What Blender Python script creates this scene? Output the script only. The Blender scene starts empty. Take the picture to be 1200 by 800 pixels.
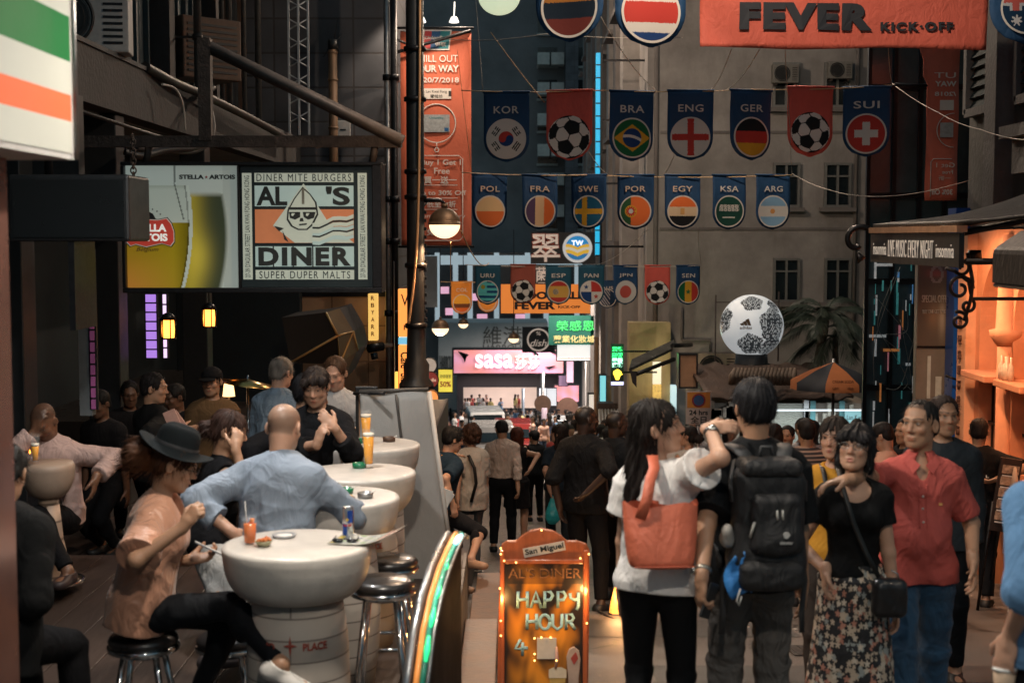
import bpy,bmesh,math,random
import numpy as np
from mathutils import Vector,Matrix
random.seed(7)
RNG=np.random.default_rng(7)
PI=math.pi
scene=bpy.context.scene
COL=scene.collection
V=Vector
# ------------------------------------------------------------------ camera
CAM_Z=1.52
PITCH=math.radians(4.19)
FPX=1667.0
cam_d=bpy.data.cameras.new('camera')
cam=bpy.data.objects.new('camera',cam_d)
COL.objects.link(cam)
cam.location=(0,0,CAM_Z)
cam.rotation_euler=(PI/2-PITCH,0,0)
cam_d.sensor_width=36
cam_d.lens=50
cam_d.clip_start=0.1
cam_d.clip_end=2000
cam_d.dof.use_dof=True
cam_d.dof.focus_distance=15.0
cam_d.dof.aperture_fstop=3.4
scene.camera=cam
# ------------------------------------------------------------------ world, moon, exposure
world=bpy.data.worlds.new('World')
scene.world=world
world.use_nodes=True
wn=world.node_tree
wn.nodes.clear()
sky=wn.nodes.new('ShaderNodeTexSky')
sky.sky_type='NISHITA'
sky.sun_disc=False
sky.sun_elevation=math.radians(-3.0)
sky.sun_rotation=math.radians(200)
mixc=wn.nodes.new('ShaderNodeMix')
mixc.data_type='RGBA'
mixc.blend_type='ADD'
mixc.inputs['Factor'].default_value=1.0
mixc.inputs[7].default_value=(0.19,0.36,0.44,1)      # glow of the city in the night sky
bg=wn.nodes.new('ShaderNodeBackground')
bg.inputs['Strength'].default_value=0.32
wo=wn.nodes.new('ShaderNodeOutputWorld')
wn.links.new(sky.outputs[0],mixc.inputs[6])
wn.links.new(mixc.outputs[2],bg.inputs['Color'])
wn.links.new(bg.outputs[0],wo.inputs['Surface'])
sun_d=bpy.data.lights.new('moon','SUN')
sun_d.energy=0.02
sun_d.angle=math.radians(0.5)
sun_d.color=(0.75,0.85,1.0)
sun=bpy.data.objects.new('moon',sun_d)
COL.objects.link(sun)
sun.rotation_euler=(math.radians(35),0,math.radians(-20))
scene.view_settings.view_transform='Standard'
scene.view_settings.look='None'
scene.view_settings.exposure=0.30
scene.view_settings.gamma=1.0
scene.cycles.use_denoising=True
scene.cycles.max_bounces=5
scene.cycles.diffuse_bounces=3
scene.cycles.glossy_bounces=3
scene.cycles.transmission_bounces=5
scene.cycles.transparent_max_bounces=8
scene.cycles.sample_clamp_indirect=3.0
scene.cycles.sample_clamp_direct=0.0
scene.cycles.caustics_reflective=False
scene.cycles.caustics_refractive=False
# ------------------------------------------------------------------ placing helpers
def ray(px,py):
	"""World direction (y = 1) through a point of the 1200 x 800 photograph."""
	u,v=(px-600)/FPX,-(py-400)/FPX
	d=V((u,math.cos(PITCH)+v*math.sin(PITCH),-math.sin(PITCH)+v*math.cos(PITCH)))
	return d/d.y
def P(px,py,d):
	return V((0,0,CAM_Z))+ray(px,py)*d
def ground(y):
	"""The street runs downhill, a little less steeply further down, and levels out at the cross street."""
	if y<30:
		return-0.142*y
	if y<160:
		return-4.26-0.1155*(y-30)
	return-19.275-0.02*(y-160)
DECK=CAM_Z-2.37
# ------------------------------------------------------------------ colour and materials
def lin(v):
	return v/12.92 if v<=0.04045 else((v+0.055)/1.055)**2.4
def C(hx):
	hx=hx.lstrip('#')
	return tuple(lin(int(hx[i:i+2],16)/255)for i in(0,2,4))
_mats={}
def mat(name,col=(.5,.5,.5),rough=.6,metal=0.,var=.25,scale=6.,bump=.0,bscale=40.,spec=.5,coat=0.,emit=None,es=0.,trans=0.,sheen=0.,alpha=1.,wrinkle=0.,stretch=(1,1,1),stain=0.,staincol=(.03,.025,.02)):
	key=name
	if key in _mats:
		return _mats[key]
	if isinstance(col,str):
		col=C(col)
	m=bpy.data.materials.new(name)
	m.use_nodes=True
	nt=m.node_tree
	b=nt.nodes['Principled BSDF']
	L=nt.links.new
	b.inputs['Roughness'].default_value=rough
	b.inputs['Metallic'].default_value=metal
	b.inputs['Specular IOR Level'].default_value=spec
	b.inputs['Coat Weight'].default_value=coat
	b.inputs['Transmission Weight'].default_value=trans
	b.inputs['Sheen Weight'].default_value=sheen
	b.inputs['Alpha'].default_value=alpha
	b.inputs['Base Color'].default_value=(*col,1)
	tc=nt.nodes.new('ShaderNodeTexCoord')
	mp=nt.nodes.new('ShaderNodeMapping')
	mp.inputs['Scale'].default_value=stretch
	L(tc.outputs['Object'],mp.inputs['Vector'])
	if var>0:
		n=nt.nodes.new('ShaderNodeTexNoise')
		n.inputs['Scale'].default_value=scale
		n.inputs['Detail'].default_value=6
		n.inputs['Roughness'].default_value=.65
		L(mp.outputs[0],n.inputs['Vector'])
		r=nt.nodes.new('ShaderNodeMapRange')
		r.inputs[1].default_value=.3
		r.inputs[2].default_value=.7
		r.inputs[3].default_value=1-var
		r.inputs[4].default_value=1+var*.6
		L(n.outputs['Fac'],r.inputs[0])
		mx=nt.nodes.new('ShaderNodeMix')
		mx.data_type='RGBA'
		mx.blend_type='MULTIPLY'
		mx.inputs['Factor'].default_value=1
		mx.inputs[6].default_value=(*col,1)
		L(r.outputs[0],mx.inputs[7])
		out=mx.outputs[2]
		if stain>0:
			n2=nt.nodes.new('ShaderNodeTexNoise')
			n2.inputs['Scale'].default_value=scale*.35
			n2.inputs['Detail'].default_value=8
			n2.inputs['Roughness'].default_value=.75
			mp2=nt.nodes.new('ShaderNodeMapping')
			mp2.inputs['Scale'].default_value=(1,1,.25)
			L(tc.outputs['Object'],mp2.inputs['Vector'])
			L(mp2.outputs[0],n2.inputs['Vector'])
			r2=nt.nodes.new('ShaderNodeMapRange')
			r2.inputs[1].default_value=.48
			r2.inputs[2].default_value=.72
			r2.inputs[3].default_value=0
			r2.inputs[4].default_value=stain
			L(n2.outputs['Fac'],r2.inputs[0])
			m3=nt.nodes.new('ShaderNodeMix')
			m3.data_type='RGBA'
			m3.inputs[7].default_value=(*staincol,1)
			L(r2.outputs[0],m3.inputs['Factor'])
			L(out,m3.inputs[6])
			out=m3.outputs[2]
		L(out,b.inputs['Base Color'])
		r3=nt.nodes.new('ShaderNodeMapRange')
		r3.inputs[3].default_value=max(0.02,rough-.12)
		r3.inputs[4].default_value=min(1,rough+.12)
		L(n.outputs['Fac'],r3.inputs[0])
		L(r3.outputs[0],b.inputs['Roughness'])
	if bump>0 or wrinkle>0:
		bn=nt.nodes.new('ShaderNodeTexNoise')
		bn.inputs['Scale'].default_value=bscale
		bn.inputs['Detail'].default_value=4
		L(mp.outputs[0],bn.inputs['Vector'])
		bp=nt.nodes.new('ShaderNodeBump')
		bp.inputs['Strength'].default_value=bump
		bp.inputs['Distance'].default_value=.02
		L(bn.outputs['Fac'],bp.inputs['Height'])
		src=bp
		if wrinkle>0:
			wv=nt.nodes.new('ShaderNodeTexNoise')
			wv.inputs['Scale'].default_value=9
			wv.inputs['Detail'].default_value=2.5
			wv.inputs['Distortion'].default_value=1.6
			mp3=nt.nodes.new('ShaderNodeMapping')
			mp3.inputs['Scale'].default_value=(1,1,.55)
			mp3.inputs['Rotation'].default_value=(.3,.5,0)
			L(tc.outputs['Object'],mp3.inputs['Vector'])
			L(mp3.outputs[0],wv.inputs['Vector'])
			b2=nt.nodes.new('ShaderNodeBump')
			b2.inputs['Strength'].default_value=wrinkle
			b2.inputs['Distance'].default_value=.05
			L(wv.outputs['Fac'],b2.inputs['Height'])
			L(bp.outputs[0],b2.inputs['Normal'])
			src=b2
		L(src.outputs[0],b.inputs['Normal'])
	if emit is not None:
		if isinstance(emit,str):
			emit=C(emit)
		b.inputs['Emission Color'].default_value=(*emit,1)
		b.inputs['Emission Strength'].default_value=es
	_mats[key]=m
	return m
def attr_mat(name,rough=.6,es=0.,bump=0.,bscale=60.,spec=.4,sss=0.,sheen=0.,var=0.,metal=0.,wrinkle=0.,coat=0.):
	"""A printed or skin surface whose own colours are stored per face or per point in the attribute 'col'."""
	if name in _mats:
		return _mats[name]
	m=mat(name,(.5,.5,.5),rough,metal,0,6,bump,bscale,spec,coat=coat,sheen=sheen,wrinkle=wrinkle)
	nt=m.node_tree
	b=nt.nodes['Principled BSDF']
	a=nt.nodes.new('ShaderNodeAttribute')
	a.attribute_name='col'
	out=a.outputs['Color']
	if var>0:
		tc=nt.nodes.new('ShaderNodeTexCoord')
		n=nt.nodes.new('ShaderNodeTexNoise')
		n.inputs['Scale'].default_value=14
		n.inputs['Detail'].default_value=5
		nt.links.new(tc.outputs['Object'],n.inputs['Vector'])
		r=nt.nodes.new('ShaderNodeMapRange')
		r.inputs[3].default_value=1-var
		r.inputs[4].default_value=1+var*.7
		nt.links.new(n.outputs['Fac'],r.inputs[0])
		mx=nt.nodes.new('ShaderNodeMix')
		mx.data_type='RGBA'
		mx.blend_type='MULTIPLY'
		mx.inputs['Factor'].default_value=1
		nt.links.new(out,mx.inputs[6])
		nt.links.new(r.outputs[0],mx.inputs[7])
		out=mx.outputs[2]
	nt.links.new(out,b.inputs['Base Color'])
	if sss>0:
		b.inputs['Subsurface Weight'].default_value=sss
		b.inputs['Subsurface Radius'].default_value=(.012,.005,.003)
		b.inputs['Subsurface Scale'].default_value=1.0
	if es>0:
		nt.links.new(out,b.inputs['Emission Color'])
		b.inputs['Emission Strength'].default_value=es
	return m
# ------------------------------------------------------------------ objects and their names
def link(o,parent=None):
	COL.objects.link(o)
	if parent is not None:
		o.parent=parent
	return o
def tag(o,label,cat,group=None,kind=None):
	if label:
		o['label']=label
	if cat:
		o['category']=cat
	if group:
		o['group']=group
	if kind:
		o['kind']=kind
	return o
def thing(name,label,cat,loc=(0,0,0),rz=0.,group=None):
	o=bpy.data.objects.new(name,None)
	o.empty_display_size=.1
	o.location=loc
	o.rotation_euler=(0,0,rz)
	tag(o,label,cat,group)
	return link(o)
def obj(name,me,m=None,parent=None,label=None):
	o=bpy.data.objects.new(name,me)
	me.name=name
	if m is not None:
		for q in(m if isinstance(m,(list,tuple))else[m]):
			me.materials.append(q)
	if label:
		o['label']=label
	return link(o,parent)
def dup(o,parent=None):
	c=o.copy()
	link(c,parent)
	for ch in list(o.children):
		d=dup(ch,c)
		d.matrix_parent_inverse=ch.matrix_parent_inverse.copy()
	return c
class MB:
	"""Collects solids into one mesh."""
	def __init__(s):
		s.v,s.f,s.mi,s.sm=[],[],[],[]
	def add(s,vs,fs,mi=0,smooth=False):
		o=len(s.v)
		s.v+=[tuple(v)for v in vs]
		s.f+=[tuple(i+o for i in f)for f in fs]
		s.mi+=[mi]*len(fs)
		s.sm+=[smooth]*len(fs)
		return s
	def box(s,c,size,rot=None,mi=0):
		x,y,z=(q/2 for q in size)
		vs=[V((a*x,b*y,e*z))for a in(-1,1)for b in(-1,1)for e in(-1,1)]
		if rot is not None:
			vs=[rot @ v for v in vs]
		c=V(c)
		return s.add([v+c for v in vs],[(0,1,3,2),(4,6,7,5),(0,4,5,1),(2,3,7,6),(0,2,6,4),(1,5,7,3)],mi)
	def bx(s,x0,x1,y0,y1,z0,z1,mi=0):
		return s.box(((x0+x1)/2,(y0+y1)/2,(z0+z1)/2),(abs(x1-x0),abs(y1-y0),abs(z1-z0)),None,mi)
	def tube(s,pts,r,seg=8,mi=0,closed=False,caps=True):
		pts=[V(p)for p in pts]
		n=len(pts)
		rs=r if isinstance(r,(list,tuple))else[r]*n
		vs,fs=[],[]
		ref=None
		for i,p in enumerate(pts):
			if closed:
				t=(pts[(i+1)%n]-pts[i-1]).normalized()
			else:
				t=(pts[min(i+1,n-1)]-pts[max(i-1,0)]).normalized()
			if ref is None:
				ref=V((0,0,1))if abs(t.z)<.9 else V((1,0,0))
			a=(ref-t*ref.dot(t)).normalized()
			ref=a
			b=t.cross(a)
			for k in range(seg):
				q=2*PI*k/seg
				vs.append(p+(a*math.cos(q)+b*math.sin(q))*rs[i])
		for i in range(n if closed else n-1):
			j=(i+1)%n
			for k in range(seg):
				l=(k+1)%seg
				fs.append((i*seg+k,i*seg+l,j*seg+l,j*seg+k))
		s.add(vs,fs,mi,True)
		if caps and not closed:
			o=len(s.v)-len(vs)
			s.f+=[tuple(o+k for k in reversed(range(seg))),tuple(o+(n-1)*seg+k for k in range(seg))]
			s.mi+=[mi]*2
			s.sm+=[False]*2
		return s
	def lathe(s,prof,c=(0,0,0),seg=24,mi=0,a0=0.,a1=2*PI,rot=None):
		"""prof: list of (radius, z)."""
		c=V(c)
		full=abs(a1-a0-2*PI)<1e-6
		k=seg if full else seg+1
		vs,fs=[],[]
		for r,z in prof:
			for i in range(k):
				a=a0+(a1-a0)*i/seg
				v=V((max(r,1e-4)*math.cos(a),max(r,1e-4)*math.sin(a),z))
				if rot is not None:
					v=rot @ v
				vs.append(v+c)
		for j in range(len(prof)-1):
			for i in range(seg):
				l=(i+1)%k
				fs.append((j*k+i,j*k+l,(j+1)*k+l,(j+1)*k+i))
		return s.add(vs,fs,mi,True)
	def prism(s,poly,y0,y1,mi=0,smooth=False):
		"""A polygon in x,z given thickness along y."""
		n=len(poly)
		vs=[(x,y0,z)for x,z in poly]+[(x,y1,z)for x,z in poly]
		fs=[tuple(range(n)),tuple(n+i for i in reversed(range(n)))]
		fs+=[(i,i+n,(i+1)%n+n,(i+1)%n)for i in range(n)]
		return s.add(vs,fs,mi,smooth)
	def ribbon(s,pts,w,th,up=None,mi=0):
		"""A flat strap of width w (along 'side') and thickness th through pts; up = function or vector normal to the strap."""
		pts=[V(p)for p in pts]
		n=len(pts)
		vs,fs=[],[]
		for i,p in enumerate(pts):
			t=(pts[min(i+1,n-1)]-pts[max(i-1,0)]).normalized()
			nrm=V(up[i])if isinstance(up,list)else V(up)
			nrm=(nrm-t*nrm.dot(t)).normalized()
			sd=t.cross(nrm)
			for a,b in((-1,0),(1,0),(1,1),(-1,1)):
				vs.append(p+sd*(a*w/2)+nrm*(b*th))
		for i in range(n-1):
			for k in range(4):
				l=(k+1)%4
				fs.append((i*4+k,i*4+l,i*4+4+l,i*4+4+k))
		fs+=[(3,2,1,0),tuple((n-1)*4+k for k in range(4))]
		return s.add(vs,fs,mi,True)
	def mesh(s,name='m'):
		me=bpy.data.meshes.new(name)
		me.from_pydata(s.v,[],s.f)
		me.polygons.foreach_set('material_index',s.mi)
		me.polygons.foreach_set('use_smooth',s.sm)
		bm=bmesh.new()
		bm.from_mesh(me)
		bmesh.ops.recalc_face_normals(bm,faces=bm.faces)
		bm.to_mesh(me)
		bm.free()
		return me
	def build(s,name,m,parent=None,bevel=0.,label=None):
		o=obj(name,s.mesh(name),m,parent,label)
		if bevel>0:
			b=o.modifiers.new('edge','BEVEL')
			b.width=bevel
			b.segments=2
			b.limit_method='ANGLE'
			b.angle_limit=math.radians(40)
		return o
def smooth_angle(me,ang=40):
	try:
		me.set_sharp_from_angle(angle=math.radians(ang))
	except Exception:
		pass
_tcache={}
def text_mesh(body,bold=0.,extrude=0.,shear=0.,spacing=1.):
	key=(body,bold,extrude,shear,spacing)
	if key not in _tcache:
		c=bpy.data.curves.new('lettering','FONT')
		c.body=body
		c.align_x='CENTER'
		c.offset=bold
		c.extrude=extrude
		c.shear=shear
		c.space_character=spacing
		c.resolution_u=4
		o=bpy.data.objects.new('lettering',c)
		COL.objects.link(o)
		dg=bpy.context.evaluated_depsgraph_get()
		dg.update()
		me=bpy.data.meshes.new_from_object(o.evaluated_get(dg))
		bpy.data.objects.remove(o)
		bpy.data.curves.remove(c)
		_tcache[key]=me
	return _tcache[key]
def text(name,body,x,z,w,h,m,parent=None,y=-.003,th=.002,bold=.0,shear=0.,spacing=1.,ang=0.,wrap=None,mirror=False):
	"""Lettering fitted into a w x h box centred at (x, z), facing -y in its parent's frame. w = 0 keeps proportions."""
	src=text_mesh(body,bold,1.0,shear,spacing)
	me=src.copy()
	co=np.empty(len(me.vertices)*3,np.float32)
	me.vertices.foreach_get('co',co)
	co=co.reshape(-1,3)
	lo,hi=co.min(0),co.max(0)
	sz=np.maximum(hi-lo,1e-6)
	sy=h/sz[1]
	sx=w/sz[0]if w>0 else sy
	u=(co[:,0]-(lo[0]+hi[0])/2)*sx
	v=(co[:,1]-(lo[1]+hi[1])/2)*sy
	if mirror:
		u=-u
	t=np.where(co[:,2]>0,y-th,y)
	if ang:
		ca,sa=math.cos(ang),math.sin(ang)
		u,v=u*ca-v*sa,u*sa+v*ca
	out=np.stack([x+u,t,z+v],1)
	if wrap is not None:                                   # bent round an upright cylinder of this radius
		th_=out[:,0]/wrap
		rr=wrap-out[:,1]
		out=np.stack([np.sin(th_)*rr,-np.cos(th_)*rr,out[:,2]],1)
	me.vertices.foreach_set('co',out.astype(np.float32).ravel())
	me.materials.clear()
	me.update()
	return obj(name,me,m,parent)
def raster(func,w,h,nx,ny,x=0.,z=0.,y=-.002,wave=None,clip=None,z0=None):
	"""A printed sheet in the x,z plane facing -y; func(u, v) gives each cell's own colour (u, v in -1..1), None = no cell."""
	xs=np.linspace(-1,1,nx+1)
	ys=np.linspace(-1,1,ny+1)
	keep,cols=[],[]
	for j in range(ny):
		for i in range(nx):
			c=func((xs[i]+xs[i+1])/2,(ys[j]+ys[j+1])/2)
			if c is not None:
				keep.append((i,j))
				cols.append(c)
	used={}
	vs,fs=[],[]
	for i,j in keep:
		q=[]
		for a,b in((i,j),(i+1,j),(i+1,j+1),(i,j+1)):
			if(a,b)not in used:
				used[(a,b)]=len(vs)
				u,v=xs[a],ys[b]
				if clip is not None:
					u,v=clip(u,v)
				yy=y+(wave(u,v)if wave else 0)
				vs.append((x+u*w/2,yy,z+v*h/2))
			q.append(used[(a,b)])
		fs.append(tuple(q))
	me=bpy.data.meshes.new('print')
	me.from_pydata(vs,[],fs)
	at=me.attributes.new('col','FLOAT_COLOR','FACE')
	arr=np.ones((len(cols),4),np.float32)
	arr[:,:3]=cols
	at.data.foreach_set('color',arr.ravel())
	me.polygons.foreach_set('use_smooth',[True]*len(fs))
	me.update()
	return me
def disc_clip(u,v):
	r=math.hypot(u,v)
	if r>1:
		return u/r,v/r
	return u,v
def lamp(kind,name,loc,energy,color,size=.1,rot=None,parent=None,spot=None,size_y=None,blend=.5):
	d=bpy.data.lights.new(name,kind)
	d.energy=energy
	d.color=color
	if kind in('POINT','SPOT'):
		d.shadow_soft_size=size
	if kind=='AREA':
		d.size=size
		if size_y:
			d.shape='RECTANGLE'
			d.size_y=size_y
	if kind=='SPOT' and spot:
		d.spot_size=spot
		d.spot_blend=blend
	o=bpy.data.objects.new(name,d)
	o.location=loc
	if rot is not None:
		o.rotation_euler=rot
	return link(o,parent)
def aim(o,target):
	o.rotation_euler=(V(target)-o.location).to_track_quat('-Z','Y').to_euler()
# ================================================================== bodies and clothes grown from one smooth field
class Field:
	"""A signed distance field on a grid; surfaces are drawn from it as one continuous mesh."""
	def __init__(s,h):
		s.h=h
		s.ops=[]
	def cone(s,a,b,ra,rb,k=.02,cap=False,fl=None,sub=False):
		s.ops.append(('c',np.array(a,float),np.array(b,float),ra,rb,k,cap,fl,sub))
		return s
	def ell(s,c,r,R=None,k=.02,sub=False):
		s.ops.append(('e',np.array(c,float),np.array(r,float),np.eye(3)if R is None else np.array(R,float),k,sub))
		return s
	def rbox(s,c,half,rad,R=None,k=.01,sub=False):
		s.ops.append(('b',np.array(c,float),np.array(half,float),rad,np.eye(3)if R is None else np.array(R,float),k,sub))
		return s
	def plane(s,p,n,k=.004):
		"""Cut away everything on the side n points to."""
		s.ops.append(('p',np.array(p,float),np.array(n,float)/np.linalg.norm(n),k))
		return s
	def _bb(s,o):
		if o[0]=='c':
			m=max(o[3],o[4])
			if o[7]is not None:
				m*=max(o[7][1])
			return np.minimum(o[1],o[2])-m,np.maximum(o[1],o[2])+m
		if o[0]=='e':
			m=np.abs(o[3])@ o[2]
			return o[1]-m,o[1]+m
		if o[0]=='b':
			m=np.abs(o[4])@(o[2])+1e-3
			return o[1]-m,o[1]+m
	def mesh(s,name,disp=None,scale=1.):
		h=s.h
		bbs=[s._bb(o)for o in s.ops if o[0]!='p' and not o[-1]]
		lo=np.min([b[0]for b in bbs],0)-3*h
		hi=np.max([b[1]for b in bbs],0)+3*h
		n=np.ceil((hi-lo)/h).astype(int)+1
		F=np.full(n,1.0,np.float32)
		ax=[(lo[i]+h*np.arange(n[i])).astype(np.float32)for i in range(3)]
		for o in s.ops:
			if o[0]=='p':
				d=((ax[0]-o[1][0])*o[2][0])[:,None,None]+((ax[1]-o[1][1])*o[2][1])[None,:,None]+((ax[2]-o[1][2])*o[2][2])[None,None,:]
				k=o[3]
				m=np.maximum(F,d)
				q=np.maximum(k-np.abs(F-d),0)/k
				F=m+q*q*k*.25
				continue
			k,sub=o[-2]if o[0]!='c' else o[5],o[-1]
			b0,b1=s._bb(o)
			mg=k+3*h
			i0=np.clip(np.floor((b0-mg-lo)/h).astype(int),0,n)
			i1=np.clip(np.ceil((b1+mg-lo)/h).astype(int)+1,0,n)
			if np.any(i1<=i0):
				continue
			sl=tuple(slice(i0[i],i1[i])for i in range(3))
			X=ax[0][sl[0]][:,None,None]
			Y=ax[1][sl[1]][None,:,None]
			Z=ax[2][sl[2]][None,None,:]
			if o[0]=='c':
				a,b,ra,rb,cap,fl=o[1],o[2],o[3],o[4],o[6],o[7]
				x,y,z=X-a[0],Y-a[1],Z-a[2]
				ba=b-a
				f=1.
				if fl is not None:
					R,S=fl
					R=np.array(R)
					S=np.array(S)
					x,y,z=((x*R[0,i]+y*R[1,i]+z*R[2,i])/S[i]for i in range(3))
					ba=(ba @ R)/S
					f=float(min(S))
				bb=float(ba @ ba)+1e-12
				t=(x*ba[0]+y*ba[1]+z*ba[2])/bb
				tc=np.clip(t,0,1)
				d=np.sqrt((x-ba[0]*tc)**2+(y-ba[1]*tc)**2+(z-ba[2]*tc)**2)-(ra+(rb-ra)*tc)
				if cap:
					d=np.maximum(d,(np.abs(t-.5)-.5)*math.sqrt(bb))
				d=d*f
			elif o[0]=='e':
				R=o[3]
				r=o[2]
				x,y,z=X-o[1][0],Y-o[1][1],Z-o[1][2]
				q=[(x*R[0,i]+y*R[1,i]+z*R[2,i])for i in range(3)]
				k0=np.sqrt(sum((q[i]/r[i])**2 for i in range(3)))
				k1=np.sqrt(sum((q[i]/r[i]**2)**2 for i in range(3)))+1e-9
				d=k0*(k0-1)/k1
			else:
				R=o[4]
				x,y,z=X-o[1][0],Y-o[1][1],Z-o[1][2]
				q=[np.abs(x*R[0,i]+y*R[1,i]+z*R[2,i])-(o[2][i]-o[3])for i in range(3)]
				d=np.sqrt(sum(np.maximum(w,0)**2 for w in q))+np.minimum(np.maximum(q[0],np.maximum(q[1],q[2])),0)-o[3]
			A=F[sl]
			if sub:
				m=np.maximum(A,-d)
				q=np.maximum(k-np.abs(A+d),0)/k
				F[sl]=m+q*q*k*.25
			else:
				m=np.minimum(A,d)
				q=np.maximum(k-np.abs(A-d),0)/k
				F[sl]=m-q*q*k*.25
		F[0],F[-1]=1,1
		F[:,0],F[:,-1]=1,1
		F[:,:,0],F[:,:,-1]=1,1
		return _surface(F,lo,h,name,disp,scale)
def _surface(F,lo,h,name,disp,scale):
	S=F<0
	nx,ny,nz=F.shape
	cnt=np.zeros((nx-1,ny-1,nz-1),np.int8)
	offs=[(i,j,k)for i in(0,1)for j in(0,1)for k in(0,1)]
	for i,j,k in offs:
		cnt+=S[i:nx-1+i,j:ny-1+j,k:nz-1+k]
	act=(cnt>0)&(cnt<8)
	I,J,K=np.nonzero(act)
	N=len(I)
	idx=np.full(act.shape,-1,np.int32)
	idx[I,J,K]=np.arange(N)
	val={o:F[I+o[0],J+o[1],K+o[2]]for o in offs}
	acc=np.zeros((N,3),np.float64)
	num=np.zeros(N)
	for a in offs:
		for axis in range(3):
			if a[axis]==1:
				continue
			b=list(a)
			b[axis]=1
			b=tuple(b)
			fa,fb=val[a],val[b]
			m=(fa<0)!=(fb<0)
			t=np.where(m,fa/np.where(m,fa-fb,1),0)
			for q in range(3):
				acc[:,q]+=np.where(m,a[q]+(t if q==axis else 0),0)
			num+=m
	co=(np.stack([I,J,K],1)+acc/num[:,None])*h+lo
	quads=[]
	for axis in range(3):
		o=[0,0,0]
		o[axis]=1
		A=S[:nx-o[0],:ny-o[1],:nz-o[2]]
		B=S[o[0]:,o[1]:,o[2]:]
		D=A!=B
		i,j,k=np.nonzero(D)
		u,v=(axis+1)%3,(axis+2)%3
		base=np.stack([i,j,k],1)
		ok=(base[:,u]>0)&(base[:,v]>0)&(base[:,u]<act.shape[u])&(base[:,v]<act.shape[v])
		base=base[ok]
		fl=A[base[:,0],base[:,1],base[:,2]]
		eu=np.zeros(3,int)
		eu[u]=1
		ev=np.zeros(3,int)
		ev[v]=1
		c=[base-eu-ev,base-ev,base,base-eu]
		q=np.stack([idx[w[:,0],w[:,1],w[:,2]]for w in c],1)
		q[~fl]=q[~fl][:,::-1]
		quads.append(q)
	Q=np.concatenate(quads)
	Q=Q[(Q>=0).all(1)]
	me=bpy.data.meshes.new(name)
	me.vertices.add(N)
	me.loops.add(len(Q)*4)
	me.polygons.add(len(Q))
	me.vertices.foreach_set('co',co.astype(np.float32).ravel())
	me.loops.foreach_set('vertex_index',Q.astype(np.int32).ravel())
	me.polygons.foreach_set('loop_start',np.arange(0,len(Q)*4,4,dtype=np.int32))
	me.polygons.foreach_set('use_smooth',np.ones(len(Q),bool))
	me.update(calc_edges=True)
	if disp is not None:
		nr=np.empty(N*3,np.float32)
		me.vertices.foreach_get('normal',nr)
		co=co+nr.reshape(-1,3)*disp(co)[:,None]
	co=co*scale
	me.vertices.foreach_set('co',co.astype(np.float32).ravel())
	me.update()
	return me
def get_co(me):
	a=np.empty(len(me.vertices)*3,np.float32)
	me.vertices.foreach_get('co',a)
	return a.reshape(-1,3)
def set_col(me,arr):
	at=me.attributes.new('col','FLOAT_COLOR','POINT')
	full=np.ones((len(arr),4),np.float32)
	full[:,:3]=arr
	at.data.foreach_set('color',full.ravel())
def folds(amp,seed,freq=1.):
	"""Soft cloth folds as a displacement of points along their normals."""
	r=np.random.default_rng(seed)
	ks=[(r.normal(0,1,3)*np.array([16,16,26])*freq,r.uniform(0,6.28),r.normal(0,7,3),r.uniform(0,6.28))for _ in range(6)]
	def f(p):
		d=0
		for k,ph,w,wp in ks:
			wv=np.sin(p @ w+wp)*1.9
			s=np.sin(p @ k+ph+wv)
			d=d+(1-np.abs(s))*1.4-.5
		return amp*d/3.2
	return f
def rot(ax,a):
	return np.array(Matrix.Rotation(a,3,ax))
def unit(v):
	v=np.array(v,float)
	return v/(np.linalg.norm(v)+1e-9)
def ik(a,t,l1,l2,pole):
	"""Middle joint and reachable end of a two-bone chain from a to t, bent towards pole."""
	d=t-a
	L=min(np.linalg.norm(d),(l1+l2)*.999)
	u=unit(d)
	x=(l1*l1-l2*l2+L*L)/(2*L)
	hgt=math.sqrt(max(l1*l1-x*x,0))
	p=np.array(pole,float)
	p=p-u*(p @ u)
	return a+u*x+unit(p)*hgt,a+u*L
SKIN=attr_mat('skin',rough=.44,bump=.12,bscale=170,spec=.45,sss=.12,var=.2)
HAIRM=attr_mat('hair',rough=.6,spec=.2,bump=.0)
def cloth(name,col,rough=.85,wr=.32,var=.12,**k):
	k.setdefault('bump',.15)
	k.setdefault('bscale',260)
	if max(col)<.03:
		col=tuple(c*.55 for c in col)
	return mat(name,col,rough,0,var,9,wrinkle=wr,spec=.15,**k)
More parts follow.
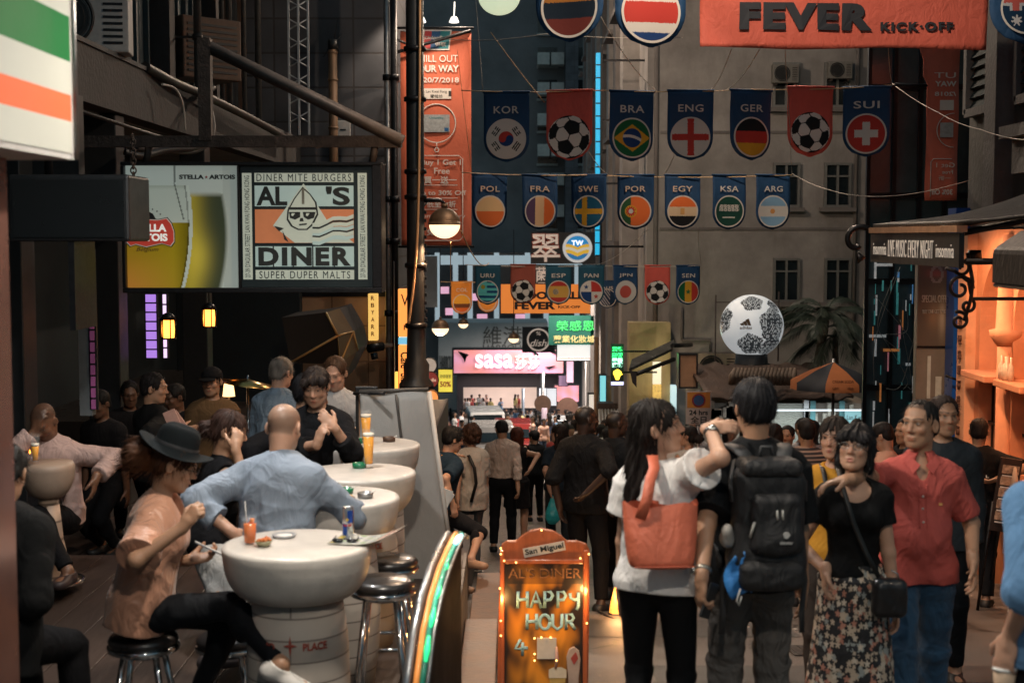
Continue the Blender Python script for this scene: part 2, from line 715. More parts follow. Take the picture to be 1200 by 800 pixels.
def rig(p):
	"""Joints of a figure of 1.72 m that faces +y."""
	j={}
	g=p.get
	fem=g('fem',False)
	pz=g('pz',.957)
	Pv=np.array([g('px_',0.),g('py_',0.),pz])
	lean,side,tw=(math.radians(g(k,0.))for k in('lean','side','twist'))
	Rp=rot('Z',math.radians(g('hipyaw',0.)))
	Rl=rot('Y',side)@ rot('X',-lean)
	Ru=rot('Z',tw)@ Rl if not g('tw_local')else Rl @ rot('Z',tw)
	d=Rl @ np.array([0,0,1.])
	j['P'],j['d'],j['Ru'],j['Rp']=Pv,d,Ru,Rp
	j['SC']=Pv+d*.480
	j['NB']=Pv+d*.505+Ru @ np.array([0,-.01,0])
	hp,hy,hr=(math.radians(g(k,0.))for k in('hpitch','hyaw','hroll'))
	Rh=rot('Z',tw+hy)@ rot('Y',hr)@ rot('X',-(hp+lean*.25))
	nd=unit(d*.6+(Rh @ np.array([0,.15,1]))*.6)
	j['HC']=j['NB']+nd*.176
	j['Rh']=Rh
	sw=(.138 if fem else .157)*g('wide',1.)
	j['sh']={}
	for s,sx in(('L',-1),('R',1)):
		S=j['SC']+Ru @ np.array([sx*sw,-.005,-.055])
		if g('raise'+s):
			S=S+np.array([0,0,g('raise'+s)])
		T=g('hand'+s)
		if T is None:
			T=S+Ru @ np.array([sx*.07,.06,-.53])
		T=np.array(T,float)
		pole=g('pole'+s,(sx*.5,-1,-.2))
		E,W=ik(S,T,.285,.25,pole)
		hd=g('hdir'+s)
		f=unit(W-E)if hd is None else unit(hd)
		n=np.array(g('palm'+s,Ru @ np.array([-sx,.1,0])),float)
		n=unit(n-f*(n @ f))
		j['sh'][s]=(S,E,W,f,n,sx)
	j['leg']={}
	for s,sx in(('L',-1),('R',1)):
		H=Pv+Rp @ np.array([sx*.088,0,-.035])
		ft=g('foot'+s)
		if ft is None:
			ft=(sx*.10+Pv[0],Pv[1]+(.03 if sx<0 else-.03),.0,sx*-8)
		A=np.array([ft[0],ft[1],ft[2]+.085])
		K,A=ik(H,A,.425,.425,g('knee'+s,Rp @ np.array([sx*.08,1,.0])))
		Rf=rot('Z',math.radians(ft[3]))@ rot('X',math.radians(ft[4]if len(ft)>4 else 0))
		j['leg'][s]=(H,K,A,Rf,sx)
	return j
def flat(R,sy=.68):
	return(R,(1.,sy,1.))
def add_torso(F,j,p,o=0.,k=.05):
	fem=p.get('fem',False)
	w=p.get('wide',1.)
	Pv,d,Ru=j['P'],j['d'],j['Ru']
	belly=p.get('belly',0.)
	if fem:
		F.cone(Pv+d*.13,Pv+d*.36,.108*w+o,.135*w+o,k,fl=flat(Ru,.70))
		F.ell(Pv,(.162*w+o,.118*w+o,.12+o),j['Rp'],k)
		for sx in(-1,1):
			F.ell(Pv+d*.335+Ru @ np.array([sx*.065,.085,0]),(.055+o*.6,)*3,None,.04)
	else:
		F.cone(Pv+d*.10,Pv+d*.37,(.130+belly*.5)*w+o,.165*w+o,k,fl=flat(Ru,.68+belly))
		F.ell(Pv,(.158*w+o,.115*w+o,.12+o),j['Rp'],k)
		if belly:
			F.ell(Pv+d*.14+Ru @ np.array([0,.06,0]),(.12+o,.08+belly*.4+o,.13),Ru,.06)
	L,R=j['sh']['L'][0],j['sh']['R'][0]
	F.cone(L+(R-L)*.06,R+(L-R)*.06,.062+o*.8,.062+o*.8,k)
	for S in(L,R):
		F.cone(j['NB']+d*.005,S+d*.004,.040+o*.6,.046+o*.6,.03)
def add_arm(F,a,o0,o1,t=1.,k=.02,cap=False,o2=None,w=1.):
	S,E,W,f,n,sx=a
	ro=(.048*w,.039*w,.028*w)
	if t<=.5:
		e=S+(E-S)*(t*2)
		F.cone(S,e,ro[0]+o0,ro[0]+(ro[1]-ro[0])*t*2+o1,k,cap)
	else:
		F.cone(S,E,ro[0]+o0,ro[1]+(o0+o1)/2,k)
		q=(t-.5)*2
		F.cone(E,E+(W-E)*q,ro[1]+(o0+o1)/2,ro[1]+(ro[2]-ro[1])*q+o1,k,cap)
def add_hand(F,a,curl=.35,spread=.0,scale=1.,grip=None):
	S,E,W,f,n,sx=a
	s=np.cross(f,n)*sx
	R=np.stack([s,n,f],1)
	z=scale
	F.cone(W-f*.02,W+f*.03*z,.025,.026,.012)
	F.ell(W+f*.055*z,(.040*z,.016*z,.054*z),R,.012)
	curls=curl if isinstance(curl,(list,tuple))else[curl*.85,curl,curl*1.05,curl*1.15]
	for q,(off,L)in enumerate(((.029,.070),(.0095,.079),(-.0105,.073),(-.029,.056))):
		b=W+f*(.098-.006*abs(q-1))*z+s*off*z
		c=curls[q]
		a0=0.
		pt=b
		rr=(.0098,.0092,.0086,.0078)
		for i,fr in enumerate((.44,.31,.25)):
			a0+=c*(.8 if i==0 else 1.1)
			dv=unit(f*math.cos(a0)+n*math.sin(a0)+s*(off*4*spread))
			nx_=pt+dv*L*fr*z
			F.cone(pt,nx_,rr[i]*z,rr[i+1]*z,.004)
			pt=nx_
	b=W+f*.022*z+s*.030*z+n*.006
	m1=b+unit(s*.62+f*.72+n*.30)*.046*z
	m2=m1+unit(s*.22+f*.9+n*(.35+.5*(curls[0]if curls else 0)))*.034*z
	F.cone(W+f*.02*z+s*.012,b,.019*z,.016*z,.012)
	F.cone(b,m1,.0145*z,.0115*z,.006).cone(m1,m2,.0112*z,.009*z,.004)
	return W+f*.085*z+n*.028*z
def add_leg(F,l,o0=0.,o1=0.,t=1.,k=.03,cap=False,w=1.):
	H,K,A,Rf,sx=l
	r=(.088*w,.056*w,.037*w)
	F.cone(H,K,r[0]+o0,r[1]+(o0+o1)/2,k)
	e=K+(A-K)*t
	F.cone(K,e,r[1]+(o0+o1)/2,r[1]+(r[2]-r[1])*t+o1,k,cap)
	calf=K+(A-K)*.32
	if o1<.02:
		F.ell(calf+(Rf @ np.array([0,-.022,0])),(.045*w+o0*.6,.045*w+o0*.6,.10),None,.04)
def add_foot(F,l,o=0.):
	H,K,A,Rf,sx=l
	b=A+Rf @ np.array([0,0,-.045])
	F.cone(A,b+Rf @ np.array([0,-.03,-.005]),.036+o,.036+o,.03)
	F.cone(b+Rf @ np.array([0,-.03,-.004]),b+Rf @ np.array([0,.13,-.012]),.036+o,.031+o,.03)
	F.ell(b+Rf @ np.array([sx*-.004,.10,-.012]),(.044+o,.07+o,.026+o),Rf,.03)
	return b
def add_head(F,j,p):
	c,R=j['HC'],j['Rh']
	fem=p.get('fem',False)
	fw=p.get('face',.92)
	def q(x,y,z):
		return c+R @ np.array([x,y,z])
	F.ell(q(0,-.012,.034),(.077,.096,.084),R,.02)
	F.ell(q(0,.026,-.032),(.062*fw,.068,.083),R,.03)
	F.cone(q(-.022*fw,.050,-.087),q(.022*fw,.050,-.087),.025,.025,.03)
	F.ell(q(0,.072,-.096),(.022,.018,.018),R,.02)
	for sx in(-1,1):
		F.ell(q(sx*.040,.064,-.020),(.021,.022,.019),R,.02)
		F.ell(q(sx*.050*fw,.01,-.058),(.012,.036,.028),R,.03)
		F.cone(q(sx*.012,.090,.030),q(sx*.046,.074,.030),.011 if not fem else .008,.009,.012)
		F.ell(q(sx*.031,.101,.010),(.017,.016,.011),R,.010,sub=True)
		F.ell(q(sx*.031,.076,.010),(.014,.0145,.0105),R,.003)
		F.ell(q(sx*.080,-.010,-.004),(.010,.021,.033),R @ rot('Z',sx*.45),.008)
		F.ell(q(sx*.087,.0,-.002),(.006,.011,.019),R,.004,sub=True)
	nl=p.get('nose',1.)
	F.cone(q(0,.088,.020),q(0,.088+.019*nl,-.022),.0075,.0115,.012)
	for sx in(-1,1):
		F.ell(q(sx*.0125,.093,-.027),(.0090,.011,.0080),R,.007)
		F.ell(q(sx*.006,.099,-.036),(.004,.006,.004),R,.004,sub=True)
	F.ell(q(0,.0895,-.0565),(.027,.0095,.0058),R,.006)
	F.ell(q(0,.0875,-.0680),(.024,.0095,.0064),R,.006)
	if p.get('mouth_open'):
		F.ell(q(0,.100,-.0625),(.015,.012,.0045),R,.003,sub=True)
	else:
		F.ell(q(0,.103,-.0622),(.024,.006,.0013),R,.004,sub=True)
	F.cone(j['NB']-j['d']*.05,q(0,-.030,-.055),.054 if not fem else .046,.052 if not fem else .045,.03)
	return q
def paint_head(me,j,p,skin,scale):
	co=get_co(me)/scale
	col=np.tile(np.array(skin,np.float32),(len(co),1))
	R,c=j['Rh'],j['HC']
	L=(co-c)@ R                                        # head space
	def dab(center,rad,color,power=1.,soft=.25):
		k=np.sqrt((((L-np.array(center))/np.array(rad))**2).sum(1))
		w=np.clip((1-k)/soft,0,1)[:,None]*power
		col[:]=col*(1-w)+np.array(color)*w
	sk=np.array(skin)
	hairc=np.array(p.get('hairc',(.012,.009,.008)))
	dab((0,.105,-.018),(.022,.03,.03),sk*np.array((1.08,.80,.74)),.6,.8)
	for sx in(-1,1):
		dab((sx*.043,.075,-.022),(.028,.04,.024),sk*np.array((1.08,.82,.76)),.55,.9)
		dab((sx*.031,.09,-.004),(.02,.03,.006),sk*.72,.5,.8)
	dab((0,.06,.08),(.08,.08,.045),sk*np.array((1.0,.95,.88)),.4,.9)
	lip=sk*np.array((.95,.52,.50))if not p.get('fem')else np.array((.36,.085,.075))*(sk.mean()/.25)**.5
	dab((0,.104,-.0565),(.025,.018,.0062),lip,.8)
	dab((0,.102,-.0690),(.022,.018,.0068),lip,.8)
	dab((0,.110,-.0622),(.025,.02,.0020),sk*.22,.8)
	for sx in(-1,1):
		dab((sx*.031,.094,.010),(.0165,.02,.0088),sk*.62,.7,.5)  # eye socket shading painted into the skin colour
		dab((sx*.031,.094,.0095),(.0135,.02,.0050),(.34,.31,.28),1,.3)
		dab((sx*.030,.096,.0095),(.0078,.02,.0056),(.012,.008,.006),1,.3)
		dab((sx*.031,.094,.0165),(.0175,.02,.0034),(.012,.01,.009),1,.4)
		for t in np.linspace(0,1,5):
			dab((sx*(.014+.034*t),.092-.016*t,.0325+.004*math.sin(t*2.4)),(.0080,.026,.0050),hairc,.95,.6)
	if p.get('stubble'):
		dab((0,.06,-.085),(.065,.075,.045),sk*.45,p['stubble'],.5)
		dab((0,.10,-.046),(.028,.03,.008),sk*.4,p['stubble'],.6)
	if p.get('shave'):                                       # hair cut close to the scalp
		k=np.clip((L[:,2]-(.030+np.maximum(L[:,1],0)*.85-np.where(L[:,1]<-.03,.075,0)))/.012,0,1)
		k=k*(np.abs(L[:,0])<.12)*(np.linalg.norm(L,axis=1)<.16)
		w=(k*p['shave'])[:,None]
		col[:]=col*(1-w)+hairc*w
	set_col(me,col)
def make_hair(j,p,h,seed):
	style=p.get('hair','short')
	if style in(None,'bald'):
		return None
	F=Field(h)
	c,R=j['HC'],j['Rh']
	def q(x,y,z):
		return c+R @ np.array([x,y,z])
	vol=p.get('hairvol',1.)
	hl=p.get('hairline',.055)
	F.ell(q(0,-.016,.040),(.084*vol,.104*vol,.088*vol),R,.02)
	if style in('short','cap'):
		hl=p.get('hairline',.028)
		F.ell(q(0,-.052,-.012),(.074,.056,.062),R,.02)
		F.ell(q(0,.100,-.012+(.055-hl)),(.073,.070,.094),R,.012,sub=True)
		F.plane(q(0,-.02,-.066),R @ np.array([0,.35,-1]),.01)
		F.ell(q(0,.02,-.075),(.12,.075,.062),R,.01,sub=True)
	elif style=='curly':
		r=np.random.default_rng(seed)
		for _ in range(90):
			v=unit(r.normal(0,1,3))
			if v[1]>.45 and v[2]<.5 or v[2]<-.75:
				continue
			pt=v*np.array([.092,.105,.115])+np.array([0,-.022,.012])
			rr=r.uniform(.016,.030)
			F.ell(q(*pt),(rr,rr,rr),None,.014)
		F.ell(q(0,-.03,-.02),(.088,.085,.095),R,.02)
		F.ell(q(0,.105,-.035),(.066,.066,.085),R,.012,sub=True)
	elif style in('long','bob','tied','bun','mop'):
		F.ell(q(0,-.052,-.012),(.078,.058,.066),R,.02)
		d={'long':-.40,'bob':-.13,'tied':-.05,'bun':-.05,'mop':-.06}[style]
		if style in('long','bob'):
			lo=c+R @ np.array([0,-.075,-.05])+np.array([0,-.02,d*p.get('hairlen',1.)])
			lo=lo+np.array(p.get('hairend',(0,0,0)))
			F.cone(q(0,-.045,.02),lo,.085,.045 if style=='long' else .082,.03,fl=flat(j['Ru'],.62))
			if p.get('sidehair',1):
				for sx in(-1,1):
					F.cone(q(sx*.070,-.012,.03),q(sx*.078,.0,d*.5 if style=='long' else-.10),.024,.018,.02)
		if style=='tied':
			F.ell(q(0,-.125,.0),(.030,.035,.030),R,.015)
			F.cone(q(0,-.13,-.01),q(0,-.135,-.15),.030,.010,.02)
		if style=='bun':
			bs=p.get('bun',1.)
			F.ell(q(0,-.125*bs,-.02),(.052*bs,.050*bs,.055*bs),R,.015)
			r=np.random.default_rng(seed)
			for _ in range(16):
				v=unit(r.normal(0,1,3))*.05*bs
				F.ell(q(v[0],-.125*bs+v[1],-.02+v[2]),(.016*bs,)*3,None,.012)
		if style=='mop':
			F.cone(q(-.05,.075,.075),q(.05,.085,.065),.034,.030,.02)
		F.ell(q(0,.108,-.030+(hl-.055)),(.066,.072,.088),R,.012,sub=True)
		if style=='bob':
			F.cone(q(-.055,.072,.055),q(.055,.072,.055),.030,.030,.02)
			F.cone(q(-.05,.088,.045),q(.05,.088,.040),.014,.014,.015)
	if p.get('balding'):
		F.ell(q(0,-.005,.125),(.062,.085,.052),R,.02,sub=True)
	sc=p['sc']
	hc=np.array(p.get('hairc',(.012,.009,.008)))
	def dsp(x):
		l=(x-c)@ R
		a=np.arctan2(l[:,0],l[:,1]+.02)
		return(.55 if style=='short' else 1.)*(.004*np.sin(a*33+l[:,2]*25+np.sin(l[:,2]*60)*1.2)+.005*np.sin(a*11+l[:,2]*45+np.sin(a*5)*2))
	me=F.mesh('hair',dsp)
	# loose strands lying along and lifting off the mass
	co=get_co(me)
	nr=np.empty(len(co)*3,np.float32)
	me.vertices.foreach_get('normal',nr)
	nr=nr.reshape(-1,3)
	r=np.random.default_rng(seed+5)
	ns=p.get('strands',500)*(2 if h<.0075 else 1)
	vs,fs=[],[]
	Lc=(co-c)@ R
	for i in r.choice(len(co),min(ns,len(co)),replace=False):
		b=co[i]
		n=nr[i]
		ctr=c+R @ np.array([0,-.03,.10])
		t=b-ctr
		t=t-n*(t @ n)
		if style=='short':
			t=t*.6+R @ np.array([r.normal(0,.03),.03,-.01])
		else:
			t=t+np.array([0,0,-.05])
		t=unit(t+r.normal(0,.02,3))
		ln=r.uniform(.02,.05)*(1.6 if style in('long','bun','bob','tied')else .75)
		sd=unit(np.cross(t,n))*.0013
		k=len(vs)
		for s_,w_ in((0,1),(.5,.8),(1,.15)):
			pt=b+t*ln*s_+n*(.002+.010*s_*r.uniform(-.2,1))
			vs+=[pt-sd*w_,pt+sd*w_]
		fs+=[(k,k+1,k+3,k+2),(k+2,k+3,k+5,k+4)]
	me2=bpy.data.meshes.new('hair')
	polys=np.empty(len(me.polygons)*4,np.int32)
	me.loops.foreach_get('vertex_index',polys)
	allv=np.concatenate([co,np.array(vs)])*sc if vs else co*sc
	allf=[tuple(x)for x in polys.reshape(-1,4)]+[tuple(len(co)+a for a in f)for f in fs]
	me2.from_pydata([tuple(x)for x in allv],[],allf)
	me2.polygons.foreach_set('use_smooth',[True]*len(allf))
	tip=p.get('hairtip')
	cols=np.tile(hc,(len(allv),1))
	nz=np.sin(allv @ np.array([70,50,23]))*.5+np.sin(allv @ np.array([-31,90,40]))*.5
	cols=cols*(1+.35*nz[:,None])
	if tip is not None:
		pt,rad,tc=tip
		w=np.clip(1.3-np.linalg.norm(allv/sc-q(*pt),axis=1)/rad,0,1)[:,None]
		cols=cols*(1-w)+np.array(tc)*w
	set_col(me2,np.clip(cols,.002,1))
	bpy.data.meshes.remove(me)
	return me2
SKINS={'fair':(.50,.29,.20),'light':(.48,.28,.19),'tan':(.40,.225,.14),'brown':(.16,.078,.045),'dark':(.055,.030,.021)}
_pn=[0]
def person(label,p,loc,yaw,group=None):
	"""One figure: a continuous body mesh that carries hair, clothes and shoes as its parts."""
	_pn[0]+=1
	seed=p.get('seed',_pn[0]*13)
	h=p.get('res',.008)
	sc=p['sc']=p.get('h',1.72)/1.72
	M=Matrix.Translation(V(loc))@ Matrix.Rotation(math.radians(yaw),4,'Z')
	Mi=M.inverted()
	for s in 'LR':
		wt=p.get('whand'+s)
		if wt is not None:
			p['hand'+s]=np.array(Mi @ V(wt))/sc
		wt=p.get('wfoot'+s)
		if wt is not None:
			q=Mi @ V(wt[:3])
			p['foot'+s]=(q.x/sc,q.y/sc,q.z/sc)+tuple(wt[3:])
	j=rig(p)
	skin=SKINS.get(p.get('skin','light'),p.get('skin'))
	F=Field(h)
	tuck=-.012
	add_torso(F,j,p,tuck)
	aw=p.get('armw',.92 if p.get('fem')else 1.)
	grips={}
	for s in 'LR':
		add_arm(F,j['sh'][s],0,0,1.,w=aw)
		grips[s]=add_hand(F,j['sh'][s],p.get('curl'+s,.32),p.get('spread',.1),.95 if p.get('fem')else 1.0)
	lw=p.get('legw',1.)
	for s in 'LR':
		add_leg(F,j['leg'][s],*((-.009,-.006)if p.get('bottom')and not p['bottom'].get('skirt')else(0,0)),w=lw)
		add_foot(F,j['leg'][s])
	add_head(F,j,p)
	me=F.mesh('person',None,sc)
	paint_head(me,j,p,skin,sc)
	body=obj('person',me,SKIN)
	body.matrix_world=M
	tag(body,label,'person',group)
	hm=make_hair(j,p,min(h,.007)if h<.012 else h,seed)
	if hm is not None:
		obj('hair',hm,HAIRM,body)
	Pv,d,Ru,Rp=j['P'],j['d'],j['Ru'],j['Rp']
	# upper garment
	t=p.get('top')
	if t:
		F=Field(h)
		o=t.get('o',.021)
		add_torso(F,j,p,o)
		if t.get('loose'):
			lo=t['loose']
			F.cone(Pv+d*(t.get('hem',-.06)-.02),Pv+d*.36,.155+lo,.150+lo*.7,.05,fl=flat(Ru,.72))
		if t.get('hem',-.06)<-.04 and p.get('pz',.957)>.86:
			for s in 'LR':
				H,K=j['leg'][s][:2]
				F.cone(H,H+(K-H)*.3,.088*lw+o+.004,.085*lw+o+.004,.04)
		sl=t.get('sleeve',.36)
		so=t.get('so',.016)
		for s in 'LR':
			if sl>0:
				add_arm(F,j['sh'][s],so,so+t.get('cuff',.006),sl,.03,True,w=aw)
		if t.get('collar'):
			ndir=unit(j['HC']-j['NB'])
			F.cone(j['NB']-ndir*.03,j['NB']+ndir*.045,.080,.066,.02,True)
		else:
			F.ell(j['NB']+d*.05+Ru @ np.array([0,.02,0]),(.068,.068,.06),Ru,.01,sub=True)
		if t.get('neck'):
			F.ell(j['NB']+Ru @ np.array([0,.075,-.02]),(t['neck'],.08,t['neck']*t.get('neckv',.9)),Ru,.008,sub=True)
		if sl==0:
			for s,sx in(('L',-1),('R',1)):
				S=j['sh'][s][0]
				F.ell(S+Ru @ np.array([sx*.045,0,-.02]),(.05,.09,.10),Ru,.01,sub=True)
		F.plane(Pv+d*t.get('hem',-.06),-d+Ru @ np.array([0,t.get('hemtilt',0),0]))
		me=F.mesh(t.get('name','shirt'),folds(t.get('fold',.0042),seed+1,t.get('ff',.62)),sc)
		obj(t.get('name','shirt'),me,t['m'],body,t.get('label'))
	b=p.get('bottom')
	if b:
		F=Field(h)
		o=b.get('o',.010)
		wo=b.get('wo',0.)
		w=p.get('wide',1.)
		fem=p.get('fem',False)
		oo=o
		if t and t.get('hem',-.06)<-.04:
			o-=.014
		F.ell(Pv,((.158 if fem else .154)*w+o,.116*w+o,.125+o),Rp,.04)
		F.cone(Pv,Pv+d*.12,(.150 if not fem else .135)*w+o,(.132 if not fem else .112)*w+o+.004,.04,fl=flat(Rp,.72))
		o=oo
		if b.get('skirt'):
			kz=b['skirt']
			top=Pv+np.array([0,0,.02])
			F.cone(top,Pv+np.array([b.get('sx',0),b.get('sy',.0),-kz]),.165,b.get('flare',.25),.04,True,fl=flat(Rp,.95))
		else:
			for s in 'LR':
				add_leg(F,j['leg'][s],o,b.get('o1',o),b.get('len',.93),.03,True,w=lw)
		if p.get('pz',.957)>.86:
			F.plane(Pv+d*b.get('waist',.09),d)
		me=F.mesh(b.get('name','trousers'),folds(b.get('fold',.0035),seed+2,b.get('ff',.6)),sc)
		obj(b.get('name','trousers'),me,b['m'],body,b.get('label'))
	s_=p.get('shoes')
	if s_:
		for s in 'LR':
			F=Field(min(h,.008))
			base=add_foot(F,j['leg'][s],.009)
			A=j['leg'][s][2]
			Rf=j['leg'][s][3]
			F.plane(A+Rf @ np.array([0,-.02,s_.get('top',-.005)]),Rf @ np.array([0,.15,1]))
			F.plane(A+Rf @ np.array([0,0,-.084]),Rf @ np.array([0,0,-1.]))
			me=F.mesh('shoe',None,sc)
			co=get_co(me)/sc
			zl=((co-A)@ Rf)[:,2]
			cc=np.tile(np.array(s_['c'],np.float32),(len(co),1))
			cc[zl<-.058]=s_.get('sole',s_['c'])
			set_col(me,cc)
			obj('shoe',me,attr_mat('shoe_leather',rough=.5,bump=.05),body)
	return body,j,M,sc,grips
def local_part(body,name,mb,m,bevel=0.):
	return mb.build(name,m,body,bevel)
# ================================================================== ground
def ground_material():
	m=mat('asphalt',(.115,.098,.086),.42,0,.4,1.3,.45,120,.5)
	nt=m.node_tree
	b=nt.nodes['Principled BSDF']
	L=nt.links.new
	src=b.inputs['Base Color'].links[0].from_socket
	tc=nt.nodes.new('ShaderNodeTexCoord')
	vo=nt.nodes.new('ShaderNodeTexVoronoi')
	vo.feature='DISTANCE_TO_EDGE'
	vo.inputs['Scale'].default_value=.42
	wn_=nt.nodes.new('ShaderNodeTexNoise')
	wn_.inputs['Scale'].default_value=2.2
	wn_.inputs['Detail'].default_value=6
	L(tc.outputs['Object'],wn_.inputs['Vector'])
	add=nt.nodes.new('ShaderNodeMix')
	add.data_type='RGBA'
	add.blend_type='LINEAR_LIGHT'
	add.inputs['Factor'].default_value=.35
	L(tc.outputs['Object'],add.inputs[6])
	L(wn_.outputs['Color'],add.inputs[7])
	L(add.outputs[2],vo.inputs['Vector'])
	r=nt.nodes.new('ShaderNodeMapRange')
	r.inputs[1].default_value=.004
	r.inputs[2].default_value=.016
	r.inputs[3].default_value=.25
	r.inputs[4].default_value=1
	L(vo.outputs['Distance'],r.inputs[0])
	sp=nt.nodes.new('ShaderNodeTexNoise')
	sp.inputs['Scale'].default_value=130
	sp.inputs['Detail'].default_value=2
	L(tc.outputs['Object'],sp.inputs['Vector'])
	r2=nt.nodes.new('ShaderNodeMapRange')
	r2.inputs[1].default_value=.35
	r2.inputs[2].default_value=.7
	r2.inputs[3].default_value=.7
	r2.inputs[4].default_value=1.5
	L(sp.outputs['Fac'],r2.inputs[0])
	mu=nt.nodes.new('ShaderNodeMath')
	mu.operation='MULTIPLY'
	L(r.outputs[0],mu.inputs[0])
	L(r2.outputs[0],mu.inputs[1])
	mx=nt.nodes.new('ShaderNodeMix')
	mx.data_type='RGBA'
	mx.blend_type='MULTIPLY'
	mx.inputs['Factor'].default_value=1
	L(src,mx.inputs[6])
	L(mu.outputs[0],mx.inputs[7])
	L(mx.outputs[2],b.inputs['Base Color'])
	return m
ys=list(np.arange(-14,30.1,2))+[45,60,80,100,120,140,160,220,400]
xs=[-60,-30,-15,-8,-4,0,4,8,15,30,60]
mb=MB()
mb.add([(x,y,ground(y))for y in ys for x in xs],[(j*len(xs)+i,j*len(xs)+i+1,(j+1)*len(xs)+i+1,(j+1)*len(xs)+i)for j in range(len(ys)-1)for i in range(len(xs)-1)])
o=mb.build('street',ground_material())
tag(o,None,None,None,'structure')
def slope_sheet(x0,x1,y0,y1,dz,n=1):
	m=MB()
	m.add([(x0,y0,ground(y0)+dz),(x1,y0,ground(y0)+dz),(x1,y1,ground(y1)+dz),(x0,y1,ground(y1)+dz)],[(0,1,2,3)])
	return m
patch=mat('asphalt_patch',(.052,.048,.045),.45,0,.3,4,.3,140)
for q,(x0,x1,y0,y1)in enumerate(((.9,4.2,8.6,9.25),(-.1,2.2,10.6,11.6),(1.8,2.6,6.9,8.0),(.2,3.8,15,15.6))):
	tag(slope_sheet(x0,x1,y0,y1,.004).build('road_patch',patch),None,None,None,'structure')
tag(slope_sheet(.3,4.9,8.3,8.38,.005).build('road_line',mat('worn_paint',(.35,.30,.25),.7,0,.4,30)),None,None,None,'structure')
tag(slope_sheet(-6,-.36,2.0,7.4,.006).build('terrace_paving',mat('dark_paving',(.018,.017,.017),.42,0,.4,9,.3,30)),None,None,None,'structure')
iron=mat('cast_iron',(.035,.03,.028),.45,.6,.3,30,.4,90)
for q,(x,y,lb)in enumerate(((2.3,9.9,'iron drain cover set in the street behind the backpack man'),(-.02,9.4,'iron drain cover in the road beside the wooden terrace edge'))):
	t=thing('drain_cover',lb,'drain cover',(x,y,ground(y)+.004),0,'iron covers in the road')
	t.rotation_euler=(-math.atan(.142),0,0)
	MB().bx(-.34,.34,-.24,.24,0,.006).build('frame',iron,t)
	b=MB()
	for i in range(9):
		b.bx(-.31+i*.07,-.27+i*.07,-.21,.21,.006,.011)
	b.build('bars',iron,t)
# ------------------------------------------------------------------ the wooden terrace deck of the diner
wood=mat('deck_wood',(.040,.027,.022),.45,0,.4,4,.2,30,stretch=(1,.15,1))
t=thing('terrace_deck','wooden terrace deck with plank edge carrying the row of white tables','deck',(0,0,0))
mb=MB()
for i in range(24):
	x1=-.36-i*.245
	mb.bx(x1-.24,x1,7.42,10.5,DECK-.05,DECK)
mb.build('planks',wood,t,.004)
mb=MB()
for i in range(16):
	x1=-1.12-i*.30
	mb.bx(x1-.295,x1,10.505,24.4,DECK-.47,DECK-.42)
mb.build('planks',wood,t)
mb=MB()
for i in range(6):
	y0,y1=7.45+i*.5,7.45+i*.5+.49
	mb.add([(-.33,y0,ground(y0)-.1),(-.33,y1,ground(y1)-.1),(-.33,y1,DECK+.03),(-.33,y0,DECK+.03),
			(-.36,y0,ground(y0)-.1),(-.36,y1,ground(y1)-.1),(-.36,y1,DECK+.03),(-.36,y0,DECK+.03)],
           [(0,1,2,3),(7,6,5,4),(3,2,6,7),(0,3,7,4),(1,5,6,2),(0,4,5,1)])
mb.build('edge_board',wood,t,.004)
mb=MB()
mb.bx(-1.13,-1.10,10.6,24.4,-4,DECK-.40)
mb.bx(-5.9,-1.10,10.46,10.5,-2.2,DECK-.05)
mb.bx(-1.10,-.36,10.46,10.52,-2.2,DECK-.05)
mb.build('side_wall',mat('deck_wall',(.09,.07,.06),.7,0,.3,3),t)
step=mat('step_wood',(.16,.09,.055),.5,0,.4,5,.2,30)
t=thing('wooden_steps','low wooden steps running down beside the terrace edge','steps',(0,0,0))
for i in range(3):
	m=MB()
	y0=8.2+i*1.7
	m.bx(-.325,-.10,y0,y0+1.6,ground(y0)-.35,ground(y0)+.02)
	m.build('tread',step,t,.006)
m=MB()
m.tube([(-.07,8,ground(8)+.02),(-.07,14,ground(14)+.02)],.02,8)
m.build('edge_rail',mat('dark_steel',(.05,.05,.05),.35,.8,.2),t)
# ================================================================== materials of the buildings
concrete=mat('old_concrete',(.11,.11,.11),.85,0,.35,2.2,.5,22,stain=.7)
plaster=mat('beige_plaster',(.34,.315,.295),.9,0,.3,1.1,.3,12,stain=.65,staincol=(.13,.115,.10))
plaster2=mat('grey_plaster',(.21,.19,.18),.9,0,.25,1.4,.25,14,stain=.5)
yplaster=mat('yellow_lit_plaster',(.46,.36,.20),.85,0,.2,1.5,.2,14,stain=.4)  # yellow of the shop light put into the plaster colour
dglass=mat('dark_glass',(.012,.018,.022),.12,0,.2,4,spec=.7)
frame_w=mat('grey_window_frame',(.22,.22,.21),.5,.3,.2,20)
black=mat('black_paint',(.012,.013,.014),.45,0,.3,10)
blackm=mat('black_metal',(.02,.02,.022),.38,.7,.3,20,.1,60)
rust=mat('rusty_steel',(.075,.058,.05),.65,.4,.5,14,.3,50)
steel=mat('dull_steel',(.30,.30,.30),.38,.9,.25,14)
chrome=mat('chrome',(.62,.62,.62),.14,1,.15,30)
white=mat('white_paint',(.70,.69,.66),.5,0,.12,12)
greyw=mat('grey_enamel',(.34,.35,.35),.5,0,.2,10)
teal_d=mat('dark_teal_wall',(.010,.017,.021),.7,0,.35,3)
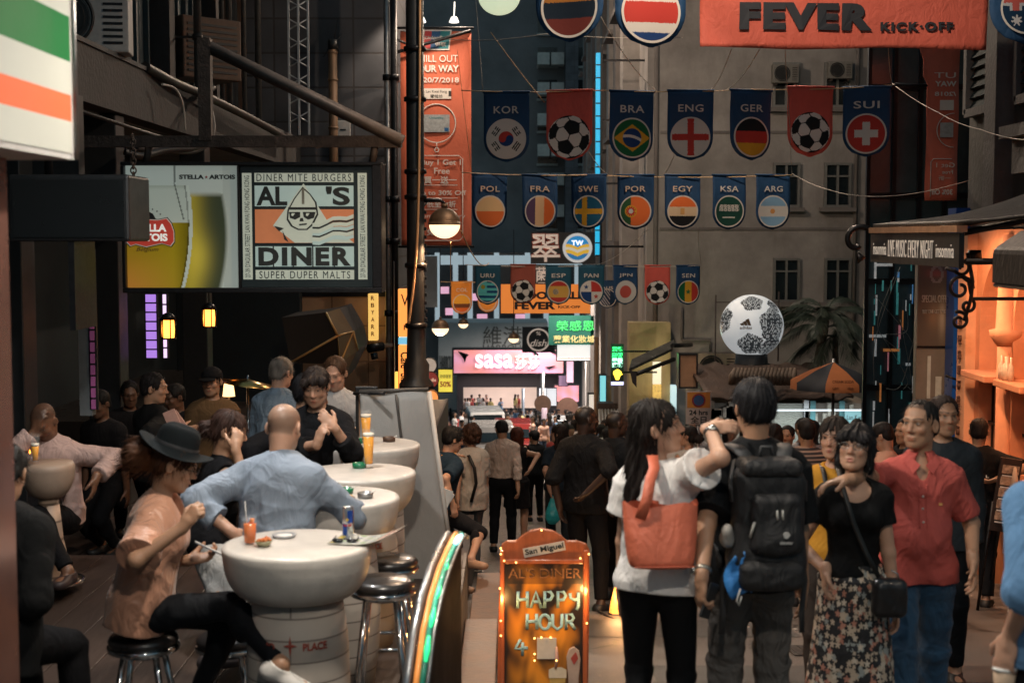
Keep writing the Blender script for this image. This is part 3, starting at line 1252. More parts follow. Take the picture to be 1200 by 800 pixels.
def tile_mat(name,col,w,h,gap,mcol,rough=.5,off=.5):
	m=mat(name,col,rough,0,0)
	nt=m.node_tree
	b=nt.nodes['Principled BSDF']
	tc=nt.nodes.new('ShaderNodeTexCoord')
	mp=nt.nodes.new('ShaderNodeMapping')
	mp.inputs['Rotation'].default_value=(PI/2,0,0)
	br=nt.nodes.new('ShaderNodeTexBrick')
	br.offset=off
	br.inputs['Scale'].default_value=1
	br.inputs['Brick Width'].default_value=w
	br.inputs['Row Height'].default_value=h
	br.inputs['Mortar Size'].default_value=gap
	br.inputs['Color1'].default_value=(*[c*.86 for c in col],1)
	br.inputs['Color2'].default_value=(*[c*1.12 for c in col],1)
	br.inputs['Mortar'].default_value=(*mcol,1)
	nt.links.new(tc.outputs['Object'],mp.inputs[0])
	nt.links.new(mp.outputs[0],br.inputs['Vector'])
	n=nt.nodes.new('ShaderNodeTexNoise')
	n.inputs['Scale'].default_value=1.3
	n.inputs['Detail'].default_value=7
	nt.links.new(tc.outputs['Object'],n.inputs['Vector'])
	r=nt.nodes.new('ShaderNodeMapRange')
	r.inputs[1].default_value=.3
	r.inputs[2].default_value=.7
	r.inputs[3].default_value=.65
	r.inputs[4].default_value=1.2
	nt.links.new(n.outputs['Fac'],r.inputs[0])
	mx=nt.nodes.new('ShaderNodeMix')
	mx.data_type='RGBA'
	mx.blend_type='MULTIPLY'
	mx.inputs['Factor'].default_value=1
	nt.links.new(br.outputs['Color'],mx.inputs[6])
	nt.links.new(r.outputs[0],mx.inputs[7])
	nt.links.new(mx.outputs[2],b.inputs['Base Color'])
	bp=nt.nodes.new('ShaderNodeBump')
	bp.inputs['Strength'].default_value=.4
	bp.inputs['Distance'].default_value=.02
	bp.invert=True
	nt.links.new(br.outputs['Fac'],bp.inputs['Height'])
	nt.links.new(bp.outputs[0],b.inputs['Normal'])
	return m
greytile=tile_mat('grey_stone_tile',(.085,.088,.098),1.35,.58,.018,(.05,.045,.045),.6,0)
tantile=tile_mat('tan_tile',(.40,.24,.14),.62,.62,.012,(.2,.11,.06),.35,0)
def window(parent,x,z,w,h,y=0.,fr=frame_w,pane=dglass,mull=1,trans=1,depth=.10,sill=True,hy=.0):
	"""A recessed-looking window standing proud of a wall whose face is at y (facing -y)."""
	f=MB()
	b=.055
	f.bx(x-w/2,x-w/2+b,y-depth,y-.002,z-h/2,z+h/2)
	f.bx(x+w/2-b,x+w/2,y-depth,y-.002,z-h/2,z+h/2)
	f.bx(x-w/2+b,x+w/2-b,y-depth,y-.002,z+h/2-b,z+h/2)
	f.bx(x-w/2+b,x+w/2-b,y-depth,y-.002,z-h/2,z-h/2+b)
	for i in range(mull):
		q=x-w/2+w*(i+1)/(mull+1)
		f.bx(q-.025,q+.025,y-depth+.02,y-.02,z-h/2+b,z+h/2-b)
	if trans:
		f.bx(x-w/2+b,x+w/2-b,y-depth+.025,y-.025,z+h*.2-.02,z+h*.2+.02)
	fo=f.build('window',fr,parent)
	MB().bx(x-w/2+b,x+w/2-b,y-.03,y-.012,z-h/2+b,z+h/2-b).build('pane',pane,fo)
	if sill:
		MB().bx(x-w/2-.1,x+w/2+.1,y-depth-.10,y-.003,z-h/2-.10,z-h/2-.004).build('sill',plaster2,fo)
	return fo
def aircon(label,loc,rz=0.,s=1.,group=None,m=greyw):
	t=thing('air_conditioner',label,'air conditioner',loc,rz,group)
	w,d,h=.82*s,.34*s,.58*s
	MB().bx(-w/2,w/2,0,d,0,h).build('casing',m,t,.012)
	f=MB()
	f.lathe([(.235*s,0),(.25*s,-.02),(.225*s,-.02),(.22*s,0)],(-.12*s,-.002,h/2),28,rot=Matrix.Rotation(PI/2,3,'X').transposed())
	for i in range(5):
		r=(.04+.042*i)*s
		f.tube([(-.12*s+r*math.cos(a),-.018,h/2+r*math.sin(a))for a in np.linspace(0,2*PI,24)[:-1]],.004*s,5,closed=True)
	f.build('fan_guard',black,t)
	MB().prism([(-.12*s+.2*s*math.cos(a),h/2+.2*s*math.sin(a))for a in np.linspace(0,2*PI,25)[:-1]],-.006,-.003).build('fan_opening',black,t)
	g=MB()
	for i in range(8):
		g.bx(w*.24,w*.44,-.008,-.003,.07*s+i*.055*s,.09*s+i*.055*s)
	g.build('grille',blackm,t)
	b=MB()
	for x in(-w*.35,w*.35):
		b.bx(x-.015,x+.015,.02,d+.12,-.05,-.004)
	b.build('bracket',rust,t)
	return t
# ================================================================== left: old building above the diner
tb=thing('old_building','dark old building with a stained concrete balcony above the diner','building',(0,0,0))
XF=-3.6
mb=MB()
mb.bx(XF,XF-.22,4,24.4,2.66,3.14)
mb.build('balcony_fascia',mat('stained_concrete',(.055,.052,.052),.85,0,.4,1.6,.5,20,stain=.8),tb)
MB().bx(XF-.225,-8,4,24.4,2.72,2.92).build('soffit',mat('soffit_plaster',(.36,.38,.38),.8,0,.25,2,stain=.4),tb)
MB().bx(XF+.02,XF-.14,4,24.3,3.145,3.185).build('coping',concrete,tb)
WX=-4.5
MB().bx(WX,WX-.3,4,24.4,2.93,13).build('wall',mat('dark_brown_wall',(.026,.027,.029),.85,0,.4,1.5,.4,18,stain=.6),tb)
MB().bx(XF+.1,-8,4,24.4,6.6,6.85).build('upper_slab',concrete,tb)
tw=mat('teal_shutter',(.045,.065,.07),.6,0,.3,6)
for i,(y0,y1,k)in enumerate(((12.0,12.7,0),(13.2,13.9,1),(14.8,17.5,2),(18.2,20.4,2),(21,23.5,1))):
	f=MB()
	n=2 if k<2 else 5
	for q in range(n+1):
		yy=y0+(y1-y0)*q/n
		f.bx(WX,WX+.09,yy-.035,yy+.035,3.3,6.2)
	f.bx(WX,WX+.085,y0,y1,6.15,6.25)
	f.bx(WX,WX+.085,y0,y1,3.25,3.33)
	fo=f.build('window',mat('brown_frame',(.13,.075,.05),.6,0,.3,10)if k<2 else tw,tb)
	MB().bx(WX+.002,WX+.03,y0,y1,3.33,6.15).build('pane',dglass if k<2 else tw,fo)
for y in(12.9,14.3,17.9,20.7):
	MB().bx(WX,WX+.28,y-.14,y+.14,2.93,6.6).build('pier',mat('brown_pier',(.055,.047,.045),.8,0,.3,3,stain=.5),tb)
# things on the balcony front
aircon('caged air conditioner on the balcony edge beside the striped light sign',(-3.9,13.0,3.19),.15,1.05,'air conditioners on the buildings',greyw)
t=thing('air_conditioner','rust stained air conditioner under the diagonal steel strut','air conditioner',(WX+.55,19.0,3.6),PI/2*.5,'air conditioners on the buildings')
MB().bx(-.45,.45,0,.6,0,.8).build('casing',mat('rusty_casing',(.16,.10,.07),.7,.2,.4,8),t,.02)
m=MB()
for i in range(9):
	m.bx(-.38,.38,-.012,-.003,.08+i*.075,.11+i*.075)
m.build('grille',black,t)
pipe_m=mat('pipe_grey',(.10,.10,.095),.55,.3,.3,10)
for q,(y,r,lb)in enumerate(((18.1,.05,'thick grey drain pipe'),(19.6,.035,'thin grey drain pipe'),(20.1,.045,'pair of drain pipes'),(21.2,.035,'rusty drain pipe'),(22.4,.05,'dark drain pipe near the corner'))):
	t=thing('drain_pipe',lb+' climbing the dark old facade','pipe',(XF-.35,y,3.19),0,'drain pipes of the old building')
	m=MB().tube([(0,0,0),(0,0,8)],r,10)
	m.build('pipe',pipe_m,t)
	c=MB()
	for z in(.8,2.2,3.6,5):
		c.tube([(0,0,z),(0,0,z+.07)],r*1.35,10)
		c.bx(-.4,0,-.012,.012,z+.02,z+.05)
	c.build('clamp',rust,t)
t=thing('reflection_strips','tall pale crossed strips standing in for reflections beside the dark drain pipes','screen',(-3.66,23.6,3.2),0)
m=MB()
for x in(0,.16,.32):
	m.bx(x-.015,x+.015,-.02,.02,0,8)
for i in range(26):
	m.tube([(0,0,.2+i*.3),(.32,0,.38+i*.3)],.011,5)
	m.tube([(.32,0,.2+i*.3),(0,0,.38+i*.3)],.011,5)
m.build('lattice',mat('pale_reflection',(.55,.58,.6),.4,.4,.2),t)  # pale strips added in place of whitish vertical reflections
# cables on the fascia
cabm=mat('cable_black',(.012,.012,.013),.5,0,.2)
cabw=mat('cable_white',(.45,.42,.38),.5,0,.2)
def cable(label,pts,r,m=cabm,group='cables along the balcony',n=14,name='cable'):
	pts=[V(p)for p in pts]
	out=[]
	k=len(pts)
	for i in range(k-1):
		p0,p1,p2,p3=pts[max(i-1,0)],pts[i],pts[i+1],pts[min(i+2,k-1)]
		for s in range(n if i<k-2 else n+1):
			t_=s/n
			out.append(.5*((2*p1)+(p2-p0)*t_+(2*p0-5*p1+4*p2-p3)*t_**2+(3*p1-p0-3*p2+p3)*t_**3))
	o=MB().tube(out,r,7).build(name,m)
	tag(o,label,'cable',group)
	return o
F0=XF+.03
cable('thick black cable looping down from the balcony edge above the diner sign',[P(250,103,17),P(236,112,16.2),P(246,128,15.8),P(248,158,15.5),P(230,176,15.2),P(190,176,14),P(158,172,13)],.035)
cable('thin pale cable hanging down the brown balcony fascia',[P(190,99,14.4),P(205,104,14.7),P(214,122,14.9),P(217,152,15)],.012,cabw)
cable('black cable running along the top edge of the balcony',[P(170,78,14.1),P(205,97,15),P(240,112,16.2),P(300,142,19),P(340,165,22)],.05)
cable('long black cable sagging under the pale soffit',[P(90,129,12),P(130,142,12.4),P(170,155,13),P(200,164,14)],.018)
cable('black cable bundle hanging above the beer panel',[P(146,178,11.9),P(165,183,12),P(190,177,12.3),P(222,174,12.6),P(243,168,13)],.03)
# ------------------------------------------------------------------ dark bar interior behind the terrace
t=thing('dark_bar','dark open bar front with black walls under the balcony','bar',(0,0,0))
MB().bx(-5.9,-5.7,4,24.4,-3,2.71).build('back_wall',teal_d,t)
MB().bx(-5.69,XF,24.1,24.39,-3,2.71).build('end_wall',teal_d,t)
for y in(10.6,13.2,17):
	MB().bx(-3.95,-3.65,y,y+.3,-1,2.65).build('column',black,t,.01)
MB().bx(-4.9,-4.0,14.0,19.5,DECK-.42,DECK+.55).build('counter',mat('dark_counter',(.02,.016,.014),.3,0,.3),t,.01)
MB().bx(-3.7,-3.3,10.9,11.05,1.62,2.6).build('header_panel',black,t)
shelf=MB()
for z in(.2,.7,1.2):
	shelf.bx(-5.69,-5.45,9,16,z,z+.03)
shelf.build('shelf',mat('dark_shelf',(.03,.02,.015),.4),t)
def led_strip(label,a,b,w,colr,es,name='light_strip'):
	a,b=V(a),V(b)
	t=thing(name,label,'light',a,0,'purple light strips in the bar')
	L=(b-a).length
	MB().bx(-w/2-.015,w/2+.015,.0,.03,0,L).build('channel',black,t)
	k=MB()
	n=int(L/.09)
	for i in range(n):
		k.bx(-w/2,w/2,-.014,-.002,i*L/n+.008,(i+1)*L/n-.008)
	k.build('diodes',mat('led_%s'%label[:14],colr,.4,0,0,emit=colr,es=es),t)
	return t
led_strip('wide violet light strip below the beer sign',P(178,420,14),P(178,344,14),.10,(.30,.16,.55),1.1)
led_strip('thin lilac light strip right of the wide violet one',P(194,420,13.6),P(196,344,13.6),.03,(.55,.40,.62),1.6)
led_strip('dim magenta light strip beside a pale post at the dark bar',P(110,480,11.4),P(110,292,11.4),.035,(.35,.10,.26),.10)
o=MB().bx(-.05,.05,-.05,.05,0,1.45).build('door_post',mat('pale_post',(.20,.22,.23),.5,.3,.2))
o.location=P(103,486,11.45)
tag(o,'slim pale grey post beside the dim magenta light strip','post')
amber=mat('amber_glow',(.9,.35,.08),.5,0,0,emit=(1,.30,.04),es=5)
def lantern(label,loc):
	t=thing('wall_lantern',label,'lantern',loc,0,'amber lanterns in the bar')
	m=MB()
	m.lathe([(.0,0),(.075,0),(.075,.012),(.0,.02)],(0,0,-.09),12)
	m.lathe([(.0,.0),(.085,0),(.05,.05),(.012,.07),(.0,.07)],(0,0,.09),12)
	for i in range(6):
		a=i*PI/3
		m.tube([(.07*math.cos(a),.07*math.sin(a),-.085),(.07*math.cos(a),.07*math.sin(a),.09)],.006,5)
	m.tube([(0,0,.15),(0,0,.32)],.006,5)
	m.build('cage',blackm,t)
	MB().lathe([(.0,-.08),(.055,-.08),(.06,.0),(.055,.085),(.0,.085)],(0,0,0),14).build('glass',amber,t)
	lamp('POINT','lantern_light',(0,0,0),6,(1,.45,.15),.06,parent=t)
	return t
lantern('amber lantern against the lilac light strip',P(197,386,13.2))
lantern('amber lantern hanging alone in the dark bar right of the lilac strip',P(245,373,14.2))
# ------------------------------------------------------------------ tiled building beyond the diner
t=thing('tiled_building','tall building clad in grey stone tiles with a tan tiled base','building',(0,0,0))
MB().bx(-12,-2.06,24.5,33,.56,22).build('wall',greytile,t)
MB().bx(-12,-2.02,24.46,33,-7,.55).build('base',tantile,t)
MB().bx(-12,-2.0,24.44,33,.5,.6).build('band',blackm,t)
x=P(402,152,24.4)
m=MB().bx(-.12,.12,0,.10,-.15,.15)
t=thing('junction_box','small white junction box on the grey tiled wall','box',(x.x,24.39,x.z))
m.build('casing',white,t,.008)
MB().bx(-.05,.05,-.006,-.001,-.01,.01).build('latch',black,t)
t=thing('bamboo_pole','tied bamboo pole standing against the grey tiled wall','pole',P(391,186,24.2))
m=MB()
h=P(391,48,24.2).z-P(391,186,24.2).z
m.tube([(0,0,-1.2),(0,0,h)],.075,12)
for z in(-.3,.5,.9,1.3,1.75):
	m.tube([(0,0,z),(0,0,z+.035)],.088,12)
m.build('cane',mat('bamboo',(.25,.15,.085),.6,0,.4,6,stretch=(1,1,.3)),t)
m=MB()
for a,b_ in(((-.15,-.05,h-.28),(.0,0,h)),((.12,-.04,h-.2),(0,0,h+.03)),((.02,0,h),(.09,0,h+.35)),((-.02,0,h-.1),(.16,.02,h+.12))):
	m.tube([a,b_],.008,5)
m.tube([(0,0,h-.15),(0,0,h+.02)],.085,10)
m.build('lashing',black,t)
for q,(px,lb,r,mm)in enumerate(((455,'shiny steel conduit at the corner of the grey tiled building',.05,steel),(463,'black conduit beside the shiny one at the tiled corner',.06,blackm))):
	a=P(px,330,23.8)
	t=thing('conduit',lb,'pipe',(a.x,a.y,-3),0,'conduits at the tiled corner')
	MB().tube([(0,0,0),(0,0,10)],r,12).build('pipe',mm,t)
	c=MB()
	for z in(3.2,4.4,5.1,6.0,7.1):
		c.tube([(0,0,z),(0,0,z+.1)],r*1.5,12)
		c.bx(-.05,.05,0,.6,z+.03,z+.07)
	c.build('clamp',blackm,t)
# ------------------------------------------------------------------ end of the street
EY=128.
t=thing('end_building','dark tower closing the street with a lit glass shopfront floor','building',(0,0,0))
def EP(px,py,d=EY):
	return P(px,py,d)
blue_wall=mat('slate_wall',(.17,.17,.17),.7,0,.3,.3)
a,b_=EP(380,400),EP(860,-60)
MB().bx(a.x,b_.x,EY,EY+20,-20,b_.z+6).build('wall',blue_wall,t)
f=MB()
pn=MB()
rnd=random.Random(3)
for r_ in range(9):
	z0=EP(600,275-r_*38).z
	for c_ in range(3):
		x0=2.2+c_*2.6
		fo=MB().bx(x0,x0+1.9,EY-.25,EY-.003,z0+.35,z0+.55).build('window',mat('pale_ledge',(.42,.43,.40),.7,0,.25,2),t)
		MB().bx(x0+.1,x0+1.8,EY-.05,EY-.004,z0+.56,z0+2.2).build('pane',dglass,fo)
for px0,px1 in((630,644),(646,661)):
	for py in(69,104,140,176,210,247):
		p0,p1=EP(px0,py+7,EY-2),EP(px1,py-7,EY-2)
		MB().bx(p0.x,p1.x,EY-2.3,EY-.26,p0.z,p1.z).build('balcony',mat('balcony_panel',(.50,.50,.46),.7,0,.2,3),t)
p0,p1=EP(662,400,EY-3),EP(678,-50,EY-3)
MB().bx(p0.x,p1.x,EY-3.2,EY-.3,p0.z,p1.z).build('pilaster',greytile,t)
litw=mat('lit_shop_wall',(.45,.52,.55),.6,0,.2,.5,emit=(.60,.74,.80),es=.35)
p0,p1=EP(498,384,EY-4),EP(720,296,EY-4)
MB().bx(p0.x,p1.x,EY-4,EY-.3,p0.z,p1.z).build('glass_floor',mat('shop_dark_glass',(.03,.04,.045),.2,0,.3,.6),t)
f=MB()
for px in(513,534,551,582,618,640,676):
	q=EP(px,384,EY-4.1)
	f.bx(q.x-.22,q.x+.22,EY-4.5,EY-4.01,p0.z,p1.z)
q=EP(600,306,EY-4.2)
f.bx(p0.x,p1.x,EY-4.55,EY-4.02,q.z-.3,q.z+.5)
f.build('shop_column',litw,t)
lp=MB()
for px,py in((520,340),(555,348),(600,352),(628,330),(528,365),(565,372),(610,372)):
	q=EP(px,py,EY-4.2)
	lp.bx(q.x-.45,q.x+.45,EY-4.25,EY-4.02,q.z-.3,q.z+.3)
lp.build('shop_display',mat('pink_display',(.8,.5,.6),.5,0,0,emit=(.9,.45,.62),es=.6),t)
HY=116.
hc=mat('hoarding_grey',(.46,.46,.44),.8,0,.15,.4)
t=thing('hoarding','tall grey building hoarding above the pink shop sign','hoarding',(0,0,0))
p0,p1=P(514,480,HY),P(642,378,HY)
MB().bx(p0.x,p1.x,HY,HY+6,p0.z,p1.z).build('panel',hc,t)
gt=mat('grey_letters',(.10,.10,.09),.7)
q=P(592,393,HY)
text('lettering','維港',q.x-.2,q.z,3.2,1.5,gt,t,HY-.02,.05)
q=P(592,407,HY)
text('lettering','HARBOUR',q.x,q.z,3.6,.45,gt,t,HY-.02,.05)
q=P(524,425,HY)
text('lettering','HARBOUR',q.x,q.z,1.2,1.2,gt,t,HY-.02,.05)
# ------------------------------------------------------------------ pink cosmetics shop
SY=110.
t=thing('pink_shop','shop with a long glowing pink fascia sign over a closed shutter','shop',(0,0,0))
def pinkf(u,v):
	k=.5+.5*math.sin(u*5+v*2.2)*math.cos(u*2.3-v*1.7)
	return tuple(np.array((.92,.42,.60))*(1-k)+np.array((.95,.33,.30))*k)
p0,p1=P(532,437,SY),P(660,410,SY)
w,h=p1.x-p0.x,p1.z-p0.z
cx,cz=(p0.x+p1.x)/2,(p0.z+p1.z)/2
MB().bx(p0.x-.15,p1.x+.15,SY,SY+1.0,p0.z-.15,p1.z+.15).build('sign_box',black,t)
obj('sign_face',raster(pinkf,w,h,60,10,cx,cz,SY-.03),attr_mat('pink_lightbox',.5,.42),t)
wl=mat('white_letter_glow',(.9,.9,.88),.5,0,0,emit=(1,.96,.95),es=1.0)
q=P(579,423,SY)
text('lettering','sasa',q.x,q.z,2.9,1.05,wl,t,SY-.06,.04,.012)
q=P(618,424,SY)
text('lettering','莎莎',q.x,q.z,1.9,1.1,wl,t,SY-.06,.05,.0)
m=MB()
for px,py,dx,dz in((536,411,.9,-.7),(624,411,.5,-.6),(655,416,-.6,.5),(652,428,-.9,-.3),(541,412,.4,-.9)):
	q=P(px,py,SY)
	m.add([(q.x,SY-.07,q.z),(q.x+dx,SY-.07,q.z+dz*.4),(q.x+dx*.6,SY-.07,q.z+dz),(q.x,SY-.1,q.z)],[(0,1,2),(0,2,3),(0,3,1)])
m.build('leaf_decoration',black,t)
p0,p1=P(536,500,SY+2),P(658,438,SY+2)
MB().bx(p0.x,p1.x,SY+1.2,SY+6,p0.z-3,p1.z).build('shop_body',mat('dark_shop',(.018,.02,.024),.5,0,.3,.5),t)
p0,p1=P(543,478,SY+1),P(629,454,SY+1)
sh=mat('lit_shutter',(.62,.56,.48),.6,0,.12,.6,emit=(.75,.62,.48),es=.10)  # light on the slats put in as a faint glow
m=MB()
n=16
for i in range(n):
	z0,z1=p0.z+(p1.z-p0.z)*i/n,p0.z+(p1.z-p0.z)*(i+1)/n
	m.add([(p0.x,SY+1.1,z0),(p1.x,SY+1.1,z0),(p1.x,SY+1.14,z1-.02),(p0.x,SY+1.14,z1-.02)],[(0,1,2,3)])
m.bx(p0.x,p1.x,SY+1.15,SY+1.19,p0.z,p1.z)
m.build('shutter',sh,t)
p0,p1=P(632,476,SY+.9),P(644,455,SY+.9)
MB().bx(p0.x,p1.x,SY+1.0,SY+1.1,p0.z,p1.z).build('poster',mat('shop_poster',(.7,.75,.78),.5,0,.4,1.2,emit=(.6,.7,.75),es=.8),t)
lamp('AREA','sign_light',(P(590,440,SY-2).x,SY-1.2,P(590,440,SY).z),260,(1,.72,.70),7,(0,0,0),t,size_y=1.2)
t=thing('pink_poster_board','small pink glowing poster board right of the shop entrance','sign',P(664,461,106))
MB().bx(-.95,.95,0,.2,-.65,.65).build('box',black,t)
obj('print',raster(pinkf,1.8,1.2,16,10,0,0,-.02),attr_mat('pink_lightbox',.5,.42),t)
# ================================================================== right: beige corner building
BY=33.
t=thing('beige_building','beige plastered corner building with rows of dark windows','building',(0,0,0))
p0=P(757,400,BY)
XB=p0.x
m=MB()
m.add([(XB,BY,-7),(16,BY,-7),(16,BY,24),(XB,BY,24),(XB+1.3,84,-14),(16,84,-14),(16,84,24),(XB+1.3,84,24)],
      [(0,1,2,3),(4,0,3,7),(3,2,6,7),(1,5,6,2)])
m.build('wall',plaster,t)
for px,pys in((921,(100,217,328)),(981,(100,217,328)),(1085,(217,)),(842,(-20,))):
	for py in pys:
		q=P(px,py,BY)
		window(t,q.x,q.z,.62,1.02,BY,mull=1)
p1=P(757,-60,BY)
m=MB()
for px in(-60,60):
	pass
m.tube([(P(770,0,BY).x,BY-.06,-6),(P(770,0,BY).x,BY-.06,16)],.05,8)
m.tube([(P(1006,0,BY).x,BY-.07,-1.2),(P(1006,0,BY).x,BY-.07,16)],.045,8)
m.tube([(P(802,0,BY).x,BY-.07,P(800,398,BY).z),(P(802,0,BY).x,BY-.07,P(800,360,BY).z)],.03,8)
m.tube([(P(802,0,BY).x,BY-.07,P(800,398,BY).z),(P(836,0,BY).x,BY-.07,P(800,398,BY).z),(P(836,0,BY).x,BY-.07,P(800,415,BY).z)],.03,8)
m.build('drain_pipe',plaster2,t)
for py in(155,268):
	q=P(900,py,BY)
	MB().bx(XB+.3,9,BY-.03,BY-.003,q.z-.03,q.z+.03).build('string_course',plaster2,t)
# pilasters and windows of the street side, seen edge on
for i,y in enumerate((36,40,44.5,50,56,62,69,76)):
	xx=XB+1.3*(y-BY)/51
	MB().bx(xx-.42,xx+.2,y,y+.9,-14,22).build('pilaster',plaster2 if i%2 else plaster,t)
	f=MB()
	for z in(1.2,4.2,7.2,10.2,13.2):
		f.bx(xx-.12,xx+.1,y+1.3,y+3.0,z-1.6,z)
	f.build('window',dglass,t)
	f=MB()
	for z in(1.2,4.2,7.2,10.2,13.2):
		f.bx(xx-.55,xx+.1,y+1.1,y+3.3,z+.1,z+.22)
	f.build('canopy',plaster2,t)
q0,q1=P(737,480,BY-.6),P(786,378,BY-.6)
MB().bx(q0.x,q1.x,BY-.6,BY-.01,-7,q1.z).build('yellow_lit_pier',yplaster,t)
# ------------------------------------------------------------------ right: glass corner shop, grey panel, blue column
GY=20.
t=thing('glass_building','dark glass corner building with painted reflections of coloured shop lights','building',(0,0,0))
gx0,gx1=P(1021,0,GY).x,12
MB().add([(gx0,GY+.05,-3.6),(gx1,GY+.05,-3.6),(gx1,32,-3.6),(8.6,32,-3.6),(gx0,GY+.05,14),(gx1,GY+.05,14),(gx1,32,14),(8.6,32,14)],[(0,1,5,4),(1,2,6,5),(2,3,7,6),(3,0,4,7),(4,5,6,7)]).build('core',mat('teal_core',(.03,.06,.07),.2,0,.5,1.2,spec=.9),t)
f=MB()
for i in range(7):
	x=gx0+i*.36
	f.bx(x-.025,x+.025,GY-.03,GY+.04,-3.4,14)
for z in(-2.2,-.6,.9,2.1,3.6,5.2):
	f.bx(gx0,gx1,GY-.025,GY+.04,z-.04,z+.04)
f.build('mullions',blackm,t)
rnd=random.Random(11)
gl=[('reflection_white',(.8,.85,.85),1.1),('reflection_yellow',(.95,.6,.12),1.6),('reflection_pink',(.9,.35,.4),1.1),('reflection_teal',(.1,.5,.5),.9),('reflection_orange',(.95,.35,.1),1.2),('reflection_blue',(.15,.45,.9),1.2)]  # glowing slivers painted as reflections of shop lights on the glass
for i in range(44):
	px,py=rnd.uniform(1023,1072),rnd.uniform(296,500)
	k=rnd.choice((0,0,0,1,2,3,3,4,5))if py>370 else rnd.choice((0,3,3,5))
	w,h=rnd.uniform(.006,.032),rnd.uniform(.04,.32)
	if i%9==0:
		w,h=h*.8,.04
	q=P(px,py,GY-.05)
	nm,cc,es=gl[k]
	MB().bx(q.x-w/2,q.x+w/2,GY-.035+i*.0003,GY-.012,q.z-h/2,q.z+h/2).build('reflection_sliver',mat(nm,cc,.5,0,.6,9,emit=cc,es=es*.11),t)
cw=mat('pale_wire',(.20,.22,.21),.5,.2,.2)
r2=random.Random(5)
for i in range(7):
	a=P(1024+r2.random()*50,300+r2.random()*100,GY-.3)
	b=P(1024+r2.random()*50,340+r2.random()*120,GY-.25)
	mid=(a+b)/2+V((r2.uniform(-.25,.25),0,-r2.uniform(.1,.45)))
	cable('loose pale wire tangled in front of the glass corner building',[a,mid,b],.0045,cw,'loose wires by the glass corner',8,'wire')
t=thing('offer_panel','tall grey printed shop panel offering buy one get one free','panel',P(1097,405,16.6))
hp=(P(1097,308,16.6).z-P(1097,520,16.6).z)
MB().bx(-.23,.22,0,.12,-1.3,1.0).build('board',mat('grey_panel',(.20,.20,.185),.45,0,.2,3),t,.005)
def offer(u,v):
	base=np.array((.13,.115,.10))
	g=math.exp(-((u+.1)/.35)**2-((v+.25)/.3)**2)
	g2=math.exp(-((u-.35)/.18)**2-((v+.3)/.4)**2)
	k=math.exp(-((u)/.5)**2-((v-.75)/.1)**2)
	ring=.28<math.hypot((u+.0)/.9,(v-.72)*1.9)<.42
	c=base+np.array((.16,.10,.05))*g+np.array((.30,.30,.25))*g2+np.array((.25,.02,.02))*k
	if ring:
		c=np.array((.33,.30,.28))
	return tuple(c)
obj('print',raster(offer,.42,.98,26,50,-.01,.48,-.003),attr_mat('matt_print',.6),t)
tl=mat('pale_letters',(.55,.54,.5),.6)
text('lettering','SPECIAL OFFER',-.02,.55,.32,.085,tl,t,-.006,.02)
text('lettering','BUY ONE GET ONE FREE',-.0,.40,.34,.045,tl,t,-.006,.02)
MB().bx(-.23,.40,-.03,-.006,-.02,.0).build('rail',blackm,t)
MB().bx(-.10,-.06,-.014,-.006,-.62,-.12).build('sticker',mat('pale_sticker',(.55,.65,.65),.5),t)
MB().bx(.0,.07,-.012,-.006,-.62,-.36).build('sticker',mat('pale_sticker',(.55,.65,.65),.5),t)
q=P(1126,400,16.2)
o=MB().bx(-.085,.085,0,.3,-5,1.0).build('blue_column',mat('blue_gloss',(.010,.085,.40),.3,0,.15,3))
o.location=(q.x,q.y,.85)
tag(o,'glossy bright blue column beside the orange bar wall','column')
m=MB().tube([(0,0,0),(.17,-.02,-.06)],.014,6)
o=m.build('pipe_bracket',blackm)
o.location=P(1108,440,16.1)
tag(o,'short black bracket pipe crossing the blue column','bracket')
# ------------------------------------------------------------------ right: orange lit bar with arches
OX=5.05
orange=mat('terracotta_plaster',(.60,.27,.15),.75,0,.18,2.5,.2,18)
t=thing('orange_bar','bar front of orange plaster with pointed arches and barred window','bar',(0,0,0))
y0,y1=9.0,15.75
MB().bx(OX+.5,OX+.9,y0,y1,-4,1.62).build('back_wall',mat('orange_niche',(.50,.24,.15),.8,0,.2,2),t)
def arch_wall(ya,yb,zb,zs,ztop,x0,x1):
	"""Wall piece between ya and yb (facing -x) with a pointed arch opening springing at zs."""
	m=MB()
	mid=(ya+yb)/2
	w=(yb-ya)/2*.74
	n=10
	L=[(mid-w,zs)]+[(mid-w+w*2*(1-math.cos(a)),zs+w*2*math.sin(a))for a in np.linspace(0,PI/3,n)[1:]]
	R=[(2*mid-y,z)for y,z in L]
	prof=[(y,z)for y,z in L]+[(y,z)for y,z in reversed(R[:-1])]
	full=[(mid-w,zb)]+prof+[(mid+w,zb)]
	outer=[(ya,zb),(ya,ztop),(yb,ztop),(yb,zb)]
	for x in(x0,):
		pass
	# side piers
	m.bx(x0,x1,ya,mid-w,zb,zs)
	m.bx(x0,x1,mid+w,yb,zb,zs)
	for i in range(len(prof)-1):
		(a,za),(b,zb2)=prof[i],prof[i+1]
		vs=[(x0,a,za),(x0,b,zb2),(x0,b,ztop),(x0,a,ztop),(x1,a,za),(x1,b,zb2),(x1,b,ztop),(x1,a,ztop)]
		m.add(vs,[(0,1,2,3),(7,6,5,4),(0,4,5,1)])
	m.bx(x0,x1,ya,mid-w,zs,ztop)
	m.bx(x0,x1,mid+w,yb,zs,ztop)
	return m
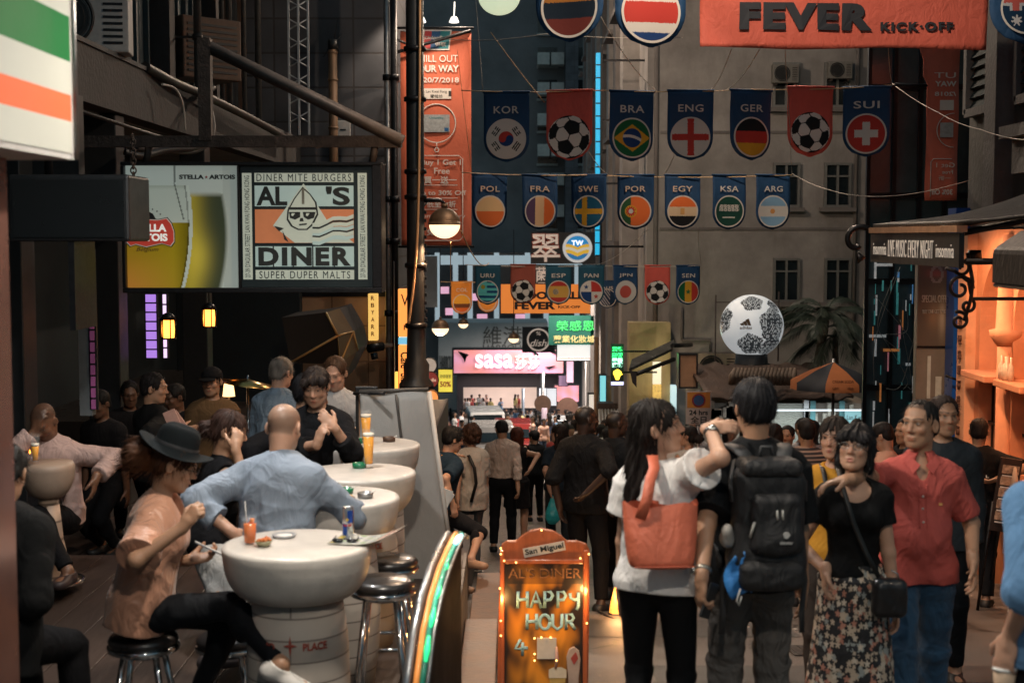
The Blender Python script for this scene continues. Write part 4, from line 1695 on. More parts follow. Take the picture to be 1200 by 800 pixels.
for ya in(9.4,10.45,11.5,12.55,13.6,14.65):
	arch_wall(ya,ya+1.05,-3.6,.58,1.6,OX+.08,OX+.48).build('arch',orange,t)
	m=MB()
	mid=ya
	m.lathe([(.0,.40),(.10,.40),(.17,.50),(.18,.56),(.115,.58),(.10,1.0),(.075,1.55)],(OX+.06,mid,0),14)
	m.lathe([(.0,.41),(.095,.41),(.10,-3.4),(.0,-3.4)],(OX+.06,mid,0),12)
	m.build('half_column',orange,t)
	r=MB()
	for i in range(6):
		yy=ya+.22+i*.12
		r.bx(OX+.20,OX+.22,yy-.012,yy+.012,-.78,.0)
	r.bx(OX+.19,OX+.23,ya+.16,ya+.90,-.52,-.49)
	r.build('window_bar',black,t)
	MB().bx(OX+.30,OX+.36,ya+.16,ya+.90,-1.9,.0).build('dark_opening',mat('bar_dark',(.03,.018,.014),.3,0,.4,5),t)
	MB().bx(OX-.12,OX+.28,ya+.14,ya+.92,.0,.07).build('shelf',orange,t,.01)
	MB().bx(OX-.18,OX+.28,ya+.14,ya+.92,-.86,-.79).build('ledge',orange,t,.01)
MB().bx(OX-.03,OX+.5,15.70,16.0,-4,1.6).build('pilaster',mat('orange_pale',(.66,.36,.22),.7,0,.15,3),t)
for i in range(12):
	z=.55-i*.17
	text('lettering','酒吧音樂不夜天'[i%7],0,0,.05,.1,mat('brown_letters',(.08,.04,.03),.7),t,0,.03).matrix_local=Matrix.Translation((OX-.032,15.85,z))@ Matrix.Rotation(-PI/2,4,'Z')
# bottles on the ledge
bm_=mat('pale_bottle',(.75,.62,.5),.3,0,.2,12)
for i,(y,r,lb)in enumerate(((14.55,.035,'slim pale bottle on the orange bar ledge'),(14.40,.055,'stout pale jar on the orange bar ledge'),(14.28,.03,'small pale flask at the end of the orange bar ledge'))):
	o=MB().lathe([(.0,0),(r,0),(r*1.05,.09),(r*.9,.14),(r*.35,.18),(r*.35,.24),(.0,.24)],(0,0,0),16).build('bottle',bm_)
	o.location=(OX-.02,y,.072)
	tag(o,lb,'bottle','bottles on the orange ledge')
# upper storey
t=thing('shuttered_building','dark upper storeys with grey louvred shutters above the black awning','building',(0,0,0))
MB().bx(OX+.15,12,9,16.3,1.62,14).build('wall',mat('wet_grey_wall',(.10,.105,.10),.8,0,.4,1.4,.4,14,stain=.6),t)
for y0,y1 in((15.3,16.2),(13.6,14.6),(11.6,12.6)):
	s=MB()
	for i in range(46):
		z=3.0+i*.11
		s.box((OX+.12,(y0+y1)/2,z),(.012,y1-y0-.12,.10),Matrix.Rotation(.5,3,'Y'))
	so=s.build('shutter',mat('shutter_teal',(.03,.045,.048),.8,0,.3,6,spec=.1),t)
	f=MB()
	for y in(y0,y1):
		f.bx(OX+.05,OX+.16,y-.05,y+.05,2.9,8.2)
	f.bx(OX+.05,OX+.155,y0,y1,2.86,2.95)
	f.build('frame',concrete,so)
MB().bx(OX-.05,OX+.4,14.85,15.2,1.7,14).build('pier',concrete,t)
MB().bx(OX-.16,OX+.3,9,14.4,2.5,2.62).build('sill',concrete,t)
MB().bx(OX-.06,OX+.3,9,14.3,2.15,2.49).build('sill_band',concrete,t)
# ================================================================== street lamps (hanging domes)
globe_m=mat('lamp_globe',(.9,.8,.6),.4,0,0,emit=(1,.70,.42),es=1.5)
globe_c=mat('lamp_globe_white',(.85,.9,.8),.4,0,0,emit=(.80,.92,.62),es=.55)
dome_m=mat('lamp_dome',(.16,.10,.06),.5,.6,.3,12)
def dome_lamp(label,loc,r,energy,colr=(1,.60,.32),up=.0,gm=None,wire=1.0,arm=None,group='hanging street lamps',spot=True):
	"""loc = the rim's centre."""
	t=thing('street_lamp',label,'street lamp',loc,0,group)
	n=10
	MB().lathe([(r*1.04,-.01),(r*1.04,.01)]+[(r*math.cos(a),r*math.sin(a))for a in np.linspace(.05,PI/2-.1,n)]+[(.03,r*1.0),(.03,r*1.25),(.0,r*1.25)],(0,0,0),28).build('dome',dome_m,t)
	MB().lathe([(r*.97*math.cos(a),-r*.85*math.sin(a))for a in np.linspace(0,PI/2,n)],(0,0,-.012),28).build('globe',gm or globe_m,t)
	m=MB()
	if arm is not None:
		m.tube([(0,0,r*1.2),(arm[0]*.1,0,r*1.45),(arm[0],arm[1],r*1.45)],.018,8)
		m.tube([(arm[0]*.45,arm[1]*.45,r*1.45),(arm[0],arm[1],r*1.45-.22)],.010,6)
		m.tube([(arm[0]*.75+.07*math.cos(a),arm[1]*.75,r*1.45-.12+.07*math.sin(a))for a in np.linspace(0,5.4,18)],.007,5)
	else:
		m.tube([(0,0,r*1.2),(0,0,r*1.2+wire)],.012,6)
	m.build('bracket',blackm,t)
	if energy:
		o=lamp('POINT' if 15<loc[1]<40 else 'SPOT','bulb',(0,0,-r*.95),energy,colr,r*.5,parent=t,spot=math.radians(158),blend=.5)
	return t
dome_lamp('glowing dome lamp on a post arm in front of the orange banner',P(521,262,13),.145,150,arm=(-.33,0))
dome_lamp('large round lamp with pale green glass at the top above the KOR flag',P(585,-6,10),.15,160,gm=globe_c,wire=2)
dome_lamp('small dome lamp far down the street above the yellow poster',P(516,384,36),.22,260,wire=3)
dome_lamp('tiny lit dome lamp by the glass shopfront',P(543,379,42),.15,120,wire=3)
dome_lamp('tiny lit dome lamp beside the circular cafe sign',P(602,396,42),.16,120,wire=3)
WARM=(1,.77,.58)
# unseen lamps added above the frame to light people, flags and facades
for x,y,z,e,cc in((.3,1.4,3.9,360,(1,.88,.74)),(-.45,5.4,3.0,320,(1,.88,.74)),(-1.5,7.6,3.2,310,(1,.95,.90)),(3.0,4.2,3.6,90,(1,.74,.52)),(1.4,10.8,6.0,800,WARM),(3.2,20.5,5.9,650,WARM),(.4,25.5,7.2,1150,WARM),(-.8,35,9.0,1500,WARM),(7.6,28.0,7.4,200,WARM)):
	dome_lamp('unseen dome lamp added to light the street',(x,y,z),.17,e,cc,wire=1.2,group='unseen lamps added above the picture')
# ================================================================== lamp post in front of the orange banner
base=P(488,455,13)
t=thing('lamp_post','tall black lamp post with fluted base before the orange banner','lamp post',(base.x,base.y,DECK))
zb=base.z-DECK
m=MB()
m.lathe([(.0,0),(.17,0),(.17,.1),(.12,.16),(.10,zb),(.16,zb+.0),(.16,zb+.04),(.115,zb+.10),(.12,zb+.22),(.09,zb+.27),(.082,zb+.55)],(0,0,0),20)
m.lathe([(.082,zb+.5),(.078,9),(.0,9)],(0,0,0),16)
m.build('shaft',black,t)
for z in(zb+.55,zb+1.1,zb+1.72,zb+1.95,zb+2.6,zb+3.05):
	MB().lathe([(.08,0),(.102,.01),(.102,.045),(.08,.055)],(0,0,z),16).build('collar',blackm,t)
c=MB()
for i in range(14):
	c.bx(.07,.10,-.02,.02,zb+.62+i*.075,zb+.65+i*.075)
c.build('climbing_rungs',blackm,t)
cable('warm cable clipped along the front of the black lamp post',[(base.x-.06,base.y-.095,DECK+zb+.6),(base.x+.03,base.y-.10,DECK+zb+1.6),(base.x+.06,base.y-.095,DECK+zb+4.2)],.012,mat('cable_tan',(.5,.28,.14),.5,0,.1),'cables on the lamp post')
# ================================================================== near striped light sign
t=thing('striped_sign','large glowing light sign with green orange and white stripes','sign',(0,0,0))
X0=-1.5
D1=-X0*FPX/(600-88)
def sp(px,py):
	d=-X0*FPX/(600-px)
	q=P(px,py,d)
	return q
def stripe_col(dz):
	return None
# heights at the far edge (px 88) of the stripe borders
zs=[sp(88,y).z for y in(180,143,112,73,20,-35,-90)]
cols_=[('stripe_white',(.62,.62,.54)),('stripe_orange',(.95,.18,.07)),('stripe_white',(.62,.62,.54)),('stripe_green',(.0,.17,.035)),('stripe_white',(.62,.62,.54)),('stripe_orange',(.95,.18,.07))]
SL=3.2                                                     # length towards the camera
slope=0.
f=MB()
mats_=[]
for(nm,cc),za,zb_ in zip(cols_,zs[:-1],zs[1:]):
	mm=mat(nm,tuple(c*.5 for c in cc),.6,0,.06,3,spec=.15,emit=cc,es=.36)
	q=MB()
	q.add([(X0,D1,za),(X0,D1,zb_),(X0,D1-SL,zb_+slope*SL),(X0,D1-SL,za+slope*SL)],[(0,1,2,3)])
	q.build('light_stripe',mm,t)
b=MB()
za,zb_=zs[0]-.02,zs[-1]
b.add([(X0-.004,D1+.03,za),(X0-.004,D1+.03,zb_),(X0-.004,D1-SL,zb_+slope*SL),(X0-.004,D1-SL,za+slope*SL),
       (X0-.3,D1+.03,za),(X0-.3,D1+.03,zb_),(X0-.3,D1-SL,zb_+slope*SL),(X0-.3,D1-SL,za+slope*SL)],
      [(0,1,2,3),(7,6,5,4),(0,4,5,1),(0,3,7,4),(1,5,6,2)])
b.build('box',mat('sign_box_white',(.5,.5,.5),.5,0,.15),t)
MB().tube([(X0+.01,D1+.015,za),(X0+.01,D1+.015,zb_)],.008,6).build('edge_trim',steel,t)
q=P(0,400,4.3)
t=thing('shop_pillar','brown polished metal pillar at the left edge below the striped sign','pillar',(P(14,400,4.8).x-.385,4.3,0))
MB().bx(0,.385,0,.5,ground(4.3)-.1,P(0,168,4.3).z).build('shaft',mat('brown_metal',(.30,.15,.12),.25,.7,.25,2),t,.01)
MB().bx(.36,.392,-.006,0,ground(4.3),P(0,168,4.3).z).build('edge_trim',steel,t)
MB().bx(.1,.34,-.010,-.004,P(0,460,4.3).z,P(0,445,4.3).z+.01).build('label_plate',mat('pillar_plate',(.6,.5,.3),.4,0,.3,40,emit=(.7,.55,.3),es=.25),t)
# ================================================================== diner light box
SD=11.3
p0,p1=P(145,343,SD),P(447,190,SD)
w,h=p1.x-p0.x,p1.z-p0.z
SX=w/302.                                               # metres per photo pixel on the sign
t=thing('diner_sign','large black framed light box sign with a beer glass and the diner name','sign',(p0.x,SD,p0.z))
def sx(px):
	return(px-145)*SX
def sz(py):
	return(343-py)*SX
fm=MB()
fm.bx(0,w,.03,.34,0,h)
fm.bx(0,w,-.035,.029,0,sz(337))
fm.bx(0,w,-.035,.029,sz(195.5),h)
fm.bx(0,sx(149),-.035,.029,sz(337),sz(195.5))
fm.bx(sx(436),w,-.035,.029,sz(337),sz(195.5))
fm.bx(sx(279.5),sx(282),-.02,.029,sz(337),sz(195.5))
fm.build('frame',blackm,t,.006)
def beer(u,v):
	"""Photo of a filled beer glass on pale card, u right, v up, over px 149..279, py 195..337."""
	x,y=149+(u+1)/2*130.5,337-(v+1)/2*141.5
	c=np.array((.50,.53,.49))*(1-.12*(x>262))
	if x<208:
		c=np.array((.52,.56,.52))
	# second glass, blurred and dark
	e2=268-((y-275)/60)**2*8
	if 212<x<e2 and y>226+max(0,(x-255))*.3:
		k=math.exp(-((x-222)/16)**2)
		k2=math.exp(-((y-300)/26)**2)*math.exp(-((x-235)/14)**2)
		c=np.array((.045,.055,.03))+np.array((.40,.28,.01))*k+np.array((.3,.22,.02))*k2
		edge=min(1,(e2-x)/5,(y-226)/6)
		c=c*edge+np.array((.48,.5,.45))*(1-edge)
	# front glass
	e1=226-((y-262)/70)**2*9
	if y>218 and x<e1:
		if y<262:
			c=np.array((.50,.53,.47))-.10*math.exp(-((y-219)/2.5)**2)
		else:
			k=(x-149)/72
			yy=(y-262)/75
			c=np.array((.46,.25,.015))*(1-k)*(1-yy*.2)+np.array((.36,.27,.01))*k
			c=c+np.array((.25,.03,.03))*max(0,yy-.45)*(1-k)*1.6
			c=c*(1-.55*max(0,k-.75)/.25)
		if e1-x<4:
			c=np.array((.55,.58,.52))
		if 4<=e1-x<6:
			c=c*.55
	if abs(x-(205+(1 if y<215 else(y-215)*.25)))<.9 and y<258:
		c=c*.35
	return tuple(np.clip(c*(.72,.78,.76),0,1))
ds=attr_mat('diner_lightbox',.35,.36)
obj('beer_print',raster(beer,sx(279.5)-sx(149),sz(195.5)-sz(337),110,118,(sx(149)+sx(279.5))/2,(sz(195.5)+sz(337))/2,.02),ds,t)
dk=mat('sign_black',(.018,.024,.024),.5,0,.1)
dkg=mat('sign_dark_green',(.010,.022,.026),.4,0,.15,5)
text('lettering','STELLA   ARTOIS',sx(244),sz(208.5),65*SX,5.2*SX,dk,t,.016,.003,.045)
text('lettering','★',sx(243),sz(208.5),4*SX,4*SX,mat('sign_red',(.35,.03,.02),.5),t,.016,.003)
def plate(px0,px1,py0,py1,m,y=.016,th=.004,name='panel'):
	return MB().bx(sx(px0),sx(px1),y-th,y,sz(py1),sz(py0)).build(name,m,t)
red=mat('sign_red_glow',(.45,.045,.03),.5,0,.1,emit=(.45,.045,.03),es=.35)
rim=mat('sign_gold',(.45,.42,.35),.5,0,.1,emit=(.5,.46,.4),es=.3)
wt=mat('sign_white_letters',(.7,.7,.66),.5,0,0,emit=(.75,.75,.7),es=.5)
def poly_px(pts,m,y,th=.003,name='badge'):
	return MB().prism([(sx(a),sz(b))for a,b in pts],y-th,y).build(name,m,t)
cart=[(154,260),(158,262),(170,258),(186,259),(196,257),(201,263),(204,272),(204,283),(200,288),(190,285),(172,289),(160,286),(154,288),(150,284),(152,272)]
poly_px([(177+(x-177)*1.06,273+(y-273)*1.12)for x,y in cart],dk,.014)
poly_px([(177+(x-177)*1.03,273+(y-273)*1.06)for x,y in cart],rim,.0105)
poly_px(cart,red,.0072)
text('lettering','STELLA',sx(176),sz(267.5),40*SX,9*SX,wt,t,.004,.002,.045)
text('lettering','ARTOIS',sx(176),sz(278.5),42*SX,9*SX,wt,t,.004,.002,.045)
text('lettering','Belgium',sx(173),sz(293),26*SX,6*SX,mat('sign_brown',(.10,.04,.02),.6),t,.015,.002,0,.35)
for i in range(7):
	a=math.radians(30+i*20)
	text('lettering','★',sx(174-17*math.cos(a)),sz(258-13*math.sin(a)),2.6*SX,2.6*SX,dk,t,.016,.002)
poly_px([(164,258),(168,251),(174,248),(180,251),(184,258)],dk,.016)
# the diner half
plate(282.5,436,196,336.5,dkg,.0265,.004,'backing')
cream=mat('sign_cream',(.30,.35,.29),.5,0,.12,6,emit=(.52,.56,.46),es=.36)
mint=mat('sign_mint',(.24,.34,.32),.5,0,.12,6,emit=(.42,.54,.50),es=.36)
orangep=mat('sign_orange',(.40,.14,.06),.5,0,.15,5,emit=(.62,.22,.09),es=.30)
plate(299,414,204,214.5,cream)
plate(299,414,218.5,242.5,mint)
plate(299,414,246,285,orangep)
plate(299,414,289,312.5,mint)
plate(299,414,316.5,327.5,cream)
plate(284.5,295.5,204,327.5,cream)
plate(419,429.5,204,327.5,cream)
text('lettering','DINER MITE BURGERS',sx(356.5),sz(209.2),110*SX,8.6*SX,dk,t,.011,.003,.0,0,1.25)
text('lettering','SUPER DUPER MALTS',sx(356.5),sz(322),106*SX,8.6*SX,dk,t,.011,.003,.0,0,1.25)
text('lettering',"AL",sx(319),sz(230.5),36*SX,22*SX,dk,t,.011,.003,.035)
text('lettering',"'S",sx(396),sz(230.5),28*SX,22*SX,dk,t,.011,.003,.035)
text('lettering','DINER',sx(356.5),sz(300.8),108*SX,21.5*SX,dk,t,.011,.003,.05,0,1.18)
for pxx in(320,343,366,391):
	plate(pxx-.8,pxx+.8,289,312.5,dk,.0115,.002,'letter_gap')
text('lettering','27-39 D\'AGUILAR STREET LAN KWAI FONG HONG KONG',sx(290),sz(266),118*SX,6*SX,dk,t,.011,.003,0,0,1,PI/2)
text('lettering','27-39 D\'AGUILAR STREET LAN KWAI FONG HONG KONG',sx(424.3),sz(266),118*SX,6*SX,dk,t,.011,.003,0,0,1,PI/2)
poly_px([(356,216),(320,265),(345,284.8),(414,284.8),(385,262)],cream,.0115,.002,'pyramid')
poly_px([(321,265),(333,268),(327,271.5)],dk,.009,.002,'pyramid_shade')
poly_px([(331,271),(338,284),(333,281)],dk,.009,.002,'pyramid_shade')
poly_px([(355,220),(345,233),(337,247),(336,258),(341,266),(349,270),(360,270),(367,264),(373,252),(371,238),(364,228)],dk,.0092,.002,'head_outline')
poly_px([(355,222),(346,234),(339,247),(338,257),(343,265),(350,268.5),(359,268.5),(365,263),(371,251),(369,238),(363,229)],cream,.0069,.002,'face')
poly_px([(354,222),(357,222),(357,240),(354,240)],mat('sign_grey',(.25,.28,.25),.5),.0046,.002,'headband')
poly_px([(338,243.5),(371,243.5),(372,246.5),(338,246.5)],dk,.0046,.002,'headband')
poly_px([(339,249),(352,249),(352,255),(346,258),(340,256)],dk,.0046,.002,'sunglasses')
poly_px([(355,249),(370,249),(368,256),(361,258),(356,255)],dk,.0046,.002,'sunglasses')
poly_px([(342,250.5),(346,250.5),(343.5,254),(341.5,253)],cream,.0024,.001,'lens_glint')
poly_px([(359,250.5),(363,250.5),(360.5,254),(358.5,253)],cream,.0024,.001,'lens_glint')
poly_px([(350,263),(360,262),(359,264),(351,264.8)],dk,.0046,.002,'mouth')
poly_px([(352,256),(355,256),(356,260),(351,260)],dk,.0046,.001,'nose')
for i,(yy,mm)in enumerate(((256,cream),(260.5,dk),(263,cream),(268,mint),(272.5,dk),(274.5,cream),(279,mint))):
	tops=[(366+k*8,yy+(14-k*2.6)*(.55 if i>3 else .7)-4+2*math.sin(k*1.5))for k in range(7)]
	th_=4.2 if mm is not dk else 2.2
	poly_px(tops+[(a,b+th_)for a,b in reversed(tops)],mm,.0060-i*.0004,.001,'scarf_wave')
chain=MB()
a,b_=P(155,158,SD-.1),P(158,258,SD-.1)
n=18
for i in range(n):
	c=a+(b_-a)*(i+.5)/n
	L_=(a-b_).length/n*.72
	ang=0 if i%2 else PI/2
	ring=[(math.sin(q_)*.022*math.cos(ang)+c.x,math.sin(q_)*.022*math.sin(ang)+c.y,c.z+math.cos(q_)*L_)for q_ in np.linspace(0,2*PI,11)[:-1]]
	chain.tube(ring,.006,5,closed=True)
tag(chain.build('chain',rust),'hanging rusty chain in front of the beer panel','chain')
t=thing('sign_bracket','rusty steel arm and diagonal strut holding the diner sign','bracket',(0,0,0))
m=MB()
a,b_=P(250,166,SD+.15),P(471,165,SD+.15)
m.bx(a.x-1.2,b_.x,a.y-.04,a.y+.04,a.z-.045,a.z+.045)
m.build('arm',rust,t)
m=MB()
m.tube([P(238,52,SD+.15),P(472,166,SD+.1)],.05,4)
m.build('strut',mat('strut_grey',(.13,.11,.10),.6,.3,.4,8),t)
for px in(175,440):
	a=P(px,168,SD+.15)
	MB().tube([a,V((a.x-.03,a.y,p0.z+h-.02))],.03,8).build('hanger',rust,t)
m=MB()
a=P(240,60,SD+.15)
m.bx(a.x-.05,a.x+.05,a.y-.05,a.y+.05,P(240,165,SD+.15).z,a.z+.1)
m.build('hanger',rust,t)
# the television housing beside it
t=thing('screen_back','black boxy screen hanging in front of the left end of the beer sign','screen',P(82,283,9.6))
k=9.6/FPX
MB().bx(-72*k,70*k,0,.55,0,78*k).build('housing',black,t,.02)
MB().bx(-66*k,64*k,-.012,-.002,5*k,72*k).build('dark_panel',mat('screen_black',(.004,.005,.006),.3),t)
MB().tube([(-40*k,.3,78*k),(-40*k,.3,1.0)],.03,8).build('hanger',blackm,t)
MB().bx(-.02,.02,.02,.5,-.6,0).build('stay',blackm,t)
# ================================================================== folded black canopy with gold edges, camera, small signs
t=thing('black_canopy','faceted black canopy with gold edges hanging at the dark bar','canopy',(0,0,0))
d0=16.
pts={'a':P(330,372,d0),'b':P(382,366,d0),'c':P(398,361,d0+.5),'d':P(414,388,d0+.6),'e':P(419,410,d0+.8),'f':P(402,445,d0+.6),'g':P(398,427,d0+.1),'h':P(340,425,d0),'i':P(396,393,d0)}
blk=mat('canopy_cloth',(.004,.004,.004),.55,0,.2)
br=mat('canopy_bronze',(.13,.085,.035),.5,.3,.3,4)
m=MB()
for q_ in('abih','ihg'):
	m.add([pts[c]for c in q_],[tuple(range(len(q_)))],0)
for q_ in('bcdi','idg','deg','efg'):
	m.add([pts[c]for c in q_],[tuple(range(len(q_)))],1)
back=[V((pts[c].x,pts[c].y+1.4,pts[c].z))for c in 'acefh']
for c0,c1 in(('a','b'),('b','c'),('c','d'),('d','e'),('e','f'),('f','g'),('g','h'),('h','a')):
	A,B=pts[c0],pts[c1]
	m.add([A,B,B+V((0,1.2,0)),A+V((0,1.2,0))],[(0,1,2,3)],0)
o=m.build('cloth',[blk,br],t)
m=MB()
gold=mat('gold_edge',(.55,.38,.16),.4,.3,.2)
for q_ in('hig','idg','bi','gf','de','hi'):
	m.tube([pts[c]+V((0,-.012,0))for c in q_],.014,6)
m.build('gold_piping',gold,t)
q=P(447,409,23.6)
t=thing('security_camera','security camera on a bracket at the tan tiled wall','camera',q)
m=MB()
m.tube([(.35,.3,.05),(.0,.1,.05)],.04,8)
m.build('arm',mat('camera_beige',(.5,.36,.24),.5),t)
MB().tube([(.02,0,.05),(-.20,-.15,.02)],.075,12).build('body',blackm,t)
MB().tube([(-.12,-.1,-.05),(-.10,-.1,-.16)],.06,10).build('dome',dglass,t)
t=thing('amber_sign','narrow vertical amber light sign on the tan tiled wall','sign',P(437,399,24.0))
s_=24/FPX
MB().bx(-5.5*s_,5.5*s_,0,.2,0,55*s_).build('box',mat('amber_panel',(.85,.55,.18),.5,0,.1,3,emit=(.95,.56,.14),es=.75),t,.01)
for i,ch in enumerate('RBYARR'):
	text('lettering',ch,0,(50-i*8.4)*s_,4*s_,5*s_,mat('amber_letter',(.45,.22,.05),.6),t,-.003,.003,.03)
q=P(475,456,15.5)
t=thing('cafe_sign','tall orange light sign with vertical cafe lettering behind the lamp post','sign',q)
s_=15.5/FPX
ol=mat('orange_lightbox',(.95,.30,.06),.5,0,.08,4,emit=(.98,.33,.07),es=1.0)
ylb=mat('yellow_lightbox',(.9,.6,.1),.5,0,.08,4,emit=(.95,.6,.12),es=.9)
MB().bx(-8*s_,8*s_,0,.16,0,52*s_).build('panel',ol,t,.006)
MB().bx(-8*s_,8*s_,0,.16,53*s_,61*s_).build('panel',mat('blue_lightbox',(.15,.45,.62),.5,0,0,emit=(.18,.5,.7),es=.8),t,.006)
MB().bx(-8*s_,8*s_,0,.16,62*s_,118*s_).build('panel',ol,t,.006)
MB().bx(-12.5*s_,-9.5*s_,0,.1,-2*s_,20*s_).build('panel',ylb,t,.004)
text('lettering','Café  Siam',0,22*s_,44*s_,11*s_,dk,t,-.003,.003,.02,0,1,-PI/2)
text('lettering','14',2*s_,73*s_,7*s_,6*s_,dk,t,-.003,.003,.03)
text('lettering','V',0,105*s_,9*s_,14*s_,dk,t,-.003,.003,.0)
MB().bx(-14*s_,-12.8*s_,0,.1,-5*s_,150*s_).build('side_post',blackm,t)
# ================================================================== orange payment banner
BD=25.2
p0,p1=P(470.5,290,BD),P(552,37,BD)
w,h=p1.x-p0.x,p1.z-p0.z
t=thing('promotion_banner','tall orange promotion banner hanging from the tiled building above the lamp','banner',(p0.x,BD,p0.z))
s_=w/81.5
bo=mat('banner_orange',(.62,.145,.075),.7,0,.08,2,bump=.1,bscale=40,wrinkle=.15)
m=MB()
nx,nz=8,24
vs=[(w*i/nx,.02*math.sin(j*.55+i*.5)*(1-abs(2*j/nz-1)),h*j/nz)for j in range(nz+1)for i in range(nx+1)]
m.add(vs,[(j*(nx+1)+i,j*(nx+1)+i+1,(j+1)*(nx+1)+i+1,(j+1)*(nx+1)+i)for j in range(nz)for i in range(nx)],0,True)
o=m.build('cloth',bo,t)
sm=o.modifiers.new('thick','SOLIDIFY')
sm.thickness=.006
sm.offset=1
bw=mat('banner_white',(.72,.66,.60),.6,0,0)
bk=mat('banner_black',(.02,.02,.02),.6,0,0)
bs_=mat('banner_silver',(.42,.44,.44),.4,.2,.3,20)
def bt(body,px,py,wpx,hpx,bold=0.,m=None,parent=None):
	return text('lettering',body,(px-470.5)*s_,(290-py)*s_,wpx*s_,hpx*s_,m or bw,parent or t,-.035,.004,bold)
bt('CHILL OUT',511,73,52,8)
bt('YOUR WAY',511,84.5,54,8,.03)
bt('1/6-20/7/2018',510,97.5,56,6,.02)
bt('Buy 1 Get 1',517,192.5,46,8,.015)
bt('Free',518,201.5,18,7,.015)
bt('買一送一',516,212,38,9,.02)
bt('Up to 30% Off',517,227.5,58,7,.015)
bt('低至七折',517,240,34,8,.02)
bt('Complimentary',517,254,56,6,.0)
bt('免費',510,272,20,8,.02)
def box_px(px0,px1,py0,py1,m_,y=-.035,th=.004,name='print',par=None):
	return MB().bx((px0-470.5)*s_,(px1-470.5)*s_,y-th,y,(290-py1)*s_,(290-py0)*s_).build(name,m_,par or t)
def line_px(pts,r,m_,name='outline',closed=False):
	return MB().tube([((a-470.5)*s_,-.036,(290-b)*s_)for a,b in pts],r*s_,5,closed=closed).build(name,m_,t)
for par in((497,505,'logo_red',(.5,.05,.05)),(505,515,'logo_blue',(.02,.10,.25)),(515,526,'logo_green',(.02,.22,.25))):
	a,b_,nm,cc=par
	MB().prism([((a-470.5)*s_,(290-62)*s_),((b_-470.5)*s_,(290-62)*s_),((b_+2-470.5)*s_,(290-42)*s_),((a+2-470.5)*s_,(290-42)*s_)],-.045,-.040).build('payment_logo',mat(nm,cc,.5),t)
MB().prism([((494-470.5)*s_,(290-63.5)*s_),((527-470.5)*s_,(290-63.5)*s_),((530-470.5)*s_,(290-40.5)*s_),((497-470.5)*s_,(290-40.5)*s_)],-.039,-.035).build('payment_logo',bw,t)
text('lettering','UnionPay',(512-470.5)*s_,(290-50)*s_,26*s_,5*s_,bw,t,-.046,.003,.02,.2)
text('lettering','银联',(517-470.5)*s_,(290-57)*s_,13*s_,5*s_,bw,t,-.046,.003,.02)
box_px(495,529,107,119,bw)
box_px(495,498,110,116,bk,-.040)
box_px(526,529,110,116,bk,-.040)
text('lettering','Lan Kwai Fong',(512-470.5)*s_,(290-111)*s_,24*s_,4*s_,bk,t,-.040,.003)
text('lettering','蘭桂坊',(512-470.5)*s_,(290-116)*s_,14*s_,4*s_,bk,t,-.040,.003)
line_px([(512+22*math.cos(a),147+22*math.sin(a))for a in np.linspace(0,2*PI,40)[:-1]],.7,bw,'ring',True)
line_px([(512,169),(512,175)],.7,bw)
line_px([(512+2.3*math.cos(a),177.5+2.3*math.sin(a))for a in np.linspace(0,2*PI,16)[:-1]],.7,bw,'ring',True)
box_px(497,527,137,157,bs_,name='card_print')
text('lettering','UnionPay',(512-470.5)*s_,(290-141)*s_,16*s_,3.4*s_,mat('logo_green',(.02,.2,.22)),t,-.040,.003)
box_px(521,526,152,156,mat('logo_blue',(.02,.10,.25)),-.040,name='card_print')
fr_=[(484,186),(488,184),(538,184),(542,188),(542,278),(538,282),(488,282),(484,278)]
line_px(fr_,.6,bw,closed=True)
for y in(218,233,246):
	line_px([(490,y),(536,y)],.45,bw)
m=MB()
for py in(38,289):
	m.tube([(-.25,-.01,(290-py)*s_),(w+.05,-.01,(290-py)*s_)],.022,8)
m.tube([(-.45,-.2,h-.5),(w,-.22,h-.02)],.03,6)
m.tube([(-.45,-.2,h+.02),(.35,-.25,h-.35)],.022,6)
m.tube([(-.30,-.25,h-.05),(-.35,-.25,h-.95)],.018,6)
m.build('bracket',blackm,t)
for x in(.38,.95):
	f=MB()
	f.lathe([(.0,.1),(.05,.09),(.09,0),(.07,-.01),(.0,-.01)],(x,-.25,h+.12),14)
	f.tube([(x,-.25,h+.2),(x,0,h+.5)],.012,5)
	f.build('floodlight',mat('flood_white',(.6,.6,.58),.4,0,0,emit=(1,.95,.85),es=1.2),t)
for x in(.2,.95):
	l=lamp('SPOT','flood_beam',(x,-1.3,h+.35),90,(1,.80,.62),.08,parent=t,spot=math.radians(95))
	l.rotation_euler=(math.radians(26),0,0)
# the mirrored one at right, seen from behind its print
p0,p1=P(1075,235,18.6),P(1116,40,18.6)
t=thing('promotion_banner','narrow orange banner with mirrored lettering beside the dark shutters','banner',(p0.x,18.6,p0.z))
w2,h2=p1.x-p0.x,p1.z-p0.z
s2=w2/41
m=MB()
nz=20
edge=[(.10*w2*(0 if j/nz>.86 else 1-abs((j/nz)-.4)*.2)*(1-.0*j)-(.12*w2 if j/nz>.9 else 0)+(.14*w2 if j/nz<.72 else 0))for j in range(nz+1)]
vs=[]
for j in range(nz+1):
	for i in range(5):
		x=edge[j]+(w2*1.25-edge[j])*i/4
		vs.append((x,.015*math.sin(j*.7+i),h2*j/nz))
m.add(vs,[(j*5+i,j*5+i+1,(j+1)*5+i+1,(j+1)*5+i)for j in range(nz)for i in range(4)],0,True)
o=m.build('cloth',mat('banner_orange_dim',(.64,.16,.10),.75,0,.15,2,bump=.1,wrinkle=.2),t)
sm=o.modifiers.new('thick','SOLIDIFY')
sm.thickness=.006
sm.offset=1
